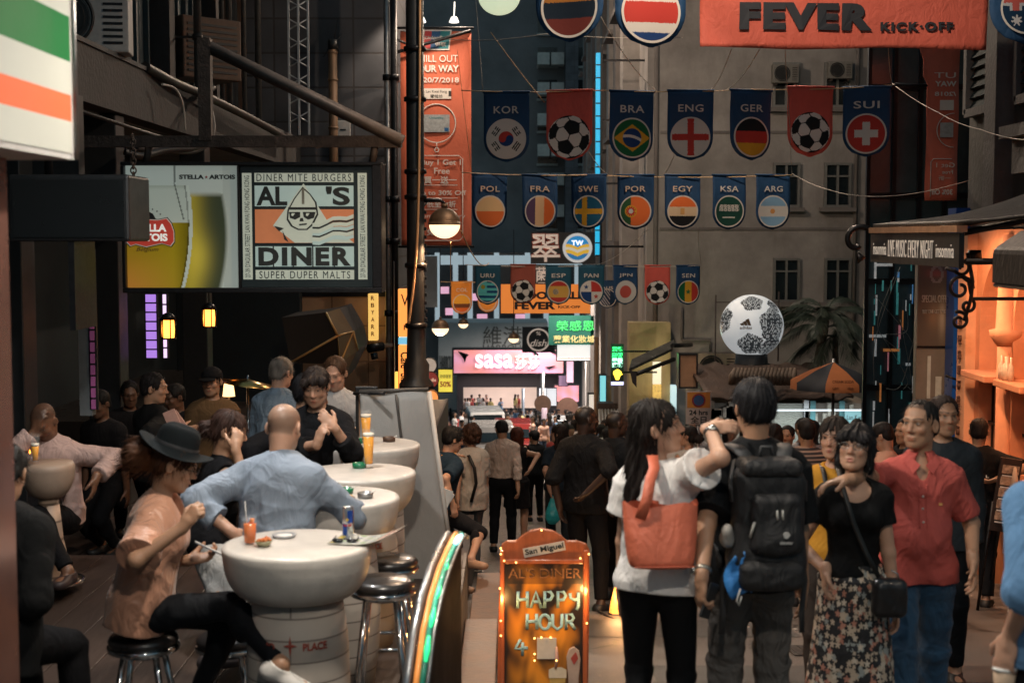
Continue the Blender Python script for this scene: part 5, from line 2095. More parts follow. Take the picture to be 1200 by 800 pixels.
def b2(body,px,py,wpx,hpx,bold=0.):
	return text('lettering',body,(px-1075)*s2,(235-py)*s2,wpx*s2,hpx*s2,bw,t,-.03,.004,bold,mirror=True)
text('lettering','TU',(1107-1075)*s2,(235-73)*s2,28*s2,7*s2,bw,t,-.03,.004)
text('lettering','YAW',(1108-1075)*s2,(235-84)*s2,28*s2,7*s2,bw,t,-.03,.004,.03)
b2('/2018',1108,97,28,5.5,.02)
b2('Get 1',1110,189,24,6)
b2('Free',1113,198,14,5)
b2('一折',1109,206,16,6)
b2('30% Off',1106,224,28,7,.02)
MB().bx(26*s2,44*s2,-.036,-.03,117*s2,130*s2).build('label_print',bw,t)
MB().bx(27*s2,44*s2,-.036,-.03,82*s2,101*s2).build('card_print',bs_,t)
m=MB()
m.tube([((1120-1075+22*math.cos(a))*s2,-.03,(91+22*math.sin(a))*s2)for a in np.linspace(PI/2,3*PI/2,20)],.6*s2,5)
m.tube([((x-1075)*s2,-.03,(235-y)*s2)for x,y in((1118,181),(1094,181),(1091,185),(1091,230))],.6*s2,5)
m.build('outline',bw,t)
m=MB()
m.tube([(-.35,-.1,94*s2+.55),(.5,.1,94*s2+.55)],.02,6)
m.tube([(-.1,0,h2+.02),(w2*1.3,0,h2-.12)],.022,6)
m.build('bracket',blackm,t)
# ================================================================== awnings on the right
AX=3.42
t=thing('music_awning','black awning with a lettered fascia board above the orange bar','awning',(0,0,0))
za0,za1=CAM_Z-.235,CAM_Z+.035
MB().bx(AX,AX+.04,10.9,13.6,za0,za1).build('fascia_board',black,t,.004)
m=MB()
m.bx(AX-.02,AX+.06,10.9,13.6,za1+.003,za1+.055)
m.build('fascia_trim',mat('tan_trim',(.40,.23,.13),.6,0,.3,8),t)
lw=mat('awning_white_letters',(.62,.58,.52),.6,0,0,emit=(.7,.6,.5),es=.25)
R90=Matrix.Rotation(-PI/2,4,'Z')                     # lettering that faces -x
def side_text(body,ycen,wid,z,hh,bold=0.,spacing=1.):
	o=text('lettering',body,0,0,wid,hh,lw,t,-.003,.004,bold,0,spacing)
	o.matrix_local=Matrix.Translation((AX,ycen,z))@ R90
zc=(za0+za1)/2
side_text('insomnia',13.24,.46,zc-.01,.105,-.005,1.1)
side_text('LIVE MUSIC EVERY NIGHT',12.25,1.38,zc,.15,-.012,1.12)
side_text('insomnia',11.25,.46,zc-.01,.105,-.005,1.1)
m=MB()
ra,rb_=V((AX+.02,10.9,za1+.06)),V((AX+.02,13.6,za1+.06))
rc,rd=V((5.10,13.6,za1+.42)),V((5.10,9.4,za1+.42))
n=12
vs=[]
for j in range(n+1):
	for i in range(n+1):
		u,v=i/n,j/n
		p=(ra*(1-u)+rb_*u)*(1-v)+(rd*(1-u)+rc*u)*v
		p=p+V((0,0,.03*math.sin(u*9+v*4)*v-.06*math.sin(v*PI)))
		vs.append(p)
m.add(vs,[(j*(n+1)+i,j*(n+1)+i+1,(j+1)*(n+1)+i+1,(j+1)*(n+1)+i)for j in range(n)for i in range(n)],0,True)
o=m.build('roof_sheet',mat('awning_black',(.014,.015,.016),.5,0,.3,6,.3,60,wrinkle=.3),t)
sm=o.modifiers.new('thick','SOLIDIFY')
sm.thickness=.03
for y in(10.95,12.2,13.55):
	MB().tube([(AX+.05,y,za1),(5.05,y,za1+.30)],.025,6).build('awning_rafter',blackm,t)
MB().tube([(AX+.05,10.9,za0+.05),(5.05,10.9,za0+.05)],.025,6).build('awning_arm',blackm,t)
# wrought iron scrolls
m=MB()
def scroll(cx,cy,cz,r,a0,turns,sgn,plane='y',th=.016):
	pts_=[]
	N=36
	for i in range(N+1):
		k=i/N
		a=a0+sgn*k*turns*2*PI
		rr=r*(1-.75*k)
		if plane=='y':
			pts_.append((cx+rr*math.cos(a),cy,cz+rr*math.sin(a)))
		else:
			pts_.append((cx,cy+rr*math.cos(a),cz+rr*math.sin(a)))
	m.tube(pts_,th,6)
q=P(1003,283,13.7)
scroll(q.x+.02,13.7,q.z,.17,.4,.75,1,th=.028)
m.tube([P(1012,300,13.7),P(1008,304,13.7),P(1005,296,13.7)],[.03,.05,.015],8)
m.build('iron_hook',blackm,t)
m=MB()
for(px,py,r,a0,tn,sg)in((1125,338,.105,0,1.25,1),(1124,376,.075,2,1.25,-1),(1128,312,.07,3.5,1.1,1),(1134,358,.06,1,1.1,-1)):
	q=P(px,py,11.0)
	scroll(q.x,11.0,q.z,r,a0,tn,sg,th=.014)
a,b_=P(1134,296,11),P(1138,372,11)
m.tube([a,P(1140,330,11),P(1138,350,11),P(1130,376,11)],.016,6)
m.tube([P(1108,314,11),P(1120,318,11),P(1135,330,11),P(1139,350,11)],.014,6)
m.tube([P(1139,350,11),V((5.15,11.0,P(1139,350,11).z))],.014,6)
m.build('iron_scroll',mat('wrought_iron',(.03,.022,.02),.4,.5,.2),t)
# wall washers under the awning
for y in(10.4,12.0,13.4,14.8):
	tt=thing('wall_washer','warm lamp under the black awning lighting the orange arches','lamp',(4.35,y,1.32),0,'lamps under the awning')
	MB().lathe([(.0,.08),(.06,.08),(.07,0),(.0,0)],(0,0,0),14).build('housing',blackm,tt)
	MB().lathe([(.05,-.004),(.0,-.004)],(0,0,0),14).build('lens',mat('washer_glow',(1,.6,.3),.5,0,0,emit=(1,.55,.28),es=5),tt)
	l=lamp('SPOT','washer_beam',(0,0,-.03),100,(1,.50,.25),.06,parent=tt,spot=math.radians(150))
	aim(l,(0,0,0))
	l.rotation_euler=(0,math.radians(-48),0)
t=thing('awning','small black box awning in the foreground at the right edge','awning',(0,0,0))
p0,p1=P(1161,331,9.2),P(1161,292,9.2)
m=MB()
xa=p0.x
m.add([(xa,9.2,p0.z),(xa,9.2,p1.z),(xa+.18,9.2,p1.z+.12),(4.9,9.2,p1.z+.25),(4.9,9.2,p0.z),(xa,7.2,p0.z),(xa,7.2,p1.z),(xa+.18,7.2,p1.z+.12),(4.9,7.2,p1.z+.25),(4.9,7.2,p0.z)],
      [(0,1,2,3,4),(9,8,7,6,5),(0,5,6,1),(1,6,7,2),(2,7,8,3),(3,8,9,4)])
m.build('cover',mat('awning_cloth',(.006,.0065,.007),.6,0,.2,8,wrinkle=.2),t,.03)
MB().tube([(xa+.03,7.2,p0.z-.015),(xa+.03,9.2,p0.z-.015)],.015,6).build('front_bar',blackm,t)
m=MB()
for yy in(7.3,9.1):
	m.tube([(xa+.1,yy,p0.z),(4.95,yy,p0.z-.35)],.015,6)
m.build('arm',blackm,t)
# ================================================================== flags, strings and big banner
PRINT=attr_mat('printed_cloth',rough=.75,spec=.2,bump=.12,bscale=120)
navy=mat('flag_navy',(.006,.050,.135),.75,0,.12,6,bump=.12,bscale=120,wrinkle=.22)
coral=mat('flag_coral',(.62,.10,.075),.75,0,.1,6,bump=.12,bscale=120,wrinkle=.22)
yelf=mat('flag_amber',(.75,.28,.04),.75,0,.1,6,bump=.12,bscale=120,wrinkle=.2)
flw=mat('flag_white',(.62,.60,.56),.7,0,0)
W_=(.60,.58,.54)
K_=(.012,.014,.016)
RD=(.46,.045,.035)
BL=(.012,.045,.16)
YE=(.62,.33,.03)
GN=(.012,.12,.045)
OR=(.72,.16,.04)
SKB=(.22,.40,.58)
ICO=[]
g_=(1+5**.5)/2
for a in(-1,1):
	for b in(-g_,g_):
		ICO+=[(0,a,b),(a,b,0),(b,0,a)]
ICO=np.array(ICO)/np.linalg.norm(ICO[0])
DOD=[]
for i in range(12):
	for j_ in range(i+1,12):
		for k_ in range(j_+1,12):
			if ICO[i]@ ICO[j_]>.4 and ICO[j_]@ ICO[k_]>.4 and ICO[i]@ ICO[k_]>.4:
				DOD.append(unit(ICO[i]+ICO[j_]+ICO[k_]))
DOD=np.array(DOD)
ROTB=rot('X',.55)@ rot('Z',.35)@ rot('Y',.2)
def ball_col(u,v,white=(.66,.64,.60)):
	r2=u*u+v*v
	if r2>.985:
		return K_
	n=ROTB @ np.array([u,-math.sqrt(1-r2),v])
	p5=ICO @ n
	p6=DOD @ n
	bp=p5.max()*1.0155
	s6=np.sort(p6)[::-1]
	if bp>s6[0]:
		return K_
	if bp>s6[0]-.016 or s6[0]-s6[1]<.018:
		return(.03,.03,.03)
	return white
def emblem(code):
	def f(u,v):
		r=math.hypot(u,v)
		ring=r>.93
		if code=='BALL':
			return ball_col(u,v)
		if code=='KOR':
			if r<.36:
				s=v>0.12*math.sin(u/.36*PI)*-1*1.0
				d1=math.hypot(u+.18,v)
				d2=math.hypot(u-.18,v)
				s=(v>0 or d1<.18)and not d2<.18
				return RD if s else BL
			for a in(.62,PI-.62,PI+.62,-.62):
				x,y=u*math.cos(a)+v*math.sin(a),-u*math.sin(a)+v*math.cos(a)
				if .5<x<.80 and abs(y)<.22:
					k=(x-.5)/.10
					if k%1<.6 and not(abs(y)<.03 and a>0 and k>1):
						return K_
			return W_
		if ring:
			return W_
		if code=='BRA':
			if r<.48:
				arc=math.hypot(u+.25,v+1.15)
				return W_ if 1.18<arc<1.32 and v<.35 else BL
			return YE if abs(u)/.93+abs(v)/.68<1 else GN
		if code=='ENG':
			return RD if abs(u)<.16 or abs(v)<.16 else W_
		if code=='GER':
			return K_ if v>.3 else RD if v>-.3 else YE
		if code=='SUI':
			return W_ if(abs(u)<.19 and abs(v)<.58)or(abs(v)<.19 and abs(u)<.58)else RD
		if code=='POL':
			return(.74,.48,.24)if v>0 else OR
		if code=='FRA':
			return(.10,.06,.12)if u<-.3 else(.75,.50,.28)if u<.28 else OR
		if code=='SWE':
			return YE if-.42<u<-.08 or abs(v)<.17 else(.015,.11,.20)
		if code=='POR':
			d=math.hypot(u+.28,v)
			if d<.38:
				return YE if d>.24 and int(math.atan2(v,u+.28)*4)%2==0 or d>.33 else W_ if d<.15 else RD
			return(.03,.10,.04)if u<-.28 else OR
		if code=='EGY':
			if abs(u)<.14 and abs(v)<.2:
				return(.60,.34,.12)
			return OR if v>.28 else(.68,.52,.34)if v>-.30 else K_
		if code=='KSA':
			if .0<v<.42 and abs(u)<.68 and math.sin(u*34+math.sin(v*31)*2)*math.cos(v*25+u*9)>-.25:
				return W_
			return W_ if-.42<v<-.34 and abs(u)<.42 else(.012,.06,.045)
		if code=='ARG':
			if r<.16:
				return(.60,.30,.10)
			return W_ if abs(v)<.33 else SKB
		if code=='URU':
			if u<-.05 and v>-.1:
				d=math.hypot(u+.42,v-.42)
				return(.30,.30,.05)if d<.2 else(.10,.50,.52)
			return(.10,.50,.52)if int((v+1)*4.5)%2 else(.01,.06,.16)
		if code=='ESP':
			if math.hypot(u+.25,v)<.26:
				return(.12,.12,.08)if int(u*20+v*14)%2 else(.5,.4,.3)
			return RD if abs(v)>.5 else(.62,.36,.08)
		if code=='PAN':
			def st(a,b):
				return math.hypot(u-a,v-b)<.15+.05*math.cos(5*math.atan2(u-a,v-b))
			if u<0 and v>0:
				return BL if st(-.45,.42)else W_
			if u>0 and v<0:
				return RD if st(.42,-.42)else W_
			return RD if u>0 else BL
		if code=='JPN':
			return(.55,.10,.08)if r<.56 else W_
		if code=='SEN':
			if abs(u)<.3 and math.hypot(u,v)<.16+.06*math.cos(5*math.atan2(u,v)):
				return GN
			return GN if u<-.3 else YE if u<.3 else RD
		if code=='COL':
			return(.80,.40,.05)if v>-.02 else(.16,.06,.03)if v>-.45 else OR
		if code=='BEL':
			return(.80,.55,.25)if v>.2 else(.75,.30,.06)
		if code=='COLD':
			return(.36,.15,.035)if v>.18 else(.010,.02,.035)if v>-.36 else(.14,.03,.025)  # bands in dim tones, shade put into the print colours
		if code=='CRC':
			return BL if abs(v)>.66 else W_ if abs(v)>.34 else RD
		if code=='AUS':
			if u<.0 and v>-.1:
				return(.42,.09,.08)if abs(v-.35)<.14 or abs(u+.42)<.14 else(.40,.42,.45)if abs(v-.35)<.26 or abs(u+.42)<.24 else(.006,.028,.068)
			if math.hypot(u+.38,v+.48)<.17+.06*math.cos(7*math.atan2(u+.38,v+.48))or math.hypot(u-.5,v-.1)<.1:
				return(.5,.5,.52)
			return(.006,.028,.068)
		if code=='AUSb':
			return(.35,.35,.38)if int(u*7+v*5)%2 and u<.3 else(.01,.03,.07)
		return W_
	return f
def flag(code,label,px,pytop,pybot,wpx,d,cloth_m,name_txt=None,group='small flags on strings',txt_m=None,emb=None,er=.435,rz=0.,ey=None):
	a,b=P(px,pytop,d),P(px,pybot,d)
	h=a.z-b.z
	w=wpx*d/FPX
	t=thing('flag',label,'flag',a,.34*math.sin(px*1.7),group)
	n=12
	rr=w/2
	ph=px*.37
	vs,fs=[],[]
	rows=16
	for j in range(rows+1):
		k=j/rows
		z=-h*k
		lo=h-rr
		hw=rr if h*k<lo else math.sqrt(max(rr*rr-(h*k-lo)**2,1e-6))
		hw=max(hw,rr*.06)
		for i in range(n+1):
			x=-hw+2*hw*i/n
			vs.append((x,.034*w*math.sin(x/w*5+ph)*(.3+k)+.014*w*math.sin(k*7+ph),z))
	fs=[(j*(n+1)+i,(j+1)*(n+1)+i,(j+1)*(n+1)+i+1,j*(n+1)+i+1)for j in range(rows)for i in range(n)]
	m=MB()
	m.add(vs,fs,0,True)
	m.tube([(-rr-.01,0,.0),(rr+.01,0,.0)],.012*max(w/.6,.6),6)
	o=m.build('cloth',cloth_m,t)
	sm=o.modifiers.new('thick','SOLIDIFY')
	sm.thickness=.004
	sm.offset=1
	def wave(u,v):
		x=u*er*w
		k=(h-rr-v*er*w)/h
		return .034*w*math.sin(x/w*5+ph)*(.3+k)+.014*w*math.sin(k*7+ph)
	ez=-h+rr*(1.0 if ey is None else ey)
	obj('emblem',disc_raster(emblem(emb or code),er*w,0,ez,-.02,wave,38,110),PRINT,t)
	if name_txt:
		text('lettering',name_txt,0,-h*.255,w*.55*(len(name_txt)/3)**.6,h*.105,txt_m or flw,t,-.03*w-.006,.002,.012,0,1.1)
	return t
def disc_raster(func,r,x,z,y,wave=None,rings=26,seg=72):
	"""A printed disc laid out in rings."""
	vs=[(x,y+(wave(0,0)if wave else 0),z)]
	cols,fs=[],[]
	for i in range(1,rings+1):
		rr=i/rings
		for k in range(seg):
			a=2*PI*k/seg
			u,v=rr*math.cos(a),rr*math.sin(a)
			vs.append((x+u*r,y+(wave(u,v)if wave else 0),z+v*r))
	for i in range(rings):
		for k in range(seg):
			l=(k+1)%seg
			am=2*PI*(k+.5)/seg
			rm=(i+.5)/rings
			cols.append(func(rm*math.cos(am),rm*math.sin(am)))
			if i==0:
				fs.append((0,1+k,1+l))
			else:
				a0=1+(i-1)*seg
				fs.append((a0+k,a0+seg+k,a0+seg+l,a0+l))
	me=bpy.data.meshes.new('print')
	me.from_pydata(vs,[],fs)
	at=me.attributes.new('col','FLOAT_COLOR','FACE')
	arr=np.ones((len(cols),4),np.float32)
	arr[:,:3]=cols
	at.data.foreach_set('color',arr.ravel())
	me.polygons.foreach_set('use_smooth',[True]*len(fs))
	me.update()
	return me
names={'KOR':'with a red and blue round on white','BRA':'with a yellow diamond on green','ENG':'with a red cross on white','GER':'striped black red and gold','SUI':'with a white cross on red'}
for code,px in(('KOR',593.5),('BRA',740.5),('ENG',809.5),('GER',880.5),('SUI',1016)):
	dy={'KOR':2,'BRA':1,'ENG':0,'GER':0,'SUI':-4}[code]
	flag(code,'large navy %s flag %s in the upper string'%(code,names[code]),px,106+dy,188+dy,53.5,19,navy,code,'upper string of flags')
flag('BALL','coral football flag between the KOR and BRA flags',667.5,106,188,54,19,coral,None,'upper string of flags',er=.455,ey=1.0)
flag('BALL','coral football flag between the GER and SUI flags',950,102,184,54,19,coral,None,'upper string of flags',er=.43,ey=1.05)
n2={'POL':'cream over orange','FRA':'in dark cream and orange bands','SWE':'with a yellow cross on blue','POR':'in green and orange with a round shield','EGY':'striped orange cream and black','KSA':'dark green with white script','ARG':'in pale blue and white bands'}
wtx=mat('flag_warm_white',(.66,.52,.38),.7,0,0)
for code,px in(('POL',574),('FRA',632.5),('SWE',690),('POR',745),('EGY',800),('KSA',854.5),('ARG',906)):
	flag(code,'navy %s flag, %s, in the middle string'%(code,n2[code]),px,205,269,42.5,22.5,navy,code,'middle string of flags',wtx if px<810 else flw)
navy2=mat('flag_teal_lit_navy',(.006,.075,.13),.75,0,.12,6,bump=.12,bscale=120,wrinkle=.2)  # navy cloth with teal light put into its colour
coral2=mat('flag_coral_shaded',(.32,.075,.05),.75,0,.1,6,bump=.12,wrinkle=.2)  # shaded copy of the coral cloth, dimness put into the colour
n3={'URU':'in teal with stripes and a sun','ESP':'red and yellow','PAN':'quartered red white and blue','JPN':'with a red disc','SEN':'with a green star'}
for code,px,d in(('URU',571.5,31),('ESP',654.5,31),('PAN',693,31),('JPN',733,31),('SEN',806.5,31)):
	flag(code,'small navy %s flag %s in the lower string'%(code,n3[code]),px,311,357,30.5,d,navy2 if px<720 else navy,code,'lower string of flags')
flag('BALL','small shaded coral football flag between URU and ESP',613,310,356,30,31,coral2,None,'lower string of flags',er=.44)
flag('BALL','small coral football flag between JPN and SEN',770.5,311,357,30,31,coral,None,'lower string of flags',er=.44)
flag('COL','small amber COL flag at the left end behind the lower string',541,330,368,25,40,yelf,'COL','farthest string of flags')
flag('BEL','small amber flag half hidden below the URU flag',571.5,330,366,25,40,yelf,None,'farthest string of flags')
flag('AUSb','small navy AUS flag half hidden between PAN and JPN',712,329,361,24,40,navy,'AUS','farthest string of flags')
flag('JPN','small navy flag half hidden behind the JPN flag',741,328,361,24,40,navy,None,'farthest string of flags',emb='PAN')
flag('COLD','big dark flag with orange black and brown bands at the top',668,-75,49,82,12.4,navy,None,'nearest string of flags',er=.42,ey=.95)
flag('CRC','big dark flag with a red band on white at the top',763,-70,56,84,12.4,navy,None,'nearest string of flags',er=.42,ey=.95)
flag('AUS','big navy flag with stars cut off at the top right corner',1203,-70,52,82,12.4,navy,None,'nearest string of flags',er=.36,ey=.98)
cord=mat('pale_cord',(.55,.50,.44),.6,0,.1)
cordw=mat('warm_cord',(.70,.46,.24),.6,0,.1)
def string(label,pts,r=.008,m=cord,group='cords holding the flags'):
	out=[]
	pts=[V(p)for p in pts]
	for i in range(len(pts)-1):
		a,b=pts[i],pts[i+1]
		sag=(b-a).length*.012
		for k in range(8):
			q=k/8
			out.append(a.lerp(b,q)-V((0,0,sag*4*q*(1-q))))
	out.append(pts[-1])
	o=MB().tube(out,r*.62,6).build('cord',m)
	tag(o,label,'cord',group)
	return o
string('upper flag cord running over the KOR to SUI flags',[P(540,106,19),P(700,106,19),P(880,105,19),P(1046,100,19)],.010,cordw)
string('middle flag cord running over the POL to ARG flags',[P(540,202,22.5),P(690,205,22.5),P(928,205,22.5)],.011,cordw)
string('lower flag cord running over the URU to SEN flags',[P(545,310,31),P(700,311,31),P(822,311,31)],.012)
string('cord at the left end over the amber COL flag',[P(516,330,40),P(580,330,40)],.014,cordw)
string('bright cord slanting down from the upper left to the football flag',[P(575,38,18),P(638,120,19)],.010,cordw)
string('bright cord slanting from the lamp down to the URU flag',[P(540,270,15),P(573,308,30)],.012,cordw)
string('thin cord rising from the left end of the upper flag string',[P(566,106,19),P(556,-20,19)],.007)
string('cord slanting up between the two big dark flags',[P(768,105,19),P(704,20,13)],.007)
string('cord slanting down left below the ENG flag',[P(790,182,19),P(778,204,22)],.009)
string('cord slanting down right below the coral football flag',[P(690,178,19),P(712,204,22)],.009)
string('cord slanting up from the GER flag to the big orange banner',[P(834,104,19),P(857,58,14)],.007)
string('cord slanting up right from the GER flag to the banner',[P(853,104,19),P(890,58,14)],.007)
string('cord hanging straight down by the second coral football flag',[P(920,58,14),P(926,150,18),P(928,204,22)],.006)
string('cord falling from the orange banner corner to the SUI flag',[P(1041,57,14),P(1046,100,19)],.007)
string('long pale wire sagging from the SUI flag to the right edge',[P(1046,98,19),P(1100,132,17),P(1150,152,15),P(1215,165,13)],.007)
string('long pale wire sagging from the ARG flag to the awning roof',[P(928,203,22),P(970,222,20),P(1040,230,17),P(1140,210,14.4)],.006)
string('thin cord hanging below the ARG flag string to the SEN flag',[P(818,266,22),P(822,310,31)],.008)
string('thin cord slanting through the lower flags',[P(700,310,31),P(760,268,23)],.008)
string('thin cord on the orange banner left of the KOR flag',[P(536,60,20),P(553,202,22)],.006,cordw)
string('dark cord running along the top under the big dark flags',[P(470,36,22),P(640,40,14),P(800,44,13)],.006)
string('warm cord hanging down from the lamp',[P(528,284,13),P(528,331,30)],.008,cordw)
# the big kick-off banner
t=thing('event_banner','wide coral event banner with dark football lettering at the top','banner',P(988,57,13.2))
k=13.2/FPX
w,h=333*k,150*k
m=MB()
nx,nz=60,26
def bwv(x,z):
	q=1-z/h
	return .035*math.sin(x*2.1+.4)+.018*math.sin(x*5.3+z*6)*q+.012*math.sin(x*11+z*9)*q**2
vs=[]
for j in range(nz+1):
	for i in range(nx+1):
		x=-w/2+w*i/nx
		z=h*j/nz
		vs.append((x,bwv(x,z),z+(.012*math.sin(x*4)if j==0 else 0)))
m.add(vs,[(j*(nx+1)+i,j*(nx+1)+i+1,(j+1)*(nx+1)+i+1,(j+1)*(nx+1)+i)for j in range(nz)for i in range(nx)],0,True)
o=m.build('cloth',mat('banner_coral',(.58,.115,.075),.7,0,.12,2,bump=.1,bscale=60,wrinkle=.28),t)
sm=o.modifiers.new('thick','SOLIDIFY')
sm.thickness=.005
sm.offset=1
bn=mat('banner_navy_letters',(.018,.022,.03),.7,0,0)
def banner_text(body,px,py,wpx,hpx,bold,spacing=1.):
	o=text('lettering',body,(px-988)*k,(57-py)*k,wpx*k,hpx*k,bn,t,0,.003,bold,0,spacing)
	for v in o.data.vertices:
		v.co.y+=bwv(v.co.x,v.co.z)-.022
	return o
banner_text('FEVER',944,21,155,31,.06,1.15)
banner_text('KICK·OFF',1073,32,84,10.5,.05,1.25)
banner_text('FOOTBALL',944,-30,155,31,.06,1.1)
m=MB()
for x in(-w/2+.05,w/2-.05):
	m.tube([(x,0,h),(x*1.2,0,h+1.5)],.008,5)
m.tube([(-w/2,0,h),(w/2,0,h)],.02,6)
m.build('rope',cord,t)
q=P(639,367,46)
t=thing('event_banner','smaller glowing orange event banner behind the lower flags','banner',q)
k=46/FPX
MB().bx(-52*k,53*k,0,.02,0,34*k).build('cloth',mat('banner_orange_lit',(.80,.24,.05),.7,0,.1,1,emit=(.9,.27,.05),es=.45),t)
text('lettering','FOOTBALL',8*k,21*k,76*k,9*k,bn,t,-.01,.01,.05)
text('lettering','FEVER',-12*k,9*k,48*k,9*k,bn,t,-.01,.01,.05)
text('lettering','KICK·OFF',28*k,7.5*k,26*k,3.2*k,bn,t,-.01,.01,.03)
# ================================================================== far signs along the street
def sign_box(label,px0,px1,py0,py1,d,m_,name='sign',cat='sign',depth=.3,fr=None,group=None):
	a,b=P(px0,py1,d),P(px1,py0,d)
	t=thing(name,label,cat,(a.x,d,a.z),0,group)
	w,h=b.x-a.x,b.z-a.z
	MB().bx(0,w,0,depth,0,h).build('panel',m_,t)
	if fr:
		f=MB()
		e=.04*min(w,h)+.02
		f.bx(-e,w+e,-.02,depth+.02,-e,-.002)
		f.bx(-e,w+e,-.02,depth+.02,h+.002,h+e)
		f.bx(-e,-.002,-.02,depth+.02,0,h)
		f.bx(w+.002,w+e,-.02,depth+.02,0,h)
		f.build('frame',fr,t)
	return t,w,h
t,w,h=sign_box('dark sign with a white Chinese character and a round blue emblem',622,698,272,309,50,mat('dark_grey_sign',(.05,.055,.06),.6,0,.2))
wg=mat('cream_letters',(.75,.62,.52),.6,0,0,emit=(.8,.62,.5),es=.3)
rg=mat('red_letters',(.55,.10,.06),.6,0,0)
text('lettering','翠',w*.23,h*.5,w*.46,h*.92,rg,t,-.012,.008,.035)
text('lettering','翠',w*.23,h*.5,w*.44,h*.88,wg,t,-.022,.008,.01)
def twf(u,v):
	r=math.hypot(u,v)
	if r>.80:
		return(.62,.62,.60)
	wv=.22*abs(math.sin(u*2.3))-.16
	if v<wv-.42:
		return(.03,.20,.45)
	if v<wv-.18:
		return(.80,.48,.05)
	if v<wv+.02:
		return(.66,.62,.5)
	if v<wv+.2:
		return(.80,.48,.05)
	return(.03,.28,.62)
obj('emblem',disc_raster(twf,h*.47,w*.72,h*.5,-.02),attr_mat('emblem_glow',.5,.45),t)
text('lettering','TW',w*.72,h*.66,w*.18,h*.16,wl,t,-.03,.008,.03)
t,w,h=sign_box('narrow dark sign strip with a white Chinese character below the round emblem',627,642,310,334,50.5,mat('dark_grey_sign',(.05,.055,.06),.6,0,.2))
text('lettering','菌',w*.5,h*.5,w*.9,h*.8,wg,t,-.02,.01,.02)
t,w,h=sign_box('dark green sign with Chinese shop lettering above a white light box',643,703,370,404,62,mat('green_sign',(.005,.07,.05),.5,0,.2,1,emit=(.005,.07,.05),es=.4))
text('lettering','藥業化妝城',w*.5,h*.2,w*.82,h*.26,mat('gold_letters',(.45,.38,.16),.5,0,0,emit=(.45,.38,.15),es=.4),t,-.02,.01,.02)
text('lettering','榮感恩',w*.52,h*.66,w*.74,h*.34,mat('green_neon',(.05,.6,.12),.5,0,0,emit=(.05,.8,.15),es=.45),t,-.02,.01,.0)
t,w,h=sign_box('plain white light box hanging below the green sign',653,694,404,422,62.3,mat('white_lightbox',(.75,.75,.72),.5,0,.05,1,emit=(.85,.85,.82),es=.75),fr=blackm)
text('lettering','———',w*.5,h*.12,w*.9,h*.05,rg,t,-.01,.005)
t,w,h=sign_box('tall green neon sign with a yellow bird shape',716,731,403,452,31.5,black,depth=.12)
MB().bx(w,w+.75,.03,.07,h*.3,h*.3+.04).build('arm',blackm,t)
MB().bx(w,w+.75,.03,.07,h*.8,h*.8+.04).build('arm',blackm,t)
gnm=mat('green_glow',(.05,.8,.2),.5,0,0,emit=(.05,.9,.22),es=2.2)
for i,(z,ch,mm)in enumerate(((.88,'茶餐',gnm),(.74,'廳飯',gnm),(.61,'雲吞',mat('mint_glow',(.5,.8,.7),.5,0,0,emit=(.5,.9,.75),es=1.6)),(.50,'粥麵',mat('mint_glow',(.5,.8,.7))))):
	text('lettering',ch,w*.5,h*z,w*.85,h*.11,mm,t,-.012,.006,.04)
m=MB()
m.prism([(w*(.5+.30*math.cos(a)*(1+.25*math.sin(3*a))),h*(.27+.13*math.sin(a)))for a in np.linspace(0,2*PI,24)[:-1]],-.015,-.005)
m.prism([(w*.6,h*.33),(w*.95,h*.28),(w*.7,h*.24)],-.014,-.004)
m.build('bird_shape',mat('yellow_glow',(.9,.55,.05),.5,0,0,emit=(1,.6,.06),es=1.8),t)
MB().bx(0,w,-.03,-.01,h*.02,h*.1).build('base_plate',mat('violet_glow',(.6,.55,.85),.5,0,0,emit=(.6,.55,.9),es=1.2),t)
lamp('POINT','neon_light',(w*.5,-.3,h*.7),7,(.1,1,.3),.15,parent=t)
t,w,h=sign_box('long vertical blue neon sign running up the dark facade',698,703.5,62,300,34,mat('blue_neon',(.02,.45,.75),.4,0,.4,3,emit=(.02,.50,.85),es=.6),depth=.25)
f=MB()
for i in range(16):
	f.bx(-.01,w+.008,-.02,-.005,h*i/16,h*i/16+.03)
f.build('strut',blackm,t)
MB().bx(w+.01,w+.06,-.04,.3,-.3,h+.2).build('side_frame',blackm,t)
for z in(.2,1.7,3.2,4.6):
	MB().bx(w+.06,w+1.15,.1,.15,z,z+.05).build('arm',blackm,t)
t,w,h=sign_box('round black cafe sign with a white ring on the grey hoarding',612,650,383,413,100,mat('cafe_black',(.03,.03,.03),.6,0,.3,.5))
MB().tube([(w*.5+w*.33*math.cos(a),-.06,h*.5+w*.33*math.sin(a))for a in np.linspace(0,2*PI,36)[:-1]],.06,6,closed=True).build('ring',wg,t)
text('lettering','dish',w*.5,h*.38,w*.5,h*.26,wg,t,-.05,.02,0,.3)
text('lettering','%',w*.5,h*.75,w*.14,h*.14,wg,t,-.05,.02,.0)
yp,w,h=sign_box('yellow glowing poster on the left behind the lamp post',514,530,433,459,60,mat('yellow_poster',(.75,.62,.06),.5,0,.4,2.5,emit=(.75,.62,.08),es=.7),fr=blackm)
text('lettering','特價優惠',w*.5,h*.7,w*.8,h*.18,dk,yp,-.01,.01)
text('lettering','50%',w*.5,h*.35,w*.8,h*.25,rg,yp,-.01,.01,.03)
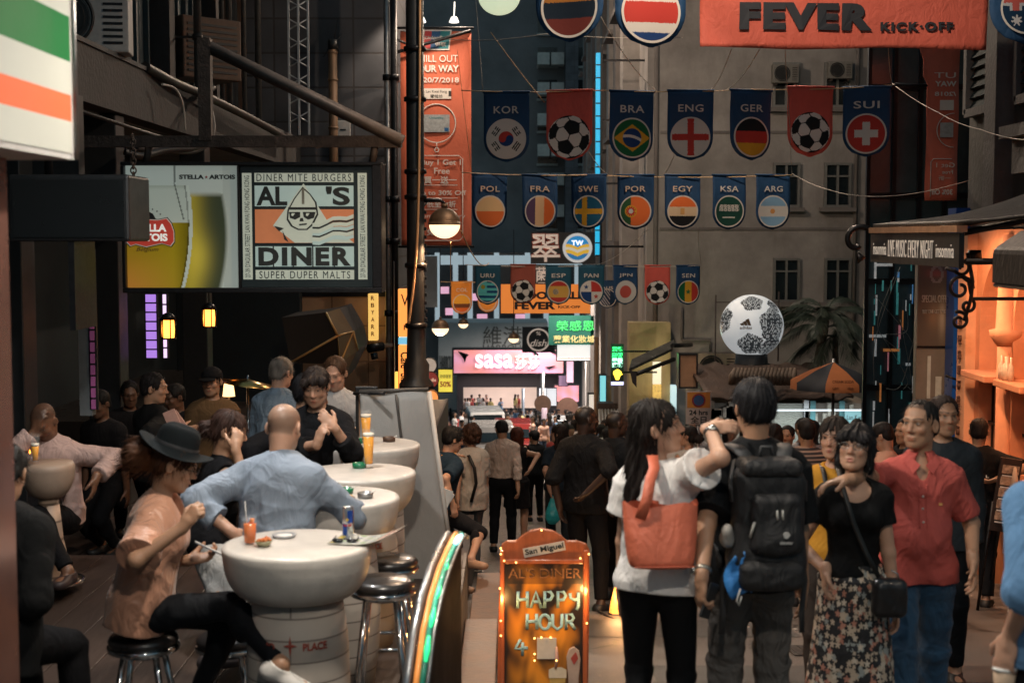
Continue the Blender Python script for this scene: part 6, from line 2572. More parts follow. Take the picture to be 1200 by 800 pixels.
def round_sign(label,px,py,d,rpx,m_,txt=None):
	q=P(px,py,d)
	t=thing('round_sign',label,'sign',q,0,'round signs on the left')
	r=rpx*d/FPX
	MB().prism([(r*math.cos(a),r*math.sin(a))for a in np.linspace(0,2*PI,33)[:-1]],0,.15).build('disc',m_,t)
	MB().tube([(r*math.cos(a),-.01,r*math.sin(a))for a in np.linspace(0,2*PI,33)[:-1]],r*.06,6,closed=True).build('rim',blackm,t)
	if txt:
		text('lettering',txt,0,0,r*1.4,r*.4,wg,t,-.005,.01,.02)
	MB().tube([(r*.9,.07,0),(r*.9-.9,.07,0)],.03,6).build('arm',blackm,t)
round_sign('pale round sign high on the left beyond the lamp post',503,428,40,9,mat('round_grey',(.5,.48,.45),.6,0,.2,emit=(.5,.48,.45),es=.25))
round_sign('dark red round sign with white lettering beyond the lamp post',504,445,39.5,10,mat('round_red',(.20,.03,.03),.6,0,.2,emit=(.2,.03,.03),es=.3),'noodle')
round_sign('glowing orange round sign low beyond the lamp post',505,466,39,9,mat('round_orange',(.8,.3,.08),.6,0,.2,emit=(.9,.35,.1),es=.6))
t,w,h=sign_box('small pale shop panel left of the glass shopfront',498,512,300,360,62,mat('dim_pane',(.16,.17,.17),.5,0,.3,1))
for k_,(px0,px1,py0,py1,cc,es,lb)in enumerate(((664,672,410,448,(.75,.45,.55),.7,'tall pink light panel right of the pink shop'),(703,710,440,470,(.2,.6,.65),.8,'small cyan light panel by the wooden post'),(690,698,462,500,(.8,.72,.62),.6,'narrow cream light panel near the crowd'),
                                                          (655,665,440,452,(.5,.3,.45),.4,'small mauve panel beside the shop shutter'),(641,652,455,475,(.75,.78,.8),.6,'small white poster right of the shop shutter'),(676,688,478,500,(.8,.45,.15),.5,'little orange light panel above the crowd'))):
	sign_box(lb,px0,px1,py0,py1,(90 if px0<680 else 40)+k_,mat('light_panel_%s'%'abcdef'[k_],cc,.5,0,.3,1,emit=cc,es=es),fr=blackm)
def street_pole(label,px,pytop,d,r,m_,h_extra=0):
	q=P(px,pytop,d)
	t=thing('street_pole',label,'pole',(q.x,d,ground(d)),0,'poles down the street')
	MB().tube([(0,0,0),(0,0,q.z-ground(d))],r,10).build('shaft',m_,t)
	return t,q.z-ground(d)
t,hh=street_pole('slim grey pole with a brown round plate in front of the pink shop',636,437,70,.09,steel)
MB().prism([(.42*math.cos(a)+.0,hh-1.5+.42*math.sin(a))for a in np.linspace(0,2*PI,25)[:-1]],-.14,-.10).build('round_plate',mat('brown_plate',(.15,.08,.05),.6),t)
t,hh=street_pole('brown wooden post right of the small light panels',699,395,42,.07,mat('brown_post',(.22,.13,.07),.7,0,.3,6))
t,hh=street_pole('thin blue grey pole in the middle of the crowd',613,455,85,.09,mat('bluegrey_pole',(.25,.3,.34),.5,.3,.2))
t,hh=street_pole('mauve pole with a box in the crowd',638,478,60,.12,mat('mauve_pole',(.40,.32,.40),.6,0,.2))
q=thing('street_pole','brown round board on a stand before the pink poster','sign',(P(665,470,85).x,85,ground(85)),0)
zz=P(665,478,85).z-ground(85)
MB().prism([(.65*math.cos(a),zz+.65*math.sin(a))for a in np.linspace(0,2*PI,25)[:-1]],-.05,0).build('board',mat('brown_plate',(.15,.08,.05)),q)
MB().bx(-.55,.55,-.04,0,zz-2.0,zz-.7).build('lower_board',mat('brown_plate',(.15,.08,.05)),q)
MB().tube([(0,.05,0),(0,.05,zz)],.08,8).build('stand',blackm,q)
# parking sign
q=P(818.5,497,17.5)
t=thing('parking_sign','square sign reading 24 hrs with a blue disc on orange','sign',(q.x,q.y,q.z))
k=17.5/FPX
MB().bx(-15*k,15*k,0,.02,0,39*k).build('plate',mat('sign_plate',(.45,.42,.40),.5,0,.15,10),t,.004)
MB().bx(-13.5*k,13.5*k,-.004,-.001,19.5*k,38*k).build('upper_field',mat('sign_amber',(.60,.26,.05),.5,0,.15,10),t)
MB().prism([(8*k*math.cos(a),28.5*k+8*k*math.sin(a))for a in np.linspace(0,2*PI,33)[:-1]],-.008,-.005).build('disc',mat('sign_blue',(.03,.10,.28),.5),t)
MB().tube([(7*k*math.cos(a),-.007,28.5*k+7*k*math.sin(a))for a in np.linspace(0,2*PI,25)[:-1]],.9*k,5,closed=True).build('disc_ring',mat('sign_red',(.35,.03,.02)),t)
text('lettering','24 hrs',0,14*k,22*k,6*k,dk,t,-.001,.003,.03)
text('lettering','全日',0,5.5*k,19*k,8.5*k,dk,t,-.001,.003,.02)
MB().tube([(0,.05,40*k),(0,.05,ground(17.5)-q.z)],.03,10).build('post',steel,t)
# ================================================================== kiosk, ball, parasol, palm at right
KD=27.
t=thing('kiosk','street kiosk with a brown tarpaulin roof and white roller shutter','kiosk',(0,0,0))
p0,p1=P(822,560,KD),P(1020,472,KD)
MB().bx(p0.x,p1.x,KD,KD+2.6,ground(KD)-.3,p1.z).build('body',mat('kiosk_body',(.24,.20,.16),.7,0,.4,1.6,stain=.4),t)
a,b_=P(903,520,KD-.03),P(941,472,KD-.03)
m=MB()
n=22
for i in range(n):
	z0=a.z+(b_.z-a.z)*i/n
	z1=a.z+(b_.z-a.z)*(i+1)/n
	m.add([(a.x,KD-.02,z0),(b_.x,KD-.02,z0),(b_.x,KD-.06,z1-.006),(a.x,KD-.06,z1-.006)],[(0,1,2,3)])
	m.add([(a.x,KD-.06,z1-.006),(b_.x,KD-.06,z1-.006),(b_.x,KD-.02,z1),(a.x,KD-.02,z1)],[(0,1,2,3)])
m.build('roller_shutter',mat('white_shutter',(.62,.62,.56),.5,0,.1,3),t)
f=MB()
f.bx(a.x-.1,a.x-.005,KD-.1,KD-.002,a.z-.6,b_.z+.1)
f.bx(b_.x+.005,b_.x+.1,KD-.1,KD-.002,a.z-.6,b_.z+.1)
f.build('shutter_frame',steel,t)
m=MB()
n=20
r0,r1=P(828,468,KD-1.0),P(1000,470,KD-1.0)
vs=[]
for j in range(7):
	for i in range(n+1):
		u,v=i/n,j/6
		x=r0.x+(r1.x-r0.x)*u
		vs.append((x,KD-1.0+3.6*v,r0.z+.30*math.sin(v*PI*.55)+.03*math.sin(i*1.7+j)+.02*math.sin(i*4.1)))
m.add(vs,[(j*(n+1)+i,j*(n+1)+i+1,(j+1)*(n+1)+i+1,(j+1)*(n+1)+i)for j in range(6)for i in range(n)],0,True)
o=m.build('tarpaulin_roof',mat('brown_tarpaulin',(.095,.06,.045),.6,0,.4,3,.2,20,wrinkle=.6),t)
sm=o.modifiers.new('thick','SOLIDIFY')
sm.thickness=.05
m=MB()
for i in range(17):
	a=P(857+i*4.4,450,KD-.6)
	m.tube([a,a+V((.02,-.06,.16)),a+V((.07,0,.30))],[.06,.08,.03],7)
m.build('folded_tarp',mat('pale_tarp',(.22,.16,.12),.6,0,.3,8),t)
l=lamp('AREA','shutter_light',((p0.x+p1.x)/2+.3,KD-.75,p1.z-.1),18,(.85,.95,1),2.6,(math.radians(18),0,0),t,size_y=.15)
MB().bx((p0.x+p1.x)/2-1.0,(p0.x+p1.x)/2+1.6,KD-.80,KD-.76,p1.z-.06,p1.z-.03).build('tube_light',mat('tube_glow',(.9,.95,1),.5,0,0,emit=(.85,.95,1),es=1.0),t)
s=MB()
rk=random.Random(8)
for i in range(16):
	x=P(822+rk.random()*76,500,KD-.05)
	s.bx(x.x-.1,x.x+.1,KD-.08,KD-.004,x.z+rk.uniform(-.5,.25),x.z+rk.uniform(.3,.5))
s.build('stall_goods',mat('stall_goods',(.42,.34,.26),.6,0,.6,9),t)
s=MB()
for i in range(14):
	x=P(945+i*5.2,500,KD-.05)
	s.bx(x.x-.035,x.x+.035,KD-.10,KD-.004,x.z+rk.uniform(-.6,-.1),x.z+rk.uniform(.0,.52))
s.build('stall_goods',mat('stall_goods_pale',(.50,.46,.38),.6,0,.6,12),t)
tealm=MB()
for px in(952,986):
	q=P(px,500,KD-.1)
	tealm.bx(q.x-.05,q.x+.05,KD-.14,KD-.11,q.z-.8,q.z+.5)
tealm.build('stall_post',mat('teal_paint',(.10,.30,.32),.5),t)
q=P(1008,490,KD-.2)
MB().bx(q.x-.30,q.x+.30,KD-.24,KD-.2,q.z-.12,q.z+.14).build('name_board',mat('cyan_board',(.25,.48,.50),.5,0,.1),t)
text('lettering','Lan Kwai Fong',q.x,q.z+.01,.52,.12,dk,t,KD-.242,.004).location=(0,0,0)
aircon('air conditioner with a round fan above the kiosk left of the football',P(840,447,BY-.55),0,1.12,'air conditioners on the buildings',mat('tan_enamel',(.30,.24,.19),.6,0,.25,5))
aircon('dim air conditioner on the beige wall right of the first dim one',P(985,92,BY-.42),0,.66,'air conditioners on the buildings',mat('dim_enamel',(.20,.19,.17),.6,0,.25,5))
aircon('dim air conditioner under the upper beige window near the banner',P(921,97,BY-.42),0,.72,'air conditioners on the buildings',mat('dim_enamel',(.20,.19,.17),.6,0,.25,5))
# the giant football lamp
q=P(881,382,25.5)
R_=37*25.5/FPX
t=thing('giant_football','giant glowing white football with black patches on a black stand','football',q)
nu,nv=160,100
vs,fs,cols=[],[],[]
for j in range(nv+1):
	for i in range(nu):
		a,b=2*PI*i/nu,-PI/2+PI*j/nv
		vs.append((R_*math.cos(b)*math.cos(a),R_*math.cos(b)*math.sin(a),R_*math.sin(b)))
PC=[unit(v)for v in((-.10,-.62,.80),(.55,-.80,.10),(-.98,-.30,.22),(-.18,-.86,-.58),(.60,-.45,.66),(.50,-.60,-.62),(.2,.8,.5),(-.6,.7,-.4),(.7,.7,-.2),(-.5,.3,.8),(0,.2,-1),(.9,.1,-.5))]
PS=[.34,.52,.40,.40,.24,.40,.3,.3,.3,.3,.3,.3]
for j in range(nv):
	for i in range(nu):
		fs.append((j*nu+i,j*nu+(i+1)%nu,(j+1)*nu+(i+1)%nu,(j+1)*nu+i))
		a,b=2*PI*(i+.5)/nu,-PI/2+PI*(j+.5)/nv
		n=np.array((math.cos(b)*math.cos(a),math.cos(b)*math.sin(a),math.sin(b)))
		c=(.70,.74,.76)
		for pc,ps in zip(PC,PS):
			dd=math.acos(max(-1,min(1,float(pc @ n))))
			ref=unit(np.cross(pc,(0,.3,1)))
			an=math.atan2(float(np.cross(pc,ref)@ n),float(ref @ n))
			edge=ps*(1+.07*math.cos(5*an+1.2))
			if dd<edge:
				blk_=math.sin(i*1.9+math.sin(j*1.3)*3)*math.sin(j*2.3+math.sin(i*.9)*2)
				c=(.03,.035,.04)if blk_>-.35+.35*(dd/edge)**2 else(.42,.45,.46)
		cols.append(c)
me=bpy.data.meshes.new('ball')
me.from_pydata(vs,[],fs)
at=me.attributes.new('col','FLOAT_COLOR','FACE')
arr=np.ones((len(cols),4),np.float32)
arr[:,:3]=cols
at.data.foreach_set('color',arr.ravel())
me.polygons.foreach_set('use_smooth',[True]*len(fs))
obj('ball',me,attr_mat('ball_glow',.45,.36,coat=.1),t)
k=25.5/FPX
dark_o=mat('logo_brown',(.16,.10,.05),.5)
m=MB()
for i,(x,hh)in enumerate(((-5.2,4.2),(-1.2,7.0),(2.8,10.0))):
	x0=(x-13)*k
	m.add([(x0,-R_*1.006,3*k),(x0+3.4*k,-R_*1.006,3*k),(x0+3.4*k-2.2*k-(hh-7)*.25*k,-R_*1.006,(3+hh*.8)*k),(x0-2.6*k-(hh-7)*.25*k,-R_*1.006,(3+hh*.8-1.5)*k)],[(0,1,2,3)])
m.build('three_bar_logo',dark_o,t)
text('lettering','adidas',-13*k,.5*k,14*k,3.4*k,dark_o,t,-R_*1.005,.003,.02)
MB().lathe([(.0,-R_*.9),(R_*.5,-R_*.86),(R_*.52,-R_*1.18),(R_*.6,-R_*1.2),(.0,-R_*1.2)],(0,0,0),24).build('stand',black,t)
m=MB()
for sg in(-1,1):
	m.bx(sg*R_*1.02-.012,sg*R_*1.02+.012,.5,.53,-R_*1.2,R_*(1.05 if sg>0 else .95))
m.bx(-R_*1.02,R_*1.02,.5,.53,R_*.7,R_*.73)
m.build('back_frame',rust,t)
# parasol
q=P(977,424,24.5)
t=thing('parasol','black and orange market parasol open in front of the palm','parasol',(q.x,q.y,q.z))
rP,hP=.74,.33
for i in range(8):
	a0,a1=2*PI*i/8+.39,2*PI*(i+1)/8+.39
	vs=[(0,0,0)]
	for s_ in(.5,1.):
		for a in(a0,(a0+a1)/2,a1):
			sagz=-hP*s_**1.25-(.03 if a not in(a0,a1)else 0)*s_
			vs.append((rP*s_*math.cos(a),rP*s_*math.sin(a),sagz))
	e=[(rP*math.cos(a)*1.01,rP*math.sin(a)*1.01,-hP-.13)for a in(a0,(a0+a1)/2,a1)]
	vs+=e
	m=MB().add(vs,[(0,1,2),(0,2,3),(1,4,5,2),(2,5,6,3),(4,7,8,5),(5,8,9,6)],0,True)
	am=(a0+a1)/2
	isor=i in(5,3,1,7)
	o=m.build('canopy_panel',mat('parasol_orange',(.50,.16,.05),.7,0,.15,4)if isor else mat('parasol_dark',(.03,.035,.045),.7,0,.2,4),t)
	if abs(am%(2*PI)-3*PI/2)<.45:
		for zz_,hh in((-.27,.05),(-.38,.035)):
			text('lettering','CREAM SODA',0,zz_,.36,hh,mat('parasol_print',(.2,.06,.02),.7),t,-rP*.98,.004,.02)
MB().tube([(0,0,.06),(0,0,ground(24.5)-q.z)],.025,8).build('pole',steel,t)
m=MB()
for i in range(8):
	a=2*PI*i/8+.39
	m.tube([(0,0,-.02),(rP*math.cos(a),rP*math.sin(a),-hP-.01)],.010,5)
m.build('rib',blackm,t)
# palm
q=P(962,455,29.3)
t=thing('palm_tree','dark palm tree with arching fronds before the beige building','palm',(q.x,q.y,ground(29.3)))
hz=P(962,372,29.3).z-ground(29.3)
leafm=mat('palm_leaf',(.040,.058,.042),.5,0,.35,5)
trk=mat('palm_trunk',(.07,.05,.035),.85,0,.4,10,.5,40)
m=MB()
m.tube([(.1*math.sin(i*.6),0,hz*i/12)for i in range(13)],[.12-.04*i/12+(.012 if i%2 else 0)for i in range(13)],10)
m.tube([(.3,.2,0),(.38,.2,hz*.5),(.3,.1,hz*.9)],[.09,.08,.06],10)
m.build('trunk',trk,t)
rp=random.Random(4)
for i in range(24):
	a=i*2.4+rp.uniform(-.2,.2)
	L_=rp.uniform(1.05,1.75)
	el=rp.uniform(.15,1.25)
	dirh=V((math.cos(a),math.sin(a)*.8,0))
	m=MB()
	spine=[]
	base_=V((.05,0,hz-.05+rp.uniform(-.25,.15)))
	if i%3==2:
		base_=V((.33,.15,hz*.9))
	for s in range(15):
		k=s/14
		spine.append(base_+dirh*(L_*k*math.cos(el*(1-k*.35)))+V((0,0,L_*(math.sin(el)*k-(.75+.2*rp.random()*.2)*k*k))))
	m.tube(spine,[.018*(1-s/16)for s in range(15)],5)
	side_=dirh.cross(V((0,0,1)))
	for s in range(2,15):
		for sg in(-1,1):
			for hf in(0,.25,.5,.75):
				p_=spine[s].lerp(spine[min(s+1,14)],hf)
				tg=(spine[min(s+1,14)]-spine[s-1]).normalized()
				ln=.40*math.sin(PI*min(1,(s+hf)/15*.85+.12))*rp.uniform(.8,1.15)
				tip=p_+(side_*sg*.75+tg*.75+V((0,0,-.45-.2*rp.random())))*ln
				wd=tg*.008
				mid_=p_.lerp(tip,.5)+V((0,0,.03))
				m.add([p_-wd,p_+wd,mid_+wd*1.2,tip,mid_-wd*1.2],[(0,1,2,3,4)])
	m.build('frond',leafm,t)
# lit canopy lamp arm and wall sign at the yellow pier
t=thing('wall_canopy','slanting black glass canopy with a hanging flap on the yellow pier','canopy',(0,0,0))
A,B=P(737,432,30),P(788,408,31)
m=MB()
dn=V((0,0,-.12))
up_=V((.10,.5,.16))
vs=[A,B,B+up_,A+up_,A+dn*.5,B+dn*.5,B+up_+dn*.5,A+up_+dn*.5]
m.add(vs,[(0,1,2,3),(7,6,5,4),(0,4,5,1),(1,5,6,2),(2,6,7,3),(3,7,4,0)])
m.build('glass',mat('canopy_glass',(.10,.10,.09),.25,.2,.3,3),t)
m=MB()
m.tube([P(746,438,30),P(790,421,31)],.05,6)
m.tube([P(788,405,31),P(810,404,32.5)],.05,6)
m.build('arm',black,t)
MB().add([P(738,433,29.95),P(746,437,29.9),P(746,454,29.9),P(741,448,29.95)],[(0,1,2,3)]).build('flap',mat('canopy_flap',(.04,.035,.04),.6),t)
t,w,h=sign_box('tilted tan board hanging on a black frame by the yellow pier',797,816,416,453,28,mat('tan_board',(.42,.23,.13),.7,0,.25,3),fr=black)
t,w,h=sign_box('pale lit window panel between the yellow pier and the brown pilasters',765,775,424,450,BY-.7,mat('cream_glow',(.7,.66,.55),.5,0,.2,2,emit=(.8,.72,.55),es=.6))
lamp('POINT','pier_fill',(w*.5,-.9,h*.5),16,(1,.78,.48),.12,parent=t)  # unseen lamp added to brighten the yellow pier
t,w,h=sign_box('gold patterned light panel below the pale lit window',765,775,451,470,BY-.72,mat('gold_glow',(.6,.42,.12),.5,0,.7,14,emit=(.8,.5,.14),es=.5))
t,w,h=sign_box('narrow bluish lit shop panel beside the yellow pier',786,793,452,510,BY-.8,mat('blue_glow',(.45,.62,.68),.5,0,.4,3,emit=(.45,.65,.72),es=.7))
q=P(782,479,20)
t=thing('round_sign','little white round sign between the two women heads','sign',q)
MB().prism([(.06*math.cos(a),.06*math.sin(a))for a in np.linspace(0,2*PI,25)[:-1]],0,.02).build('disc',mat('white_disc',(.7,.66,.6),.5,0,.1,emit=(.7,.6,.5),es=.3),t)
MB().prism([(.035*math.cos(a),.035*math.sin(a))for a in np.linspace(0,2*PI,25)[:-1]],-.006,-.002).build('disc_mark',mat('tan_board',(.4,.25,.15)),t)
MB().tube([(0,.03,0),(0,.03,ground(20)-q.z)],.012,6).build('post',blackm,t)
t=thing('striped_awning','white barred awning over a stall behind the men in black','awning',(0,0,0))
m=MB()
for i in range(10):
	a,b=P(702+i*3.6,478,40),P(704+i*3.6,508,38.5)
	m.tube([a,b],.03,5)
m.build('bars',mat('pale_bars',(.5,.52,.5),.5,.2,.1),t)
a,b=P(700,477,40),P(738,474,40)
MB().bx(a.x,b.x,39.9,40.4,a.z-.05,a.z+.12).build('rail',rust,t)
a,b=P(702,476,44),P(735,440,44)
MB().bx(a.x,b.x,42,44,a.z,b.z).build('stall_roof',mat('khaki_tarp',(.22,.18,.11),.7,0,.4,1.5,wrinkle=.5),t)
# ================================================================== tables, stools and what stands on them
tabm=mat('table_cream',(.56,.53,.49),.40,0,.16,7,bump=.08,bscale=25,coat=.1,stain=.2,staincol=(.30,.25,.20))
barrel=tile_mat('whitewashed_barrel',(.46,.41,.36),.50,.095,.004,(.20,.17,.15),.6)
redp=mat('barrel_red_print',(.33,.05,.03),.7,0,.35,40)
TABLES=[]
def table(label,px,py,d,r):
	q=P(px,py,d)
	fl=max(DECK,ground(d))if d>7.3 else ground(d)
	t=thing('bar_table',label,'table',(q.x,d,fl),0,'white bowl shaped tables in a row')
	H=q.z-fl
	pr=[(.0,H),(r-.03,H),(r-.006,H-.004),(r,H-.018),(r-.004,H-.05)]
	for k in np.linspace(.1,1,9):
		a=k*PI/2
		pr.append((r*(.985-.36*(1-math.cos(a))**1.0),H-.05-.185*math.sin(a*.999)))
	pr.append((.0,H-.236))
	MB().lathe(pr,(0,0,0),48).build('bowl_top',tabm,t)
	b=MB()
	hb=H-.238
	b.lathe([(.0,hb),(.20,hb),(.225,hb*.75),(.232,hb*.5),(.222,hb*.25),(.195,0),(.0,0)],(0,0,0),36)
	bo_=b.build('barrel_base',barrel,t)
	text('lettering','NO',-.10,hb*.79,.06,.034,redp,t,.0,.002,.02,wrap=.2265)
	text('lettering','PLACE',.11,hb*.79,.11,.034,redp,t,.0,.002,.02,wrap=.2265)
	m=MB()
	for a in range(4):
		c_,s_=math.cos(a*PI/2),math.sin(a*PI/2)
		L=.045 if a%2 else .032
		m.add([(0,-.230,hb*.80),(-s_*.006+c_*.008,-.230,hb*.80+c_*.006+s_*.008),(c_*L,-.230,hb*.80+s_*L),(s_*.006+c_*.008,-.230,hb*.80-c_*.006+s_*.008)],[(0,1,2,3)])
	m.build('compass_mark',redp,t)
	TABLES.append((q.x,d,q.z,r))
	return t
table('nearest white bowl table with a drink can and glass on it',348,636,6.25,.332)
table('second white bowl table behind the man in the blue grey shirt',394,581,7.45,.335)
table('third white bowl table with a tall full beer glass',420,552,8.2,.335)
table('farthest white bowl table before the grey screen',432,519.5,9.2,.335)
q=P(56,541,9.4)
t=thing('bar_table','lone bowl table at the far left before the man in the pink shirt','table',(q.x,q.y,DECK),0,'bowl tables at the left')
H=q.z-DECK
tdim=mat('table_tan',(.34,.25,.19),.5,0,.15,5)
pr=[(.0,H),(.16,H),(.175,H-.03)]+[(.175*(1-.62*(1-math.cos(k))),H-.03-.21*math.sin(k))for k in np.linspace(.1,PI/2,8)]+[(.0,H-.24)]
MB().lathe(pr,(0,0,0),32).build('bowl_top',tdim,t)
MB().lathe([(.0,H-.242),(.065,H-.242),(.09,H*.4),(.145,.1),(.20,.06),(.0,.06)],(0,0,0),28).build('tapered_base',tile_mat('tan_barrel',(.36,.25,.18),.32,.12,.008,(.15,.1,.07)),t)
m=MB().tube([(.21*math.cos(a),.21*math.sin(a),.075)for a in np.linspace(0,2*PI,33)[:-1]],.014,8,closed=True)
m.build('foot_ring',chrome,t)
seatm=mat('black_vinyl',(.018,.016,.016),.3,0,.2,8,coat=.3)
def stool(label,px,py,d,fl=None):
	q=P(px,py,d)
	fl=(max(DECK,ground(d))if d>7.3 else ground(d))if fl is None else fl
	t=thing('bar_stool',label,'bar stool',(q.x,d,fl),0,'chrome bar stools')
	H=q.z-fl
	MB().lathe([(.0,H+.005),(.12,H),(.15,H-.012),(.158,H-.03),(.15,H-.05),(.0,H-.05)],(0,0,0),32).build('seat',seatm,t)
	MB().lathe([(.0,H-.051),(.160,H-.051),(.163,H-.06),(.158,H-.075),(.10,H-.10),(.0,H-.10)],(0,0,0),32).build('seat_rim',chrome,t)
	for i in range(4):
		a=PI/4+i*PI/2
		MB().tube([(.10*math.cos(a),.10*math.sin(a),H-.09),(.15*math.cos(a),.15*math.sin(a),H*.5),(.185*math.cos(a),.185*math.sin(a),0)],.016,8).build('leg',chrome,t)
	MB().tube([(.172*math.cos(a),.172*math.sin(a),H*.28)for a in np.linspace(0,2*PI,33)[:-1]],.011,8,closed=True).build('foot_ring',chrome,t)
	return t,H
stool('chrome bar stool with black seat just right of the nearest table',448,677,6.75)
stool('chrome bar stool half hidden behind the one right of the nearest table',456,652,7.6)
stool('chrome bar stool under the woman in the black hat',168,741,6.3)
stool('chrome bar stool half hidden under the nearest table at the left',268,742,6.75)
stool('bar stool under the man in the blue grey shirt',318,668,7.25)
beer_m=mat('lager',(.85,.36,.02),.15,0,.1,30)
foam_m=mat('beer_foam',(.80,.74,.62),.8,0,.1,40)
glass_m=mat('clear_glass',(.8,.85,.85),.04,0,0,alpha=.05,spec=.8)
def beer_glass(label,loc,h=.215,full=.78,r0=.030,r1=.038,colm=None,group='beer glasses on the terrace'):
	t=thing('beer_glass',label,'beer glass',loc,0,group)
	pr=[(.0,.0),(r0*1.02,.0),(r0,.012),(r0*.92,.05),(r0*1.0,h*.45),(r1,h),(r1-.002,h),(r0-.002,h*.45),(r0*.9-.002,.05),(r0*.88,.024),(.0,.02)]
	MB().lathe(pr,(0,0,0),24).build('glass',glass_m,t)
	hf=h*full
	def rr(z):
		return r0*.9+(r1-r0*.9)*max(0,(z-.05)/(h-.05))-.0028
	MB().lathe([(.0,.026),(rr(.03),.026),(rr(h*.3),h*.3),(rr(hf),hf),(.0,hf)],(0,0,0),20).build('drink',colm or beer_m,t)
	MB().lathe([(.0,hf+.0005),(rr(hf),hf+.0005),(rr(hf+.018),hf+.018),(.0,hf+.02)],(0,0,0),20).build('foam',foam_m,t)
	return t
def on_table(i,px,py):
	"""Point of table i's top under a photo pixel."""
	z=TABLES[i][2]
	d=4.
	r_=ray(px,py)
	return V((0,0,CAM_Z))+r_*((z-CAM_Z)/r_.z)
beer_glass('tall full beer glass standing on the third white table',on_table(2,432,548),.23,.82)
beer_glass('beer glass on the farthest white table before the grey screen',on_table(3,429,521),.225,.80)
amber_d=mat('amber_drink',(.70,.16,.015),.15,0,.1,30)
t=thing('tumbler','short glass with an amber drink and fruit on the nearest table','glass',on_table(0,293,637))
MB().lathe([(.0,0),(.027,0),(.029,.05),(.030,.125),(.028,.125),(.027,.05),(.025,.006),(.0,.006)],(0,0,0),22).build('glass',glass_m,t)
MB().lathe([(.0,.008),(.0245,.008),(.0265,.05),(.027,.092),(.0,.092)],(0,0,0),20).build('drink',amber_d,t)
MB().tube([(.005,0,.09),(.010,.0,.105),(.012,.002,.115)],.010,8).build('fruit_slice',mat('orange_fruit',(.75,.22,.04),.5,0,.2,30),t)
MB().tube([(-.01,0,.03),(-.022,.01,.19)],.002,6).build('straw',white,t)
t=thing('snack_bowl','small bowl of colourful snacks beside the amber drink','bowl',on_table(0,309,640))
MB().lathe([(.0,0),(.024,0),(.040,.028),(.037,.028),(.022,.006),(.0,.006)],(0,0,0),22).build('bowl',mat('snack_bowl',(.28,.26,.16),.3,0,.3,60),t)
m=MB()
for i in range(14):
	a=i*2.4
	m.lathe([(.0,-.007),(.008,-.004),(.009,.003),(.0,.008)],(.006*i**.6*math.cos(a),.006*i**.6*math.sin(a),.026+.004*(i%3)),8)
m.build('snacks',mat('snack_orange',(.70,.20,.05),.6,0,.6,90),t)
t=thing('white_ashtray','flat white dish with a phone like dark rim on the nearest table','dish',on_table(0,333,629))
MB().lathe([(.0,.006),(.040,.006),(.050,.014),(.056,.013),(.048,.0),(.0,.0)],(0,0,0),24).build('dish',mat('dish_grey',(.35,.36,.38),.3,.2,.1),t)
MB().lathe([(.0,.0095),(.036,.0095),(.036,.0075),(.0,.0075)],(0,0,0),24).build('white_centre',white,t)
t=thing('drink_can','slim blue and silver energy drink can on the menu sheet','can',on_table(0,408,631)+V((0,0,.007)))
hc_=.140
MB().lathe([(.0,.0),(.022,.0),(.0265,.008),(.0265,hc_-.012),(.023,hc_-.003),(.0235,hc_),(.021,hc_),(.020,hc_-.004),(.0,hc_-.004)],(0,0,0),28).build('body',mat('can_silver',(.55,.57,.60),.25,.9,.05),t)
cb=mat('can_blue',(.015,.07,.36),.25,.5,.05)
for a0,a1,z0,z1 in((-2.6,-1.6,.012,.066),(-1.55,-.5,.070,.126),(.6,1.6,.012,.066),(1.65,2.6,.070,.126)):
	MB().lathe([(.0268,z0),(.0270,z0+.002),(.0270,z1-.002),(.0268,z1)],(0,0,0),8,a0=a0,a1=a1).build('blue_panel',cb,t)
text('lettering','Red Bull',0,.060,.036,.012,mat('can_red',(.5,.03,.02),.3),t,-.0004,.0006,.02,wrap=.0272)
text('lettering','●',.0,.085,.012,.012,mat('can_yellow',(.7,.45,.03),.3),t,-.0004,.0006,wrap=.0272)
t=thing('menu_sheet','tilted laminated menu sheet sticking out over the nearest table edge','menu',on_table(0,420,634)+V((0,0,.0035)),-.25)
def menu_f(u,v):
	if abs(u)>.97 or abs(v)>.95:
		return(.5,.48,.42)
	if u>.52:
		return(.62,.34,.27)
	if u<-.75:
		return(.62,.48,.08)
	k=math.sin(u*9+1)*math.sin(v*7+u*3)
	return(.30,.42,.22)if k>.55 else(.62,.62,.58)if k>-.6 else(.25,.28,.32)
me=raster(menu_f,.30,.20,40,26)
for v in me.vertices:
	x,y,z=v.co
	v.co=(x+.04,z,.004+.035*max(0,(x+.04)/.15)**2)
o=obj('sheet',me,attr_mat('laminated_print',.25,coat=.3),t)
sm=o.modifiers.new('thick','SOLIDIFY')
sm.thickness=.002
t=thing('sunglasses','dark sunglasses lying on the menu sheet by the can','sunglasses',on_table(0,404,637)+V((0,0,.010)))
for sx_ in(-1,1):
	MB().lathe([(.0,.014),(.018,.012),(.024,.004),(.022,.0),(.0,.0)],(sx_*.030,0,0),18).build('lens',mat('lens_black',(.01,.01,.012),.08,0,0,coat=.5),t)
m=MB()
m.tube([(-.01,0,.012),(.01,0,.012)],.003,6)
for sx_ in(-1,1):
	m.tube([(sx_*.054,0,.008),(sx_*.05,.10,.004)],.003,6)
m.build('frame',black,t)
grn=mat('ashtray_green',(.01,.16,.07),.25,0,.1,coat=.2)
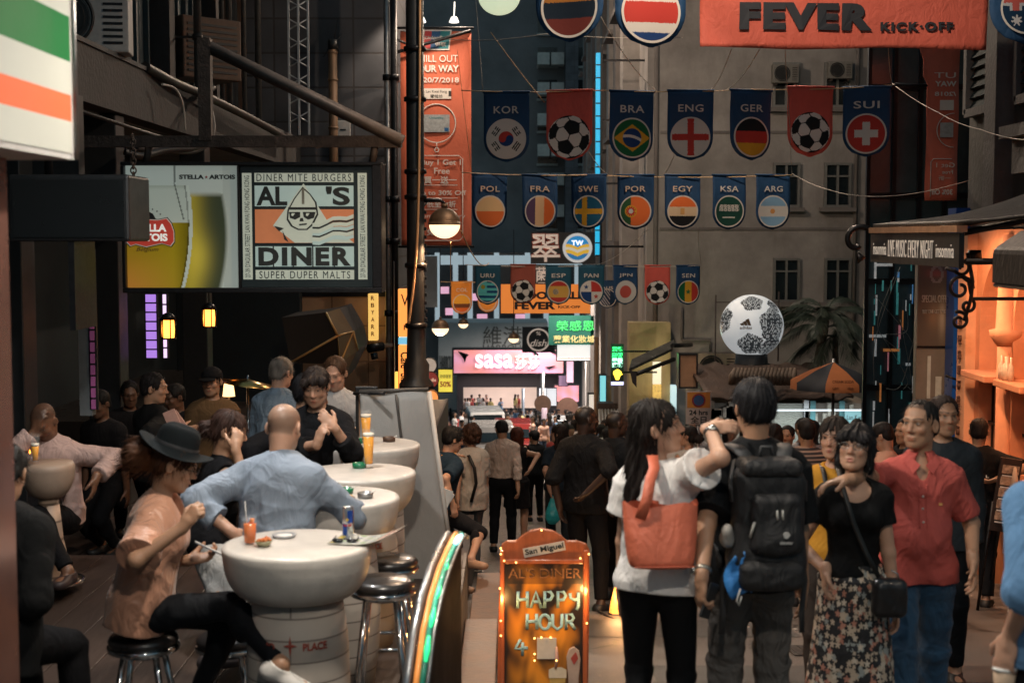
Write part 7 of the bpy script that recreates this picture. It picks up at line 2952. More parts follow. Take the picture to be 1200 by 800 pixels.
def ashtray(label,loc,m_=grn):
	t=thing('ashtray',label,'ashtray',loc,0,'ashtrays on the white tables')
	MB().lathe([(.0,.0),(.040,.0),(.043,.03),(.036,.03),(.034,.008),(.0,.008)],(0,0,0),24).build('dish',m_,t)
	MB().tube([(.01,.0,.014),(.05,.01,.036)],.004,6).build('cigarette',white,t)
ashtray('green ashtray on the second white table',on_table(1,405,578))
ashtray('green ashtray beside the beer glass on the third white table',on_table(2,421,548))
ashtray('green ashtray on the farthest white table',on_table(3,419,519))
ashtray('dark brown ashtray at the right of the farthest white table',on_table(3,456,517),mat('ashtray_brown',(.07,.035,.02),.5))
ashtray('small grey metal ashtray at the right of the second white table',on_table(1,428,583),steel)
t=thing('snack_plate','small plate of fried snacks on the second white table','plate',on_table(1,405,585))
MB().lathe([(.0,.004),(.03,.004),(.05,.012),(.048,.007),(.0,.0)],(0,0,0),20).build('plate',mat('plate_brown',(.2,.1,.04),.4),t)
m=MB()
for i in range(6):
	a=i*1.1
	m.tube([(.02*math.cos(a),.02*math.sin(a),.012),(.035*math.cos(a+.8),.035*math.sin(a+.8),.016)],.008,6)
m.build('snacks',mat('snack_gold',(.6,.32,.06),.6,0,.4,60),t)
q=P(41,524,9.3)
beer_glass('stemmed beer glass on the lone table at the far left',(q.x,q.y,H+DECK+.001),.20,.6,.022,.036,None,'beer glasses on the terrace')
t=thing('candle','small burning candle light beside the glass at the far left','candle',(q.x-.07,q.y+.1,H+DECK+.001))
MB().lathe([(.0,0),(.022,0),(.022,.05),(.0,.05)],(0,0,0),16).build('cup',glass_m,t)
MB().lathe([(.0,.052),(.006,.062),(.0,.085)],(0,0,0),10).build('flame',amber,t)
# ------------------------------------------------------------------ grey screen at the end of the terrace
t=thing('grey_screen','tall grey canvas covered screen leaning at the end of the white tables','screen',(0,0,0))
SDp=9.75
pts_=[P(423,461,SDp),P(500,458,SDp),P(531,692,SDp),P(415,692,SDp)]
can=mat('grey_canvas',(.36,.35,.335),.75,0,.10,2.2,bump=.1,bscale=140,wrinkle=.08)
m=MB()
n=20
vs=[]
for j in range(n+1):
	for i in range(n+1):
		u,v=i/n,j/n
		p=(pts_[0]*(1-u)+pts_[1]*u)*(1-v)+(pts_[3]*(1-u)+pts_[2]*u)*v
		p=p+V((.004*math.sin(v*11),.012*math.sin(u*7+v*3)+.006*math.sin(v*17+u*4),0))
		vs.append(p)
m.add(vs,[(j*(n+1)+i,j*(n+1)+i+1,(j+1)*(n+1)+i+1,(j+1)*(n+1)+i)for j in range(n)for i in range(n)],0,True)
o=m.build('canvas',can,t)
sm=o.modifiers.new('thick','SOLIDIFY')
sm.thickness=.10
sm.offset=1
m=MB()
m.tube([pts_[0]+V((-.01,0,.012)),pts_[1]+V((.012,0,.012))],.014,8)
m.tube([P(464,462,SDp-.03),P(466,480,SDp-.03),P(471,520,SDp-.03),P(470,580,SDp-.03)],.009,6)
m.build('piping',mat('dark_piping',(.07,.065,.06),.6),t)
MB().tube([pts_[1]+V((.02,-.03,0)),pts_[2]+V((.02,-.03,0))],.016,8).build('edge_trim',mat('pale_trim',(.50,.47,.43),.6,0,.1),t)
m=MB()
for px in(424,438,447):
	a=P(px,600,9.5)
	m.tube([(a.x,9.5,DECK),(a.x,9.5,DECK+1.0)],.012,6)
m.build('stand_rod',chrome,t)
q=P(318,466,9.72)
t=thing('dark_board','dark framed board standing behind the farthest table beside the grey screen','board',(P(424,0,9.9).x,9.95,DECK))
k=9.95/FPX
MB().bx(-12*k,14*k,0,.04,.2,P(0,453,9.95).z-DECK).build('frame',black,t,.005)
MB().bx(-8*k,11*k,-.006,-.002,.3,P(0,458,9.95).z-DECK).build('panel',mat('tan_panel',(.35,.20,.12),.5,0,.2,4),t)
MB().tube([P(415,461,9.94)-V((P(424,0,9.9).x,9.95,DECK)),P(450,461,9.6)-V((P(424,0,9.9).x,9.95,DECK))],.012,6).build('rail',black,t)
# ------------------------------------------------------------------ jukebox style arched panel seen edge on
t=thing('jukebox_panel','tall arched black panel with glowing orange and green edge tubes','panel',(0,0,0))
arcw=[]
edge_px=[(472,840,5.0),(478,790,5.05),(485,740,5.15),(494,700,5.3),(504,668,5.5),(514,645,5.75),(521,631,5.9),(525,626,6.0),(527,629,6.06)]
line_=[P(*e)for e in edge_px]
def offset_line(dx,dz,dy=0.):
	return[p+V((dx,dy,dz))for p in line_]
tubeo=mat('tube_orange',(.95,.35,.08),.3,0,0,emit=(.95,.32,.07),es=.25,coat=.5)
tubeg=mat('tube_green',(.05,.45,.3),.25,0,.8,5,emit=(.03,.45,.25),es=.08,coat=.5)
m=MB()
top_=line_
zlow=-2.2
vs,fs=[],[]
for p in top_:
	vs+=[(p.x+.03,p.y,p.z),(p.x+.03,p.y,max(zlow,ground(p.y))),(p.x+.05,p.y,p.z),(p.x+.05,p.y,max(zlow,ground(p.y)))]
for i in range(len(top_)-1):
	a,b=i*4,i*4+4
	fs+=[(a,b,b+1,a+1),(a+3,b+3,b+2,a+2),(a,a+2,b+2,b)]
e=(len(top_)-1)*4
fs+=[(0,1,3,2),(e,e+2,e+3,e+1)]
m.add(vs,fs,0)
m.build('panel',mat('panel_black',(.004,.004,.005),.6,spec=.1),t)
MB().tube(line_,.017,10).build('chrome_edge',mat('dull_chrome',(.35,.36,.37),.3,.8,.2),t)
MB().tube(offset_line(.034,.006,-.012),.011,10).build('orange_tube',tubeo,t)
MB().tube(offset_line(.056,.004,-.004),.011,10).build('green_tube',tubeg,t)
gb=mat('green_bulb',(.05,.8,.3),.3,0,0,emit=(.03,.95,.32),es=.9)
wb_=mat('cyan_bulb',(.5,.8,.8),.3,0,0,emit=(.4,.9,.9),es=1.6)
for i,f_ in enumerate((.20,.30,.40,.52)):
	k=f_*(len(line_)-1)
	p=line_[int(k)].lerp(line_[int(k)+1],k-int(k))+V((.058,-.014,.004))
	tg=(line_[int(k)+1]-line_[int(k)]).normalized()
	MB().tube([p-tg*.05,p,p+tg*.05],[.006,.011,.006],10).build('green_bulb',gb,t)
k=.78*(len(line_)-1)
p=line_[int(k)]+V((.06,-.012,.004))
tg=(line_[int(k)+1]-line_[int(k)]).normalized()
MB().tube([p-tg*.10,p,p+tg*.08],[.010,.015,.008],10).build('cyan_bulb',wb_,t)
MB().tube(offset_line(.075,.0,-.01),.007,8).build('outer_trim',steel,t)
# ------------------------------------------------------------------ happy hour board
q=P(634,831,8)
BDp=8.0
t=thing('menu_board','arched orange bar board with happy hour written in pale blue chalk','sign board',(q.x,BDp,ground(BDp)))
k=BDp/FPX
oy=P(634,831,BDp).z-ground(BDp)
def bxp(px):
	return(px-634)*k
def bzp(py):
	return(831-py)*k+oy
outl=[(581,838),(583,720),(586,636),(587,630),(594,626),(604,626),(611,620),(620,614),(634,611),(648,614),(658,620),(664,626),(676,626),(688,630),(691,637),(691,720),(690,838)]
wood_o=mat('orange_varnished_wood',(.42,.11,.04),.32,0,.35,5,bump=.1,bscale=20,coat=.35,stretch=(3,1,.5))
m=MB().prism([(bxp(a),bzp(b))for a,b in outl],-.02,.02)
m.build('frame',wood_o,t,.006)
m=MB()
for a,b,c,d_ in((585,590,636,836),(684,689,636,836)):
	m.bx(bxp(a),bxp(b),-.045,-.021,bzp(d_),bzp(c))
m.bx(bxp(590.5),bxp(683.5),-.045,-.021,bzp(652),bzp(647))
m.build('moulding',wood_o,t,.004)
def smear(u,v):
	n=math.sin(u*3.1+math.sin(v*4.2)*1.7)*math.sin(v*5.3+math.sin(u*2.7+1)*2.1)
	n2=math.sin(u*9+v*4)*math.sin(v*13-u*5+math.sin(u*7)*2)
	k_=.5+.5*n+.22*n2
	k_*=max(0,1-max(abs(u),.0)**4)*(1 if v<.72 else .5)
	k_=max(0,min(1,k_*1.25-.12))
	return tuple(np.array((.020,.014,.012))*(1-k_)+np.array((.72,.28,.03))*k_)
obj('board_face',raster(smear,(683.5-590.5)*k,(836-652.5)*k,60,110,bxp(637),bzp(744),-.022),attr_mat('board_print',.35,coat=.3),t)
chalk=mat('blue_chalk',(.28,.50,.56),.8,0,.15,60)
def chalk_line(strokes,px,py,w_,h_,r):
	m=MB()
	for s in strokes:
		m.tube([(bxp(px+a*w_),-.026,bzp(py-b*h_))for a,b in s],r*k,6)
	return m
LET={'H':[[(0,0),(.03,1)],[(.62,.02),(.6,1)],[(0,.5),(.62,.52)]],'A':[[(0,0),(.32,1),(.66,0)],[(.13,.38),(.52,.38)]],
       'P':[[(.05,0),(.05,1),(.4,.98),(.55,.75),(.4,.5),(.05,.46)]],'Y':[[(0,.9),(.02,.6),(.3,.48),(.52,.6)],[(.52,.95),(.52,.1),(.4,-.12)]],
       'O':[[(.32+.32*math.cos(a),.48+.46*math.sin(a))for a in np.linspace(0,2*PI,14)]],'U':[[(0,1),(.02,.25),(.3,0),(.58,.2),(.6,1)]],
       'R':[[(.05,0),(.05,1),(.4,.96),(.52,.74),(.38,.52),(.05,.48)],[(.3,.5),(.62,0)]],'4':[[(.35,1),(0,.35),(.55,.35)],[(.5,.8),(.48,-.15)]],'-':[[(.0,.32),(.42,.32)],[(.0,.22),(.42,.24)]],
       '9':[[(.55,.9),(.3,1),(.08,.8),(.2,.55),(.5,.62),(.56,.9),(.5,.3),(.2,0)]]}
def write(word,px,py,cw,ch,r,name='chalk_word',m_=None,adv=1.0):
	m=MB()
	x=px
	for c in word:
		for s in LET[c]:
			m.tube([(bxp(x+a*cw),-.026,bzp(py-b*ch))for a,b in s],r*k,6)
		x+=cw*adv
	m.v=[(a,-.026+(b+.026)*.12,c)for a,b,c in m.v]
	m.build(name,m_ or chalk,t)
write('HAPPY',606,706,19,20,1.9,adv=.82)
write('HOUR',617,732,19,19,1.9,adv=.80)
write('4',603,761,18,17,1.8)
write('-',613,758,12,14,1.2)
text('lettering',"AL'S DINER",bxp(638),bzp(664),86*k,12*k,mat('dull_outline',(.30,.13,.05),.6,0,.4,40),t,-.024,.003,-.005)
text('lettering',"AL'S DINER",bxp(638),bzp(664),80*k,8.6*k,mat('board_dark',(.03,.02,.015),.5),t,-.0275,.001,-.02)
pl=MB().box((bxp(637.5),-.024,bzp(635.5)),(50*k,.008,11*k),Matrix.Rotation(math.radians(-11),3,'Y')).build('name_plate',mat('plate_cream',(.55,.48,.40),.5,0,.1,20),t)
text('lettering','San Miguel',bxp(637.5),bzp(635.5),46*k,8.5*k,dk,t,-.0285,.002,.02,0,1,math.radians(11))
MB().bx(bxp(629),bxp(652),-.034,-.024,bzp(767),bzp(742)).build('paper_note',mat('note_paper',(.50,.48,.44),.8,0,.1,20),t)
write('9',637,763,12,17,.7,'note_writing',mat('pencil_grey',(.25,.24,.22),.8))
fairy=mat('fairy_glow',(1,.6,.2),.4,0,0,emit=(1,.52,.14),es=4)
m=MB()
fb=[(586,633),(634,611.5),(586,640),(690,640),(680,645),(585,681),(586,720),(688,723),(586,738),(626,741),(634,740),(645,740),(626,760),(626,768),(652,768),(590,648),(604,650)]
for a,b in fb:
	c=V((bxp(a),-.05,bzp(b)))
	m.lathe([(.0,-.006),(.005,-.003),(.005,.003),(.0,.006)],c,8)
m.build('fairy_light',fairy,t)
for a,b in((586,700),(686,690)):
	lamp('POINT','fairy_glow',(bxp(a),-.16,bzp(b)),2.6,(1,.5,.15),.02,parent=t)
# printed tap and glass at the lower corner
MB().prism([(bxp(a),bzp(b))for a,b in((668,836),(666,790),(664,764),(667,755),(673,752),(679,757),(681,768),(679,790),(677,836))],-.036,-.023).build('tap_handle',mat('tap_cream',(.42,.33,.28),.35,0,.2,10,coat=.3),t,.006)
MB().prism([(bxp(a),bzp(b))for a,b in((669,766),(675,758),(678,766),(673,774))],-.039,-.0365).build('tap_badge',mat('tap_red',(.35,.06,.05),.4),t)
MB().prism([(bxp(a),bzp(b))for a,b in((646,836),(645,800),(643,784),(664,784),(662,800),(661,836))],-.032,-.023).build('printed_beer',mat('beer_print',(.60,.40,.12),.5,0,.3,20),t)
MB().prism([(bxp(a),bzp(b))for a,b in((643,790),(643,780),(649,777),(658,777),(664,780),(664,790))],-.035,-.0325).build('printed_foam',mat('foam_print',(.65,.58,.45),.6),t)
MB().tube([(bxp(652),-.04,bzp(752)),(bxp(653),-.04,bzp(766)),(bxp(651),-.04,bzp(778))],[1.2*k,2.2*k,1.4*k],8).build('tap_spout',mat('tap_pink',(.5,.3,.25),.4),t)
MB().prism([(bxp(581),bzp(838)),(bxp(590),bzp(838)),(bxp(592),bzp(700)),(bxp(586),bzp(700))],.25,.28).build('rear_leg',wood_o,t)
MB().prism([(bxp(682),bzp(838)),(bxp(690),bzp(838)),(bxp(688),bzp(700)),(bxp(682),bzp(700))],.25,.28).build('rear_leg',wood_o,t)
MB().bx(bxp(588),bxp(686),.02,.30,bzp(705),bzp(700)).build('hinge_bar',blackm,t)
# floor lantern by the shoes of the men in black
q=P(722,717,12.0)
t=thing('floor_lantern','small orange glowing lamp on the street by the black shoes','lantern',(q.x,12.0,ground(12.0)))
MB().lathe([(.0,.0),(.07,0),(.07,.015),(.0,.015)],(0,0,0),16).build('base',black,t)
MB().lathe([(.06,.016),(.05,.10),(.012,.26),(.0,.27)],(0,0,0),6).build('shade',mat('flame_shade',(.9,.4,.1),.5,0,.8,20,emit=(1,.38,.06),es=1.3),t)
lamp('POINT','flame_light',(0,-.12,.2),6,(1,.5,.2),.05,parent=t)
cable('black cable lying on the street by the glowing floor lamp',[P(700,715,12.1),P(722,726,11.7),P(735,722,11.9),P(728,731,11.5)],.012,cabm,'cables on the street')
# ================================================================== people
def at(px,d,z=None,py=560):
	q=P(px,py,d)
	return V((q.x,d,ground(d)if z is None else z))
def hand_point(body,grip,sc):
	return body.matrix_world @ V(grip*sc)
def C3(*a):
	return tuple(a)
BLK=(.010,.010,.011)
# ---- woman in white with the coral bag
loc=at(772,6.05)
p=dict(fem=True,h=1.655,res=.0058,skin='light',hair='long',hairlen=.80,hairc=(.011,.008,.007),hyaw=-74,hpitch=-6,hroll=4,lean=-3,face=.92,wide=.92,twist=-8,
         whandR=P(832,502,5.98),poleR=(.75,-1,.25),hdirR=(.85,.35,.1),palmR=(-.1,.6,-.6),curlR=.5,raiseR=.035,hairend=(-.03,-.035,.02),
         top=dict(m=cloth('tee_white',(.76,.75,.74),.85,.4),loose=.016,o=.020,sleeve=.25,so=.030,cuff=.026,hem=-.07,hemtilt=-.2,label='loose white tee'),
         bottom=dict(m=cloth('leggings_black',(.008,.009,.011),.7,.2),o=.006,o1=.004,label='black leggings'),shoes=dict(c=(.05,.05,.05),sole=(.4,.4,.4)),strands=500,sidehair=0)
w_body,j_,M_,sc_,g_=person('woman in a loose white tee with a coral tote reaching for the backpack man',p,loc,-16)
R_w=j_['sh']['R']
# watch on her raised wrist
W_ist=M_ @ V(R_w[2]*sc_)
fdir=(M_.to_3x3()@ V(unit(R_w[2]-R_w[1]))).normalized()
tt=thing('wristwatch','dark steel wristwatch on the raised arm of the woman in white','watch',W_ist-fdir*.035)
qd=fdir.to_track_quat('Z','Y').to_matrix()
MB().lathe([(.0285,-.011),(.033,-.009),(.033,.009),(.0285,.011)],(0,0,0),24,rot=qd).build('strap',mat('watch_steel',(.16,.15,.14),.3,.8,.1),tt)
nvec=(M_.to_3x3()@ V(-R_w[4])).normalized()
qn=nvec.to_track_quat('Z','Y').to_matrix()
MB().lathe([(.0,.008),(.016,.008),(.018,.0),(.0,.0)],nvec*.032,20,rot=qn).build('case',mat('watch_case',(.4,.4,.38),.25,.9),tt)
# tote bag
tote=mat('coral_leather',(.62,.155,.085),.48,0,.12,8,bump=.1,bscale=60,wrinkle=.25)
q=P(775,663,5.84)
t=thing('tote_bag','coral orange leather tote hanging from the shoulder of the woman in white','tote bag',q,.06)
k=5.84/FPX
m=MB()
rows=[(0,33,.055,0),(.02,38,.075,0),(8,40,.080,-.5),(24,42,.072,-1),(45,44,.055,-1.5),(66,45,.035,-2),(73,45.5,.028,-2)]
vs,fs=[],[]
ns=28
for z,hw,th_,ox in rows:
	for i in range(ns):
		a=2*PI*i/ns
		cx_,sy_=math.cos(a),math.sin(a)
		x=(abs(cx_)**.55)*(1 if cx_>0 else-1)*hw*k+ox*k
		y=(abs(sy_)**.7)*(1 if sy_>0 else-1)*th_
		z2=z*k+(.014*math.sin(i*.9)+.012*abs(cx_)if z>60 else .0)
		y+=.008*math.sin(x*40+z*.1)*(z/73)
		vs.append((x,y,z2))
for r_ in range(len(rows)-1):
	for i in range(ns):
		l=(i+1)%ns
		fs.append((r_*ns+i,r_*ns+l,(r_+1)*ns+l,(r_+1)*ns+i))
fs.append(tuple(reversed(range(ns))))
m.add(vs,fs,0,True)
o=m.build('bag_body',tote,t)
ss=o.modifiers.new('round','SUBSURF')
ss.levels=ss.render_levels=1
m=MB()
a_=V(((757-776)*k,-.02,70*k))
top_s=P(766,538,5.93)-q
m.ribbon([V(((748-776)*k,-.045,60*k)),V(((756-776)*k,-.05,84*k)),V(((761-776)*k,-.02,105*k)),top_s+V((0,-.05,-.03)),top_s+V((0,.0,.012)),top_s+V((.0,.10,.0)),V(((766-776)*k,.16,95*k)),V(((770-776)*k,.06,70*k))],.045,.006,[V((0,-1,0))]*3+[V((0,-1,.4)),V((0,0,1)),V((0,.8,.6)),V((0,1,0)),V((0,1,0))])
m.build('strap',tote,t)
m=MB()
m.tube([((x-776)*k,-.082,4*k)for x in range(740,814,6)],.003,5)
m.build('seam',mat('coral_dark',(.40,.09,.05),.6),t)
# ---- backpack man
loc=at(884,6.14)
p=dict(h=1.735,res=.0058,skin='tan',hair='short',hairc=(.012,.012,.014),hairvol=1.07,hyaw=6,hpitch=4,wide=1.04,stubble=0,
         whandL=P(821,684,5.76),poleL=(-1,-.6,-.1),hdirL=V((-.05,.0,-1)),palmL=(.9,.3,0),curlL=[.5,.6,.7,.8],
         top=dict(m=cloth('tee_black',(.016,.018,.021),.8,.35),collar=True,loose=.018,o=.020,so=.034,cuff=.018,sleeve=.42,hem=-.10,label='black polo shirt'),
         bottom=dict(m=cloth('cargo_grey',(.105,.098,.092),.85,.9),o=.012,o1=.030,fold=.009,label='grey cargo trousers'),shoes=dict(c=(.02,.02,.02)),strands=420)
b_body,j_,M_,sc_,g_=person('man with a black backpack and grey trousers seen from behind',p,loc,4)
hand=M_ @ V(g_['L']*sc_)
t=thing('smartphone','black smartphone held in the left hand of the backpack man','phone',hand+V((.012,-.005,-.012)),0)
t.rotation_euler=(.15,.35,.9)
MB().bx(-.037,.037,-.005,.005,-.075,.075).build('body',black,t,.006)
MB().bx(-.033,.033,.0055,.0065,-.068,.068).build('screen',dglass,t)
Lw=j_['sh']['L']
tt=thing('wristwatch','steel wristwatch on the hanging arm of the backpack man','watch',M_ @ V((Lw[2]*.86+Lw[1]*.14)*sc_))
fdir=(M_.to_3x3()@ V(unit(Lw[2]-Lw[1]))).normalized()
qd=fdir.to_track_quat('Z','Y').to_matrix()
MB().lathe([(.034,-.010),(.038,-.008),(.038,.008),(.034,.010)],(0,0,0),24,rot=qd).build('strap',mat('watch_bright',(.45,.42,.36),.3,.9,.1),tt)
MB().lathe([(.0,.010),(.017,.010),(.019,.0),(.0,.0)],V((-.037,-.01,0)),20,rot=V((-1,-.3,0)).to_track_quat('Z','Y').to_matrix()).build('case',mat('watch_case',(.4,.4,.38),.25,.9),tt)
# the pack
pk=mat('pack_nylon',(.012,.0125,.014),.62,0,.25,14,bump=.2,bscale=300,wrinkle=.5,coat=.0)
pk2=mat('pack_nylon_grey',(.035,.037,.04),.6,0,.2,14,bump=.2,bscale=300)
t=thing('backpack','black nylon backpack with front pocket worn on the man\'s back','backpack',loc,math.radians(4))
S_=sc_
F=Field(.007)
F.rbox((0,-.235,1.17),(.150,.085,.245),.06,k=.02)
F.rbox((0,-.235,1.37),(.128,.080,.075),.06,k=.03)
F.ell((0,-.22,1.03),(.165,.10,.12),k=.05)
obj('main_compartment',F.mesh('pack',folds(.004,3,.7),S_),pk,t)
F=Field(.006)
F.rbox((.012,-.325,1.20),(.105,.040,.125),.035,k=.02)
F.ell((.012,-.335,1.14),(.105,.045,.07),k=.03)
obj('front_pocket',F.mesh('pocket',folds(.003,5,.8),S_),pk,t)
F=Field(.006)
F.rbox((.0,-.315,.985),(.135,.050,.065),.045,k=.02)
obj('lower_pocket',F.mesh('pocket',folds(.004,6,.8),S_),pk,t)
F=Field(.006)
F.rbox((.0,-.255,1.425),(.125,.085,.035),.03,k=.02)
obj('top_lid',F.mesh('lid',folds(.004,8,.8),S_),pk,t)
for sx_ in(-1,1):
	m=MB()
	m.ribbon([V(a)*S_ for a in((sx_*.075,-.19,1.44),(sx_*.10,-.13,1.475),(sx_*.115,-.03,1.478),(sx_*.12,.07,1.43),(sx_*.125,.135,1.32),(sx_*.14,.12,1.15),(sx_*.165,.02,1.04),(sx_*.165,-.13,1.0))],.06,.014,[V((0,-.3,1)),V((0,-.4,1)),V((0,0,1)),V((0,.7,.7)),V((0,1,.2)),V((sx_*.5,1,0)),V((sx_,.3,0)),V((sx_,-.2,0))])
	m.build('shoulder_strap',pk2,t)
	m=MB()
	m.ribbon([V(a)*S_ for a in((sx_*.155,-.22,1.02),(sx_*.175,-.19,.93),(sx_*.168,-.17,.80),(sx_*.172,-.165,.70))],.026,.003,V((sx_*.3,-1,0)))
	m.build('hip_strap',pk2,t)
	m=MB()
	m.ribbon([V(a)*S_ for a in((sx_*.125,-.16,1.44),(sx_*.158,-.24,1.36),(sx_*.155,-.26,1.28))],.024,.004,V((sx_,-.4,.2)))
	m.build('compression_strap',pk2,t)
m=MB()
m.tube([V(a)*S_ for a in((-.03,-.20,1.455),(-.02,-.20,1.50),(.02,-.20,1.50),(.03,-.20,1.455))],.008,8)
m.build('grab_handle',pk2,t)
m=MB()
for x0 in(.005,.028):
	m.tube([V(a)*S_ for a in((x0,-.372,1.265),(x0+.002,-.374,1.225))],.004,6)
m.tube([V(a)*S_ for a in((-.085,-.362,1.215),(-.10,-.350,1.15))],.006,6)
m.build('zip_pull',mat('pale_cord2',(.45,.45,.42),.6),t)
text('lettering','deuter',.04*S_,1.135*S_,.055*S_,.013*S_,mat('pack_logo',(.5,.5,.48),.5),t,-.392*S_,.002,.02)
MB().prism([(.04*S_+.013*math.cos(a)*(1.2 if a<PI else .9),1.165*S_+.014*math.sin(a))for a in np.linspace(0,2*PI,13)[:-1]],-.392*S_,-.388*S_).build('logo_mark',mat('pack_logo',(.5,.5,.48)),t)
F=Field(.006)
F.ell((-.165,-.23,1.12),(.035,.05,.04),k=.02)
F.ell((-.175,-.26,1.16),(.025,.03,.03),k=.02)
obj('side_pouch',F.mesh('pouch',folds(.004,4,1),S_),mat('grey_pouch',(.30,.29,.27),.6,0,.2,12),t)
bl=mat('blue_cloth',(.03,.20,.55),.6,0,.2,10,wrinkle=.5)
t=thing('blue_cloth','crumpled bright blue cloth tied to the side of the black backpack','cloth',loc,math.radians(4))
m=MB()
vs=[]
for j in range(9):
	for i in range(7):
		u,v=i/6-.5,j/8
		vs.append(V((-.125+u*(.05+.09*math.sin(v*2.6)),-.305-.02*math.sin(u*9+v*6),1.07-.17*v+.02*math.sin(u*6)))*S_)
m.add(vs,[(j*7+i,j*7+i+1,(j+1)*7+i+1,(j+1)*7+i)for j in range(8)for i in range(6)],0,True)
o=m.build('cloth',bl,t)
sm=o.modifiers.new('thick','SOLIDIFY')
sm.thickness=.006
MB().tube([V(a)*S_ for a in((-.13,-.318,.93),(-.145,-.32,.88),(-.135,-.32,.86),(-.125,-.318,.90))],.004,6).build('cord',mat('pale_cord2',(.45,.45,.42)),t)
# ---- couple walking towards us
def floral():
	m=mat('floral_print',(.012,.012,.014),.8,0,0)
	nt=m.node_tree
	b=nt.nodes['Principled BSDF']
	L=nt.links.new
	tc=nt.nodes.new('ShaderNodeTexCoord')
	sep=nt.nodes.new('ShaderNodeSeparateXYZ')
	L(tc.outputs['Object'],sep.inputs[0])
	cmb=nt.nodes.new('ShaderNodeCombineXYZ')
	at2=nt.nodes.new('ShaderNodeMath')
	at2.operation='ARCTAN2'
	L(sep.outputs['X'],at2.inputs[0])
	L(sep.outputs['Y'],at2.inputs[1])
	mu=nt.nodes.new('ShaderNodeMath')
	mu.operation='MULTIPLY'
	mu.inputs[1].default_value=.21
	L(at2.outputs[0],mu.inputs[0])
	L(mu.outputs[0],cmb.inputs[0])
	L(sep.outputs['Z'],cmb.inputs[1])
	prev=None
	for scale,thr,pet,seedv in((17,.42,.30,0),(30,.40,.35,3.7)):
		mp=nt.nodes.new('ShaderNodeMapping')
		mp.inputs['Location'].default_value=(seedv,seedv*1.7,0)
		L(cmb.outputs[0],mp.inputs[0])
		vo=nt.nodes.new('ShaderNodeTexVoronoi')
		vo.voronoi_dimensions='2D'
		vo.inputs['Scale'].default_value=scale
		vo.inputs['Randomness'].default_value=.75
		L(mp.outputs[0],vo.inputs['Vector'])
		sc_n=nt.nodes.new('ShaderNodeVectorMath')
		sc_n.operation='SCALE'
		sc_n.inputs['Scale'].default_value=scale
		L(mp.outputs[0],sc_n.inputs[0])
		df=nt.nodes.new('ShaderNodeVectorMath')
		df.operation='SUBTRACT'
		ps=nt.nodes.new('ShaderNodeVectorMath')
		ps.operation='SCALE'
		ps.inputs['Scale'].default_value=scale
		L(vo.outputs['Position'],ps.inputs[0])
		L(sc_n.outputs[0],df.inputs[0])
		L(ps.outputs[0],df.inputs[1])
		s2=nt.nodes.new('ShaderNodeSeparateXYZ')
		L(df.outputs[0],s2.inputs[0])
		a2=nt.nodes.new('ShaderNodeMath')
		a2.operation='ARCTAN2'
		L(s2.outputs['X'],a2.inputs[0])
		L(s2.outputs['Y'],a2.inputs[1])
		m5=nt.nodes.new('ShaderNodeMath')
		m5.operation='MULTIPLY'
		m5.inputs[1].default_value=5
		L(a2.outputs[0],m5.inputs[0])
		cs=nt.nodes.new('ShaderNodeMath')
		cs.operation='COSINE'
		L(m5.outputs[0],cs.inputs[0])
		ma=nt.nodes.new('ShaderNodeMath')
		ma.operation='MULTIPLY_ADD'
		ma.inputs[1].default_value=thr*pet
		ma.inputs[2].default_value=thr
		L(cs.outputs[0],ma.inputs[0])
		lt=nt.nodes.new('ShaderNodeMath')
		lt.operation='LESS_THAN'
		L(vo.outputs['Distance'],lt.inputs[0])
		L(ma.outputs[0],lt.inputs[1])
		rp_=nt.nodes.new('ShaderNodeValToRGB')
		e=rp_.color_ramp.elements
		e[0].position,e[0].color=0,(.02,.02,.022,1)
		e[1].position,e[1].color=1,(.55,.30,.20,1)
		for pos,cc in((.30,(.03,.03,.035,1)),(.36,(.50,.40,.30,1)),(.6,(.58,.50,.40,1)),(.75,(.45,.20,.14,1)),(.9,(.30,.32,.30,1))):
			x=e.new(pos)
			x.color=cc
		rp_.color_ramp.interpolation='CONSTANT'
		s3=nt.nodes.new('ShaderNodeSeparateColor')
		L(vo.outputs['Color'],s3.inputs[0])
		L(s3.outputs[0],rp_.inputs[0])
		mx=nt.nodes.new('ShaderNodeMix')
		mx.data_type='RGBA'
		L(lt.outputs[0],mx.inputs['Factor'])
		if prev is None:
			mx.inputs[6].default_value=(.012,.012,.014,1)
		else:
			L(prev,mx.inputs[6])
		L(rp_.outputs[0],mx.inputs[7])
		prev=mx.outputs[2]
	L(prev,b.inputs['Base Color'])
	return m
loc=at(1001,6.5)
p=dict(fem=True,h=1.55,res=.0055,skin='light',hair='bob',hairlen=.9,hairc=(.010,.009,.010),hyaw=-22,hpitch=-8,hroll=-3,mouth_open=True,wide=.98,face=.97,
         whandR=P(968,668,6.36),poleR=(.6,-.8,0),hdirR=(.06,.05,-1),curlR=.5,
         top=dict(m=cloth('top_black',(.012,.0125,.0135),.85,.25),neck=.088,neckv=.85,o=.018,sleeve=.24,so=.016,hem=-.03,label='black scoop neck top'),
         bottom=dict(m=floral(),skirt=.62,flare=.235,name='skirt',o=.012,fold=.006,label='black skirt with cream flowers'),shoes=dict(c=(.25,.16,.09)),strands=300,
         footL=(-.07,.12,0,4),footR=(.07,-.12,.0,-6))
c_body,j_,M_,sc_,g_=person('woman with glasses in a black top and floral skirt walking towards us',p,loc,176)
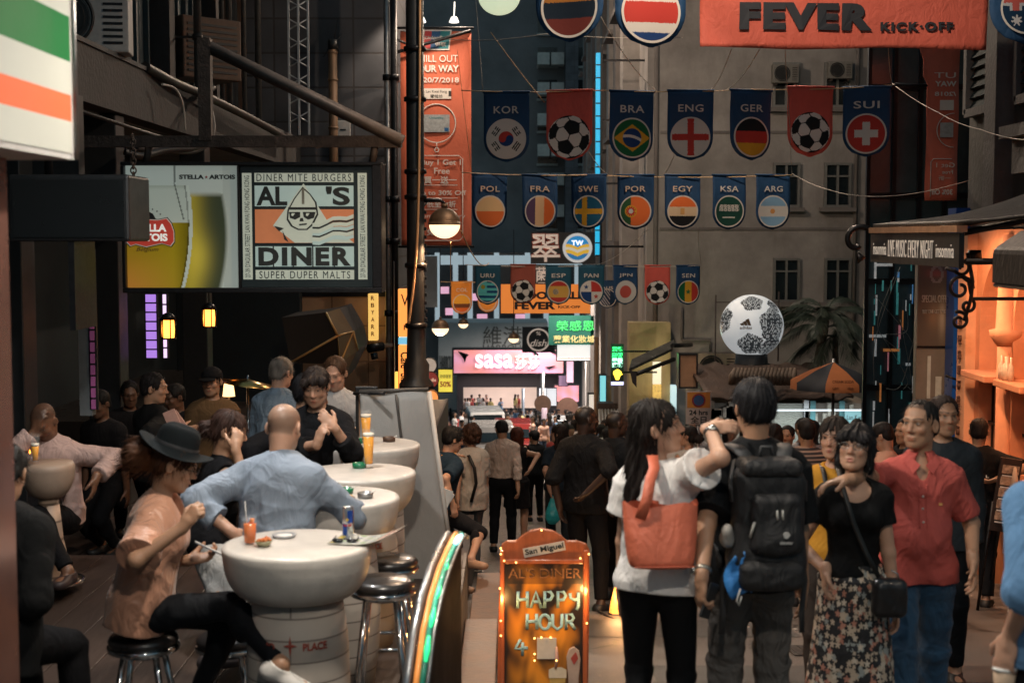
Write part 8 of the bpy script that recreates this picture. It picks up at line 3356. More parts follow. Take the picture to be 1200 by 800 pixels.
# her glasses
hc_,Rh_=j_['HC'],j_['Rh']
def hd(x,y,z):
	return V((hc_+Rh_ @ np.array([x,y,z]))*sc_)
m=MB()
for sx_ in(-1,1):
	m.tube([hd(sx_*.033+.023*math.cos(a),.108-.006*abs(math.cos(a)),.006+.0165*math.sin(a))for a in np.linspace(0,2*PI,19)[:-1]],.0016,6,closed=True)
	m.tube([hd(sx_*.056,.104,.010),hd(sx_*.078,.06,.010),hd(sx_*.086,-.01,.008)],.0015,5)
m.tube([hd(-.010,.112,.009),hd(.010,.112,.009)],.0015,5)
o=thing('spectacles','thin metal spectacles on the face of the woman in the black top','spectacles',loc,math.radians(176))
m.build('frame',mat('spectacle_metal',(.3,.28,.26),.25,.9),o)
g=MB()
for sx_ in(-1,1):
	g.add([hd(sx_*.033+.022*math.cos(a),.1075,.006+.0155*math.sin(a))for a in np.linspace(0,2*PI,19)[:-1]],[tuple(range(18))])
gm_=mat('lens_clear',(.8,.9,.85),.03,0,0,trans=1.)
# sleeves printed with flowers and the cross body bag
t=thing('shoulder_bag','black leather cross body bag at the hip of the woman in the floral skirt','bag',(0,0,0))
F=Field(.007)
q=P(1042,700,6.30)
F.rbox((q.x,q.y,q.z),(.080,.045,.090),.04,k=.02)
obj('bag_body',F.mesh('bag',folds(.004,9,.8)),mat('bag_leather',(.012,.012,.013),.35,0,.2,10,wrinkle=.3,coat=.1),t)
m=MB()
m.ribbon([P(981,545,6.55),P(983,553,6.42),P(988,572,6.335),P(1000,612,6.325),P(1016,650,6.325),P(1030,676,6.29)],.022,.005,[V((0,0,1)),V((0,-.7,.7))]+[V((0,-1,.1))]*4)
m.build('strap',mat('strap_black',(.012,.012,.012),.5),t)
m=MB()
m.tube([P(1045,668,6.25),P(1052,672,6.25),P(1054,680,6.25)],.004,6)
m.build('buckle',steel,t)
loc=at(1078,6.78)
polo=cloth('polo_red',(.46,.095,.08),.8,.45)
p=dict(h=1.665,res=.0055,skin='tan',hair='short',shave=.75,hairline=-.004,hairc=(.010,.009,.009),hairvol=.94,hyaw=-34,hpitch=-2,stubble=.30,belly=.03,wide=.88,
         whandR=P(992,562,6.38),poleR=(.6,-1,-.1),hdirR=(.9,.25,-.15),palmR=(.0,.2,-1),curlR=.42,spread=.6,
         whandL=P(1140,655,6.62),poleL=(-.4,-1,0),hdirL=V((-.05,.1,-1)),
         top=dict(m=polo,collar=True,neck=.032,neckv=2.2,o=.020,loose=.0,sleeve=.40,so=.020,cuff=.010,hem=-.10,fold=.006,label='red polo shirt'),
         bottom=dict(m=mat('jeans_blue',(.012,.055,.115),.8,0,.35,5,bump=.3,bscale=300,wrinkle=.6,sheen=.1),o=.012,o1=.034,fold=.007,label='blue jeans'),shoes=dict(c=(.04,.03,.025)),strands=160,
         footL=(-.10,-.18,0,10),footR=(.09,.26,.0,-6),face=.86)
r_body,j_,M_,sc_,g_=person('man in a red polo shirt with his arm round the woman',p,loc,172)
def chest(x,z,y=.0):
	"""A point on the front of his shirt (found by a ray against the shirt mesh)."""
	sh_=[c for c in r_body.children if c.name.startswith('shirt')][0]
	hit,co,nrm,_=sh_.ray_cast(V((x,.6,z)),V((0,-1,0)))
	return(co if hit else V((x,.15,z)))
m=MB()
for z in(1.30,1.24,1.18):
	c_=chest(.0,z*sc_)
	m.lathe([(.0,.003),(.006,.002),(.006,0),(.0,0)],c_,10,rot=Matrix.Rotation(-PI/2,3,'X'))
m.build('shirt_button',mat('button_cream',(.6,.5,.45),.4),r_body)
m=MB()
pl_=[chest(.0,z*sc_)+V((0,.003,0))for z in np.linspace(1.36,1.15,9)]
for dx in(-.016,.016):
	m.tube([q+V((dx,0,0))for q in pl_],.0022,5)
m.build('placket',polo,r_body)
# collar wings
m=MB()
NBc=V(j_['NB']*sc_)
for sx_ in(-1,1):
	a_=[NBc+V((sx_*.064,.050,.030)),NBc+V((sx_*.012,.106,-.012)),NBc+V((sx_*.046,.118,-.052)),NBc+V((sx_*.086,.070,-.004))]
	m.add([p_ for p_ in a_]+[p_+V((0,.002,.003))for p_ in a_],[(0,1,2,3),(7,6,5,4),(0,4,5,1),(1,5,6,2),(2,6,7,3),(3,7,4,0)],0,False)
m.build('collar',polo,r_body)
c_=chest(-.085,1.26*sc_)
MB().box(c_+V((0,.003,0)),(.016,.003,.012)).build('chest_logo',mat('polo_logo',(.55,.30,.10),.6),r_body)
# ---- blurred passer by at the right edge
loc=at(1252,4.5,py=600)
p=dict(h=1.62,res=.008,skin='fair',hair='short',hairc=(.05,.03,.02),whandL=P(1184,745,4.45),poleL=(-.3,-1,.0),hdirL=V((-.25,.0,-1)),palmL=(.8,.5,0),curlL=.45,
         top=dict(m=cloth('shirt_sky',(.13,.27,.48),.85,.5),o=.022,sleeve=.62,so=.030,cuff=.012,hem=-.12,collar=True,loose=.02,label='light blue rolled sleeve shirt'),
         bottom=dict(m=cloth('dark_trousers',(.012,.014,.018)),o=.012,o1=.02),shoes=dict(c=(.03,.03,.03)))
e_body,j_,M_,sc_,g_=person('blurred passer by in a light blue shirt cut off by the right edge',p,loc,10)
hq=M_ @ V(g_['L']*sc_)
t=thing('paper_cup','pale paper cup in the hand of the passer by in light blue','cup',hq+V((-.01,0,-.075)))
MB().lathe([(.0,-.05),(.028,-.05),(.036,.05),(.0,.05)],(0,0,0),20).build('cup',mat('cup_paper',(.55,.40,.28),.7),t)
MB().lathe([(.0,.055),(.037,.055),(.039,.045),(.037,.0455)],(0,0,0),20).build('lid',white,t)
# ---- woman in mustard
p=dict(fem=True,h=1.60,res=.008,skin='light',hair='tied',hairc=(.02,.014,.011),hyaw=-18,hpitch=2,
         top=dict(m=cloth('top_mustard',(.50,.24,.03),.85,.4),o=.018,sleeve=.34,so=.02,hem=-.05),bottom=dict(m=cloth('print_dark',(.05,.04,.035)),o=.012),shoes=dict(c=(.35,.2,.08)))
body,j_,M_,sc_,g_=person('woman in a mustard yellow top behind the woman with glasses',p,at(978,7.7),168)
t=thing('bag_strap','dark bag strap over the shoulder of the woman in mustard','bag',(0,0,0))
MB().ribbon([P(962,543,7.72),P(966,556,7.60),P(974,600,7.54),P(985,650,7.52)],.024,.005,[V((0,0,1)),V((0,-.8,.5)),V((0,-1,0)),V((0,-1,0))]).build('strap',mat('strap_black',(.012,.012,.012)),t)
# ---- figure behind the red polo
p=dict(h=1.74,res=.009,skin='tan',hair='short',hairc=(.03,.02,.018),hyaw=20,whandL=P(1141,640,8.6),top=dict(m=cloth('jacket_dark',(.022,.028,.034)),o=.024,loose=.02,so=.026,sleeve=.95,hem=-.12),bottom=dict(m=cloth('dark_trousers',(.012,.014,.018)),o=.012),shoes=dict(c=(.03,.03,.03)))
person('man in a dark jacket mostly hidden behind the red polo shirt',p,at(1104,8.7),165)
# ---- man reading the menu at the orange bar
loc=at(1146,12.6)
p=dict(h=1.66,res=.010,skin='tan',hair='short',shave=.7,hairline=.03,hairvol=.95,hairc=(.012,.010,.010),hpitch=6,wide=1.08,whandR=P(1172,560,12.4),poleR=(1,-.5,-.3),
         top=dict(m=cloth('tee_black2',(.010,.010,.012)),o=.022,loose=.02,so=.03,sleeve=.42,hem=-.10),bottom=dict(m=cloth('dark_trousers',(.012,.014,.018)),o=.014,o1=.03),shoes=dict(c=(.02,.02,.02)))
body,j_,M_,sc_,g_=person('man in a black printed tee with his back to us at the orange bar',p,loc,-22)
tsh=[c for c in body.children if c.name.startswith('shirt')][0]
def back_pt(x,z):
	hit,co,nrm,_=tsh.ray_cast(V((x,-.8,z)),V((0,1,0)))
	return co if hit else V((x,-.17,z))
for i,ch in enumerate('REGAL'):
	q=back_pt(-.08+i*.042,1.245*sc_)
	text('lettering',ch,q.x,q.z,.026,.024,white,body,q.y-.004,.002,.02)
q=back_pt(-.06,1.20*sc_)
text('lettering','THE',q.x,q.z,.03,.012,white,body,q.y-.006,.002,.0)
q=P(1178,588,12.2)
t=thing('menu_stand','dark menu board with printed photos on a stand by the orange bar','menu stand',(q.x,12.2,ground(12.2)))
zz=q.z-ground(12.2)
k=12.2/FPX
rt=Matrix.Rotation(math.radians(-10),4,'Y')
o=MB().bx(-13*k,13*k,0,.03,-36*k,52*k).build('board',mat('menu_dark',(.03,.02,.018),.4,0,.3,12),t,.004)
o.matrix_local=Matrix.Translation((0,0,zz))@ Matrix.Rotation(math.radians(8),4,'Y')
for i in range(5):
	MB().bx(-10*k,10*k,-.008,-.002,(34-i*14)*k,(44-i*14)*k).build('food_photo',mat('food_photo',(.42,.30,.22),.5,0,.8,26),o)
	MB().bx(-9*k,4*k,-.008,-.002,(30.5-i*14)*k,(32-i*14)*k).build('caption',white,o)
m=MB()
for sx_ in(-1,1):
	m.tube([(sx_*.1,.02,zz),(sx_*.2,.05,0)],.014,6)
m.tube([(0,.03,zz),(0,.4,0)],.014,6)
m.build('leg',blackm,t)
q=P(1189,574,12.0)
t=thing('paper_cone','pale folded paper cone standing beside the menu board','paper',q)
MB().lathe([(.0,.20),(.012,.19),(.06,-.10),(.0,-.10)],(0,0,0),8).build('cone',mat('cone_paper',(.6,.42,.30),.7,0,.15,10),t)
MB().tube([(0,0,-.10),(0,0,ground(12.0)-q.z)],.02,8).build('stick',black,t)
# ---- men in black
p=dict(h=1.77,res=.009,skin='dark',hair='bald',shave=.8,hairc=(.008,.008,.008),hyaw=-38,hpitch=0,wide=1.1,whandR=P(690,575,12.1),poleR=(1,-.6,0),whandL=P(655,592,12.4),
         top=dict(m=cloth('shirt_black',(.0135,.0135,.015),.8,.5),collar=True,o=.022,so=.03,sleeve=.58,loose=.024,hem=-.11),bottom=dict(m=cloth('trousers_black',(.010,.010,.012)),o=.014,o1=.02),shoes=dict(c=(.012,.012,.012)),
         footL=(-.10,.0,0,10),footR=(.18,-.05,0,-30))
person('tall man in a black shirt looking right behind the menu board',p,at(686,12.4),-30)
p=dict(h=1.74,res=.009,skin='dark',hair='bald',shave=.85,hairc=(.008,.008,.008),hyaw=-30,wide=1.04,whandR=P(742,600,12.9),whandL=P(712,598,12.7),
         top=dict(m=cloth('tee_navyblack',(.010,.014,.020),.85,.4),collar=True,o=.022,so=.028,sleeve=.42,loose=.02,hem=-.10),bottom=dict(m=cloth('trousers_black',(.010,.010,.012)),o=.012,o1=.014),shoes=dict(c=(.012,.012,.012)))
person('man in a dark navy tee behind the woman in white',p,at(722,13.0),-40)
# ---- woman with white crop top
p=dict(fem=True,h=1.62,res=.012,skin='light',hair='bun',hairc=(.012,.01,.01),hyaw=40,whandL=P(798,585,15.2),top=dict(m=cloth('crop_white',(.5,.48,.45)),o=.014,sleeve=.0,hem=.14),bottom=dict(m=cloth('skirt_black',(.012,.012,.013)),skirt=.42,flare=.19,name='skirt',waist=.14),shoes=dict(c=(.02,.02,.02)))
person('woman in white crop top and black skirt left of the backpack man',p,at(806,15.4),30)
# ---- man in white shirt, curly woman, others in the street
p=dict(h=1.72,res=.010,skin='tan',hair='short',hairc=(.012,.011,.011),hpitch=24,hyaw=18,whandR=P(608,582,18.4),curlR=.6,
         top=dict(m=cloth('shirt_cream',(.50,.40,.34),.8,.8),collar=True,o=.018,loose=.026,so=.026,sleeve=.93,hem=.045,fold=.010,label='cream long sleeve shirt tucked in'),bottom=dict(m=cloth('trousers_navy',(.012,.014,.019)),o=.010,o1=.016,waist=.07),shoes=dict(c=(.015,.015,.015)),
         footL=(-.12,-.02,0,8),footR=(.12,.05,0,-8))
person('man in a cream shirt tucked into dark trousers with his head bent',p,at(589,18.7),-4)
p=dict(fem=True,h=1.635,res=.010,skin='light',hair='curly',hairvol=1.1,hairc=(.045,.022,.014),hyaw=30,whandL=P(536,590,15.4),poleL=(-.5,-1,0),wide=1.05,
         top=dict(m=cloth('tunic_white',(.48,.44,.39),.85,.6),o=.020,loose=.045,so=.026,sleeve=.40,hem=-.20,fold=.008,label='long white tunic'),bottom=dict(m=cloth('jeans_grey',(.085,.092,.10)),o=.012,o1=.02),shoes=dict(c=(.03,.03,.035),sole=(.55,.54,.5)),
         footL=(-.10,.0,0,65),footR=(.06,.02,0,60))
cw_body,j_,M_,sc_,g_=person('woman with bushy curly hair in a long white tunic and grey jeans',p,at(552,15.8),22)
t=thing('bag_strap','black bag strap over the white tunic of the curly haired woman','bag',(0,0,0))
MB().ribbon([P(546,530,15.8),P(550,535,15.63),P(556,548,15.60),P(558,566,15.62),P(552,588,15.62)],.035,.006,[V((0,0,1)),V((0,-.8,.5)),V((.2,-1,0)),V((.2,-1,0)),V((0,-1,0))]).build('strap',mat('strap_black',(.012,.012,.012)),t)
p=dict(fem=True,h=1.64,res=.012,skin='light',hair='long',hairlen=.85,hairc=(.07,.022,.014),hyaw=0,whandR=P(622,548,19.0),top=dict(m=cloth('dress_dark',(.02,.018,.02)),o=.016,sleeve=0,hem=-.04),bottom=dict(m=cloth('dress_dark',(.02,.018,.02)),skirt=.36,flare=.20,name='skirt'),shoes=dict(c=(.2,.1,.06)))
person('woman with long reddish hair beside the man in the cream shirt',p,at(606,19.4),-6)
p=dict(h=1.62,res=.013,skin='light',hair='short',hairc=(.01,.01,.012),hairvol=1.12,hyaw=30,lean=6,whandL=P(612,540,25.3),top=dict(m=cloth('tee_black',(.016,.018,.021)),o=.024,loose=.02,so=.03,sleeve=.42),bottom=dict(m=cloth('trousers_black',(.010,.010,.012)),o=.012,o1=.02),shoes=dict(c=(.02,.02,.02)))
person('stooping person in black beside the reddish haired woman',p,at(627,25.6),14)
p=dict(fem=True,h=1.66,res=.012,skin='fair',hair='long',hairc=(.02,.014,.012),hyaw=60,whandL=P(644,573,17.6),top=dict(m=cloth('tee_navy',(.012,.02,.03)),o=.02,sleeve=.4,so=.024),bottom=dict(m=cloth('jeans_dark',(.03,.035,.04)),o=.01,o1=.014),shoes=dict(c=(.05,.04,.04)))
tb_body,j_,M_,sc_,g_=person('person carrying a turquoise bag half hidden by the man in black',p,at(655,17.8),5)
hq=M_ @ V(g_['L']*sc_)
t=thing('plastic_bag','bright turquoise plastic bag carried by the half hidden person','bag',hq)
F=Field(.014)
F.ell((0,-.02,-.26),(.10,.08,.11),k=.04)
F.cone((-.03,0,-.20),(-.01,0,-.03),.05,.012,.04).cone((.04,0,-.20),(.01,0,-.03),.05,.012,.04)
obj('bag_body',F.mesh('bag',folds(.008,77,.8)),mat('turquoise_plastic',(.03,.42,.46),.4,0,.1,10,wrinkle=.5),t)
m=MB()
m.tube([(-.012,0,-.05),(-.01,0,.0),(.01,0,.0),(.012,0,-.05)],.006,6)
m.build('handle',mat('turquoise_plastic',(.03,.42,.46)),t)
# ---- seated pair beyond the grey screen
seat_y=13.6
q=P(511,600,seat_y)
p=dict(h=1.70,res=.010,skin='light',hair='short',hairc=(.012,.011,.011),hairvol=1.06,hyaw=-20,hpitch=12,lean=18,pz=.86,wfootL=(P(535,655,13.2).x,13.3,ground(13.3)+.05,-60),wfootR=(P(553,640,13.4).x,13.1,ground(13.2)+.32,-70),
         whandR=P(530,590,13.3),whandL=P(524,580,13.2),curlR=.6,curlL=.6,top=dict(m=cloth('shirt_navy',(.014,.030,.050),.85,.5),o=.024,loose=.02,so=.028,sleeve=.42,hem=-.05),bottom=dict(m=cloth('shorts_dark',(.02,.02,.024)),o=.012,len=.10,name='shorts'),shoes=dict(c=(.35,.20,.12)))
sp_body,j_,M_,sc_,g_=person('seated person in a dark navy shirt bent over a phone beyond the grey screen',p,V((q.x,seat_y,ground(seat_y))),-48)
t=thing('folded_paper','pale folded paper held on the lap beyond the grey screen','paper',P(522,583,13.15))
MB().box((0,0,0),(.10,.012,.16),Matrix.Rotation(.35,3,'Y')).build('sheet',mat('paper_pale',(.55,.60,.62),.7,0,.08),t)
MB().box((.012,.010,-.01),(.09,.004,.14),Matrix.Rotation(.55,3,'Y')).build('inner_sheet',mat('paper_pale',(.55,.60,.62)),t)
p=dict(h=1.68,res=.012,skin='tan',hair='short',hairc=(.015,.012,.011),hyaw=-30,hpitch=10,pz=.62,lean=8,wfootL=(P(520,650,14.4).x,14.1,ground(14.2),-60),wfootR=(P(530,650,14.4).x,14.0,ground(14.2),-70),whandR=P(528,528,14.0),whandL=P(512,560,14.1),poleR=(.6,-1,-.6),hdirR=(.3,.8,.1),palmR=(0,0,-1),
         top=dict(m=cloth('tee_plum',(.05,.025,.03)),o=.022,so=.026,sleeve=.42),bottom=dict(m=cloth('trousers_black',(.010,.010,.012)),o=.012),shoes=dict(c=(.02,.02,.02)))
q=P(505,600,14.5)
person('second seated person reaching forward beyond the grey screen',p,V((q.x,14.5,ground(14.5))),-60)
t=thing('terrace_ledge','low orange lit ledge the seated pair use beside the terrace','ledge',(0,0,0))
a_=P(518,545,13.9)
MB().bx(-1.08,a_.x+.28,13.0,15.2,ground(14)-.6,ground(14)+.52).build('block',mat('ledge_dark',(.06,.045,.04),.6,0,.3,4),t,.01)
o=MB().bx(-.13,.11,-.1,.1,0,.018)
t=thing('orange_tray','small bright orange tray beside the seated person in navy','tray',P(526,533,13.7))
o=MB().bx(-.07,.07,-.07,.07,0,.012)
o.build('tray',mat('tray_orange',(.8,.33,.05),.5,0,.1,emit=(.9,.36,.05),es=.25),t,.004)
MB().bx(-.005,.005,-.02,.02,-.50,-.001).build('stem',black,t)
# ================================================================== terrace guests
# ---- woman in the black hat
d_=6.3
fl=ground(d_)
loc=V((P(163,650,d_).x,d_,fl))
hp_=P(168,708,d_)
h_=1.66
p=dict(fem=True,h=h_,res=.0056,skin='tan',hair='bun',hairc=(.055,.022,.010),hairtip=((-.02,-.125,-.03),.08,(.15,.055,.02)),bun=1.35,hpitch=20,hyaw=2,lean=13,pz=(hp_.z-fl)/(h_/1.72),nose=.9,
         whandR=P(216,616,5.98),poleR=(1,-.7,-.8),hdirR=(.0,.55,.75),palmR=(-.6,.5,.0),curlR=1.15,whandL=P(222,656,6.38),poleL=(-.4,-.6,-1),hdirL=(-.15,1,.15),palmL=(.35,.1,.9),curlL=.65,
         wfootR=(P(331,806,6.05).x,6.02,P(331,792,6.05).z-.02,-8,-25),wfootL=(P(232,830,6.5).x,6.5,P(232,830,6.5).z,-5),
         top=dict(m=mat('satin_peach',(.50,.255,.165),.42,0,.12,6,bump=.08,bscale=200,wrinkle=.55,sheen=.2,spec=.45),o=.022,loose=.05,so=.035,cuff=.028,sleeve=.46,hem=-.10,fold=.007,neck=.07,neckv=1.25,label='loose peach satin blouse'),
         bottom=dict(m=cloth('jeans_black',(.010,.012,.016),.75,.3),o=.008,o1=.006,label='tight dark jeans'),shoes=dict(c=(.62,.60,.57),sole=(.36,.34,.32),top=.0),strands=600)
h_body,j_,M_,sc_,g_=person('seated woman in a black hat and peach blouse looking at her phone',p,loc,-86)
hc_,Rh_=j_['HC'],j_['Rh']
t=thing('fedora_hat','black felt wide brimmed hat worn by the woman in peach','hat',(0,0,0))
t.matrix_world=M_ @ Matrix.Scale(sc_,4)@ Matrix.Translation(V(hc_+Rh_ @ np.array([0,-.025,.066])))@ Matrix(Rh_).to_4x4()@ Matrix.Rotation(.06,4,'X')
felt=mat('black_felt',(.008,.011,.013),.9,0,.2,30,bump=.2,bscale=200,spec=.15)
m=MB()
vs,fs=[],[]
sg_=40
prof=[(.172,.000),(.168,.006),(.14,-.004),(.098,.004),(.096,.04),(.091,.085),(.078,.112),(.05,.122),(.0,.108)]
for r_,z_ in prof:
	for i in range(sg_):
		a=2*PI*i/sg_
		x,y=r_*.88*math.cos(a),r_*1.06*math.sin(a)
		zz=z_
		if r_>.13:
			zz+=.022*math.cos(2*a)*-1-.020*(math.sin(a)>0)*math.sin(a)+.008
		if r_<.08:
			zz-=.018*math.exp(-(x/.018)**2)
		vs.append((x,y,zz))
for r_ in range(len(prof)-1):
	for i in range(sg_):
		l=(i+1)%sg_
		fs.append((r_*sg_+i,r_*sg_+l,(r_+1)*sg_+l,(r_+1)*sg_+i))
m.add(vs,fs,0,True)
o=m.build('felt',felt,t)
ss=o.modifiers.new('thick','SOLIDIFY')
ss.thickness=.004
ss=o.modifiers.new('round','SUBSURF')
ss.levels=ss.render_levels=1
m=MB()
m.lathe([(.0985,.008),(.0995,.010),(.0985,.030),(.0975,.032)],(0,0,0),36)
mm_=m.mesh('band')
for v in mm_.vertices:
	v.co.x*=.885
	v.co.y*=1.065
obj('band',mm_,mat('hat_band',(.03,.03,.032),.4),t)
g=MB()
for sx_ in(-1,1):
	g.tube([V(hc_+Rh_ @ np.array([sx_*.033+.021*math.cos(a),.112,.008+.017*math.sin(a)]))for a in np.linspace(0,2*PI,17)[:-1]],.002,6,closed=True)
	g.tube([V(hc_+Rh_ @ np.array([sx_*.054,.106,.012])),V(hc_+Rh_ @ np.array([sx_*.086,-.01,.008]))],.002,5)
g.tube([V(hc_+Rh_ @ np.array([-.012,.114,.012])),V(hc_+Rh_ @ np.array([.012,.114,.012]))],.002,5)
t=thing('spectacles','dark rimmed spectacles worn under the black hat','spectacles',(0,0,0))
t.matrix_world=M_ @ Matrix.Scale(sc_,4)
g.build('frame',black,t)
ph=M_ @ V(g_['L']*sc_)
t=thing('smartphone','white edged smartphone in the hand of the woman in the hat','phone',ph+V((.02,-.03,.025)))
t.rotation_euler=(math.radians(62),math.radians(-14),math.radians(-78))
MB().bx(-.036,.036,-.004,.004,-.07,.07).build('body',mat('phone_white',(.5,.5,.5),.3),t,.004)
MB().bx(-.033,.033,-.0055,-.0045,-.062,.062).build('screen',mat('phone_screen',(.02,.02,.025),.1,emit=(.2,.25,.3),es=.15),t)
# ---- man in blue grey shirt, back to us
d_=7.05
fl=ground(d_)
h_=1.78
hp_=P(318,658,d_+.12)
loc=V((P(322,600,d_).x,d_,fl))
p=dict(h=h_,res=.0060,skin='fair',hair='bald',shave=.6,hairc=(.11,.08,.06),hyaw=2,hpitch=14,lean=14,twist=-10,pz=(hp_.z-fl)/(h_/1.72),wide=1.10,
         whandL=P(272,624,7.0),poleL=(-1,-.2,.3),hdirL=(.6,.3,-.7),whandR=P(410,600,7.45),poleR=(.8,-.8,-.4),
         wfootL=(P(290,800,7.4).x,7.5,ground(7.3)+.12,5),wfootR=(P(340,800,7.4).x,7.5,ground(7.3)+.12,-5),
         top=dict(m=mat('oxford_blue',(.215,.265,.335),.8,0,.08,8,bump=.15,bscale=260,wrinkle=.4),collar=True,o=.022,loose=.030,so=.030,sleeve=.80,hem=-.06,fold=.010,ff=.5,label='blue grey shirt with rolled sleeves'),
         bottom=dict(m=cloth('trousers_stone',(.25,.24,.22)),o=.014,o1=.02),shoes=dict(c=(.10,.06,.04)))
person('balding man in a blue grey shirt leaning on the table with his back to us',p,loc,-6)
# ---- woman in black sleeveless top
d_=8.0
h_=1.64
hp_=P(250,636,d_)
loc=V((P(244,560,d_).x,d_,DECK))
p=dict(fem=True,h=h_,res=.0075,skin='tan',hair='bun',hairc=(.03,.014,.010),hyaw=-30,hpitch=14,lean=10,pz=(hp_.z-DECK)/(h_/1.72),whandR=P(276,525,7.72),poleR=(.6,.2,-1),hdirR=(-.2,.2,.8),curlR=[.7,1.0,1.1,1.2],
         wfootL=(P(275,780,7.6).x,7.4,DECK+.15,0),wfootR=(P(262,790,7.6).x,7.3,DECK+.12,0),
         top=dict(m=cloth('top_black2',(.010,.010,.012)),o=.016,sleeve=.0,hem=-.08),bottom=dict(m=cloth('trousers_light',(.38,.37,.35),.85,.5),o=.012,o1=.02),shoes=dict(c=(.05,.04,.04)))
person('dark haired woman in a black sleeveless top with her hand at her ear',p,loc,-62)
# ---- man in pale pink shirt with his hand to his brow
d_=9.75
h_=1.76
hp_=P(62,602,d_)
loc=V((P(66,560,d_).x,d_,DECK))
p=dict(h=h_,res=.009,skin='brown',hair='bald',shave=.55,hairc=(.012,.01,.01),hpitch=38,hyaw=-4,lean=10,pz=(hp_.z-DECK)/(h_/1.72),stubble=.5,whandR=P(41,505,9.5),poleR=(1,.6,-1),hdirR=(-.35,.15,.9),palmR=(-.5,-.6,.3),curlR=.45,whandL=P(112,560,9.45),poleL=(-1,-.3,.0),hdirL=(.1,.2,-.9),
         wfootL=(P(80,700,9.2).x,9.2,DECK+.1,0),wfootR=(P(50,700,9.2).x,9.1,DECK+.1,0),
         top=dict(m=cloth('shirt_pink',(.42,.30,.27),.85,.6),collar=True,o=.022,so=.026,sleeve=.92,loose=.024,fold=.008),bottom=dict(m=cloth('trousers_black',(.010,.010,.012)),o=.012),shoes=dict(c=(.03,.02,.02)))
person('man in a pale pink shirt holding his brow at the far left',p,loc,174)
# ---- dark nearest figure at the lower left edge
d_=5.6
loc=V((P(-10,640,d_).x,d_,ground(d_)))
p=dict(h=1.66,res=.009,skin='tan',hair='short',pz=.76,lean=10,hyaw=10,hpitch=25,hairc=(.01,.01,.01),wfootL=(loc.x+.05,d_+.30,ground(d_)+.1,0),wfootR=(loc.x+.25,d_+.32,ground(d_)+.1,0),whandR=P(40,662,d_+.12),whandL=(loc.x-.1,d_+.3,P(30,650,d_).z),
         top=dict(m=cloth('coat_black',(.009,.010,.011)),o=.035,so=.035,sleeve=.95,loose=.05,hem=-.16),bottom=dict(m=cloth('trousers_black',(.010,.010,.012)),o=.014),shoes=dict(c=(.02,.02,.02)))
p['h']=1.64
person('dark figure in a black coat cut off behind the metal pillar',p,loc,-10)
# ---- guests further back
p=dict(h=1.76,res=.009,skin='tan',hair='short',hairc=(.012,.01,.01),hyaw=-40,hpitch=6,whandR=P(212,505,11.3),top=dict(m=cloth('jacket_black',(.010,.011,.012)),o=.028,so=.03,sleeve=.95,loose=.03,collar=True),bottom=dict(m=cloth('trousers_black',(.010,.010,.012)),o=.012),shoes=dict(c=(.02,.02,.02)),pz=.80)
person('man in a black jacket in profile behind the woman in the hat',p,V((P(180,520,11.6).x,11.6,DECK-.38)),-50)
t=thing('menu_card','pale folded card held by the man in the black jacket','menu',P(202,492,11.2))
MB().box((0,0,0),(.10,.012,.16),Matrix.Rotation(-.4,3,'Y')).build('card',mat('card_pink',(.55,.32,.26),.6,0,.2,20),t)
MB().box((.03,.03,-.01),(.09,.01,.15),Matrix.Rotation(-.6,3,'Y')).build('inner_leaf',mat('card_pink',(.55,.32,.26)),t)
p=dict(h=1.74,res=.009,skin='tan',hair='cap',hairc=(.012,.01,.01),hairvol=.97,hyaw=-22,hpitch=4,pz=.84,top=dict(m=cloth('tee_brown',(.13,.075,.035)),o=.022,so=.028,sleeve=.42,loose=.02),bottom=dict(m=cloth('trousers_black',(.010,.010,.012)),o=.012),shoes=dict(c=(.02,.02,.02)))
loc=V((P(250,520,12.3).x,12.3,DECK-.42))
body,j_,M_,sc_,g_=person('man in a dark cap and brown tee in the dark bar',p,loc,196)
hc_,Rh_=j_['HC'],j_['Rh']
t=thing('baseball_cap','dark baseball cap worn by the man in the brown tee','cap',(0,0,0))
t.matrix_world=M_ @ Matrix.Scale(sc_,4)@ Matrix.Translation(V(hc_))@ Matrix(Rh_).to_4x4()
F=Field(.008)
F.ell((0,-.010,.050),(.090,.108,.084),k=.02)
F.plane((0,0,.040),(0,.05,-1))
obj('crown',F.mesh('cap'),cloth('cap_black',(.012,.012,.014)),t)
F=Field(.007)
F.ell((0,.12,.040),(.072,.085,.012),k=.01)
obj('peak',F.mesh('peak'),cloth('cap_black',(.012,.012,.014)),t)
p=dict(h=1.80,res=.009,skin='fair',hair='short',hairc=(.16,.14,.12),hyaw=-10,hpitch=10,lean=8,whandL=P(296,560,12.2),pz=.90,top=dict(m=cloth('shirt_chambray',(.19,.26,.33),.8,.8),collar=True,o=.022,so=.03,sleeve=.9,loose=.03,fold=.010),bottom=dict(m=cloth('trousers_black',(.010,.010,.012)),o=.012),shoes=dict(c=(.02,.02,.02)))
person('grey haired man in a chambray shirt with his back to us',p,V((P(322,520,11.9).x,11.9,DECK-.42)),-25)
p=dict(h=1.74,res=.0085,skin='tan',hair='short',hairc=(.010,.010,.012),hairvol=1.14,hyaw=-40,hpitch=12,lean=14,twist=-20,pz=.80,whandL=P(306,570,9.0),whandR=P(372,560,9.2),top=dict(m=cloth('shirt_charcoal',(.014,.014,.017)),o=.024,so=.03,sleeve=.95,loose=.026,collar=True),bottom=dict(m=cloth('trousers_black',(.010,.010,.012)),o=.012),shoes=dict(c=(.02,.02,.02)))
person('man with thick black hair in a charcoal shirt leaning over the terrace table',p,V((P(342,540,9.0).x,9.0,DECK-.12)),-35)
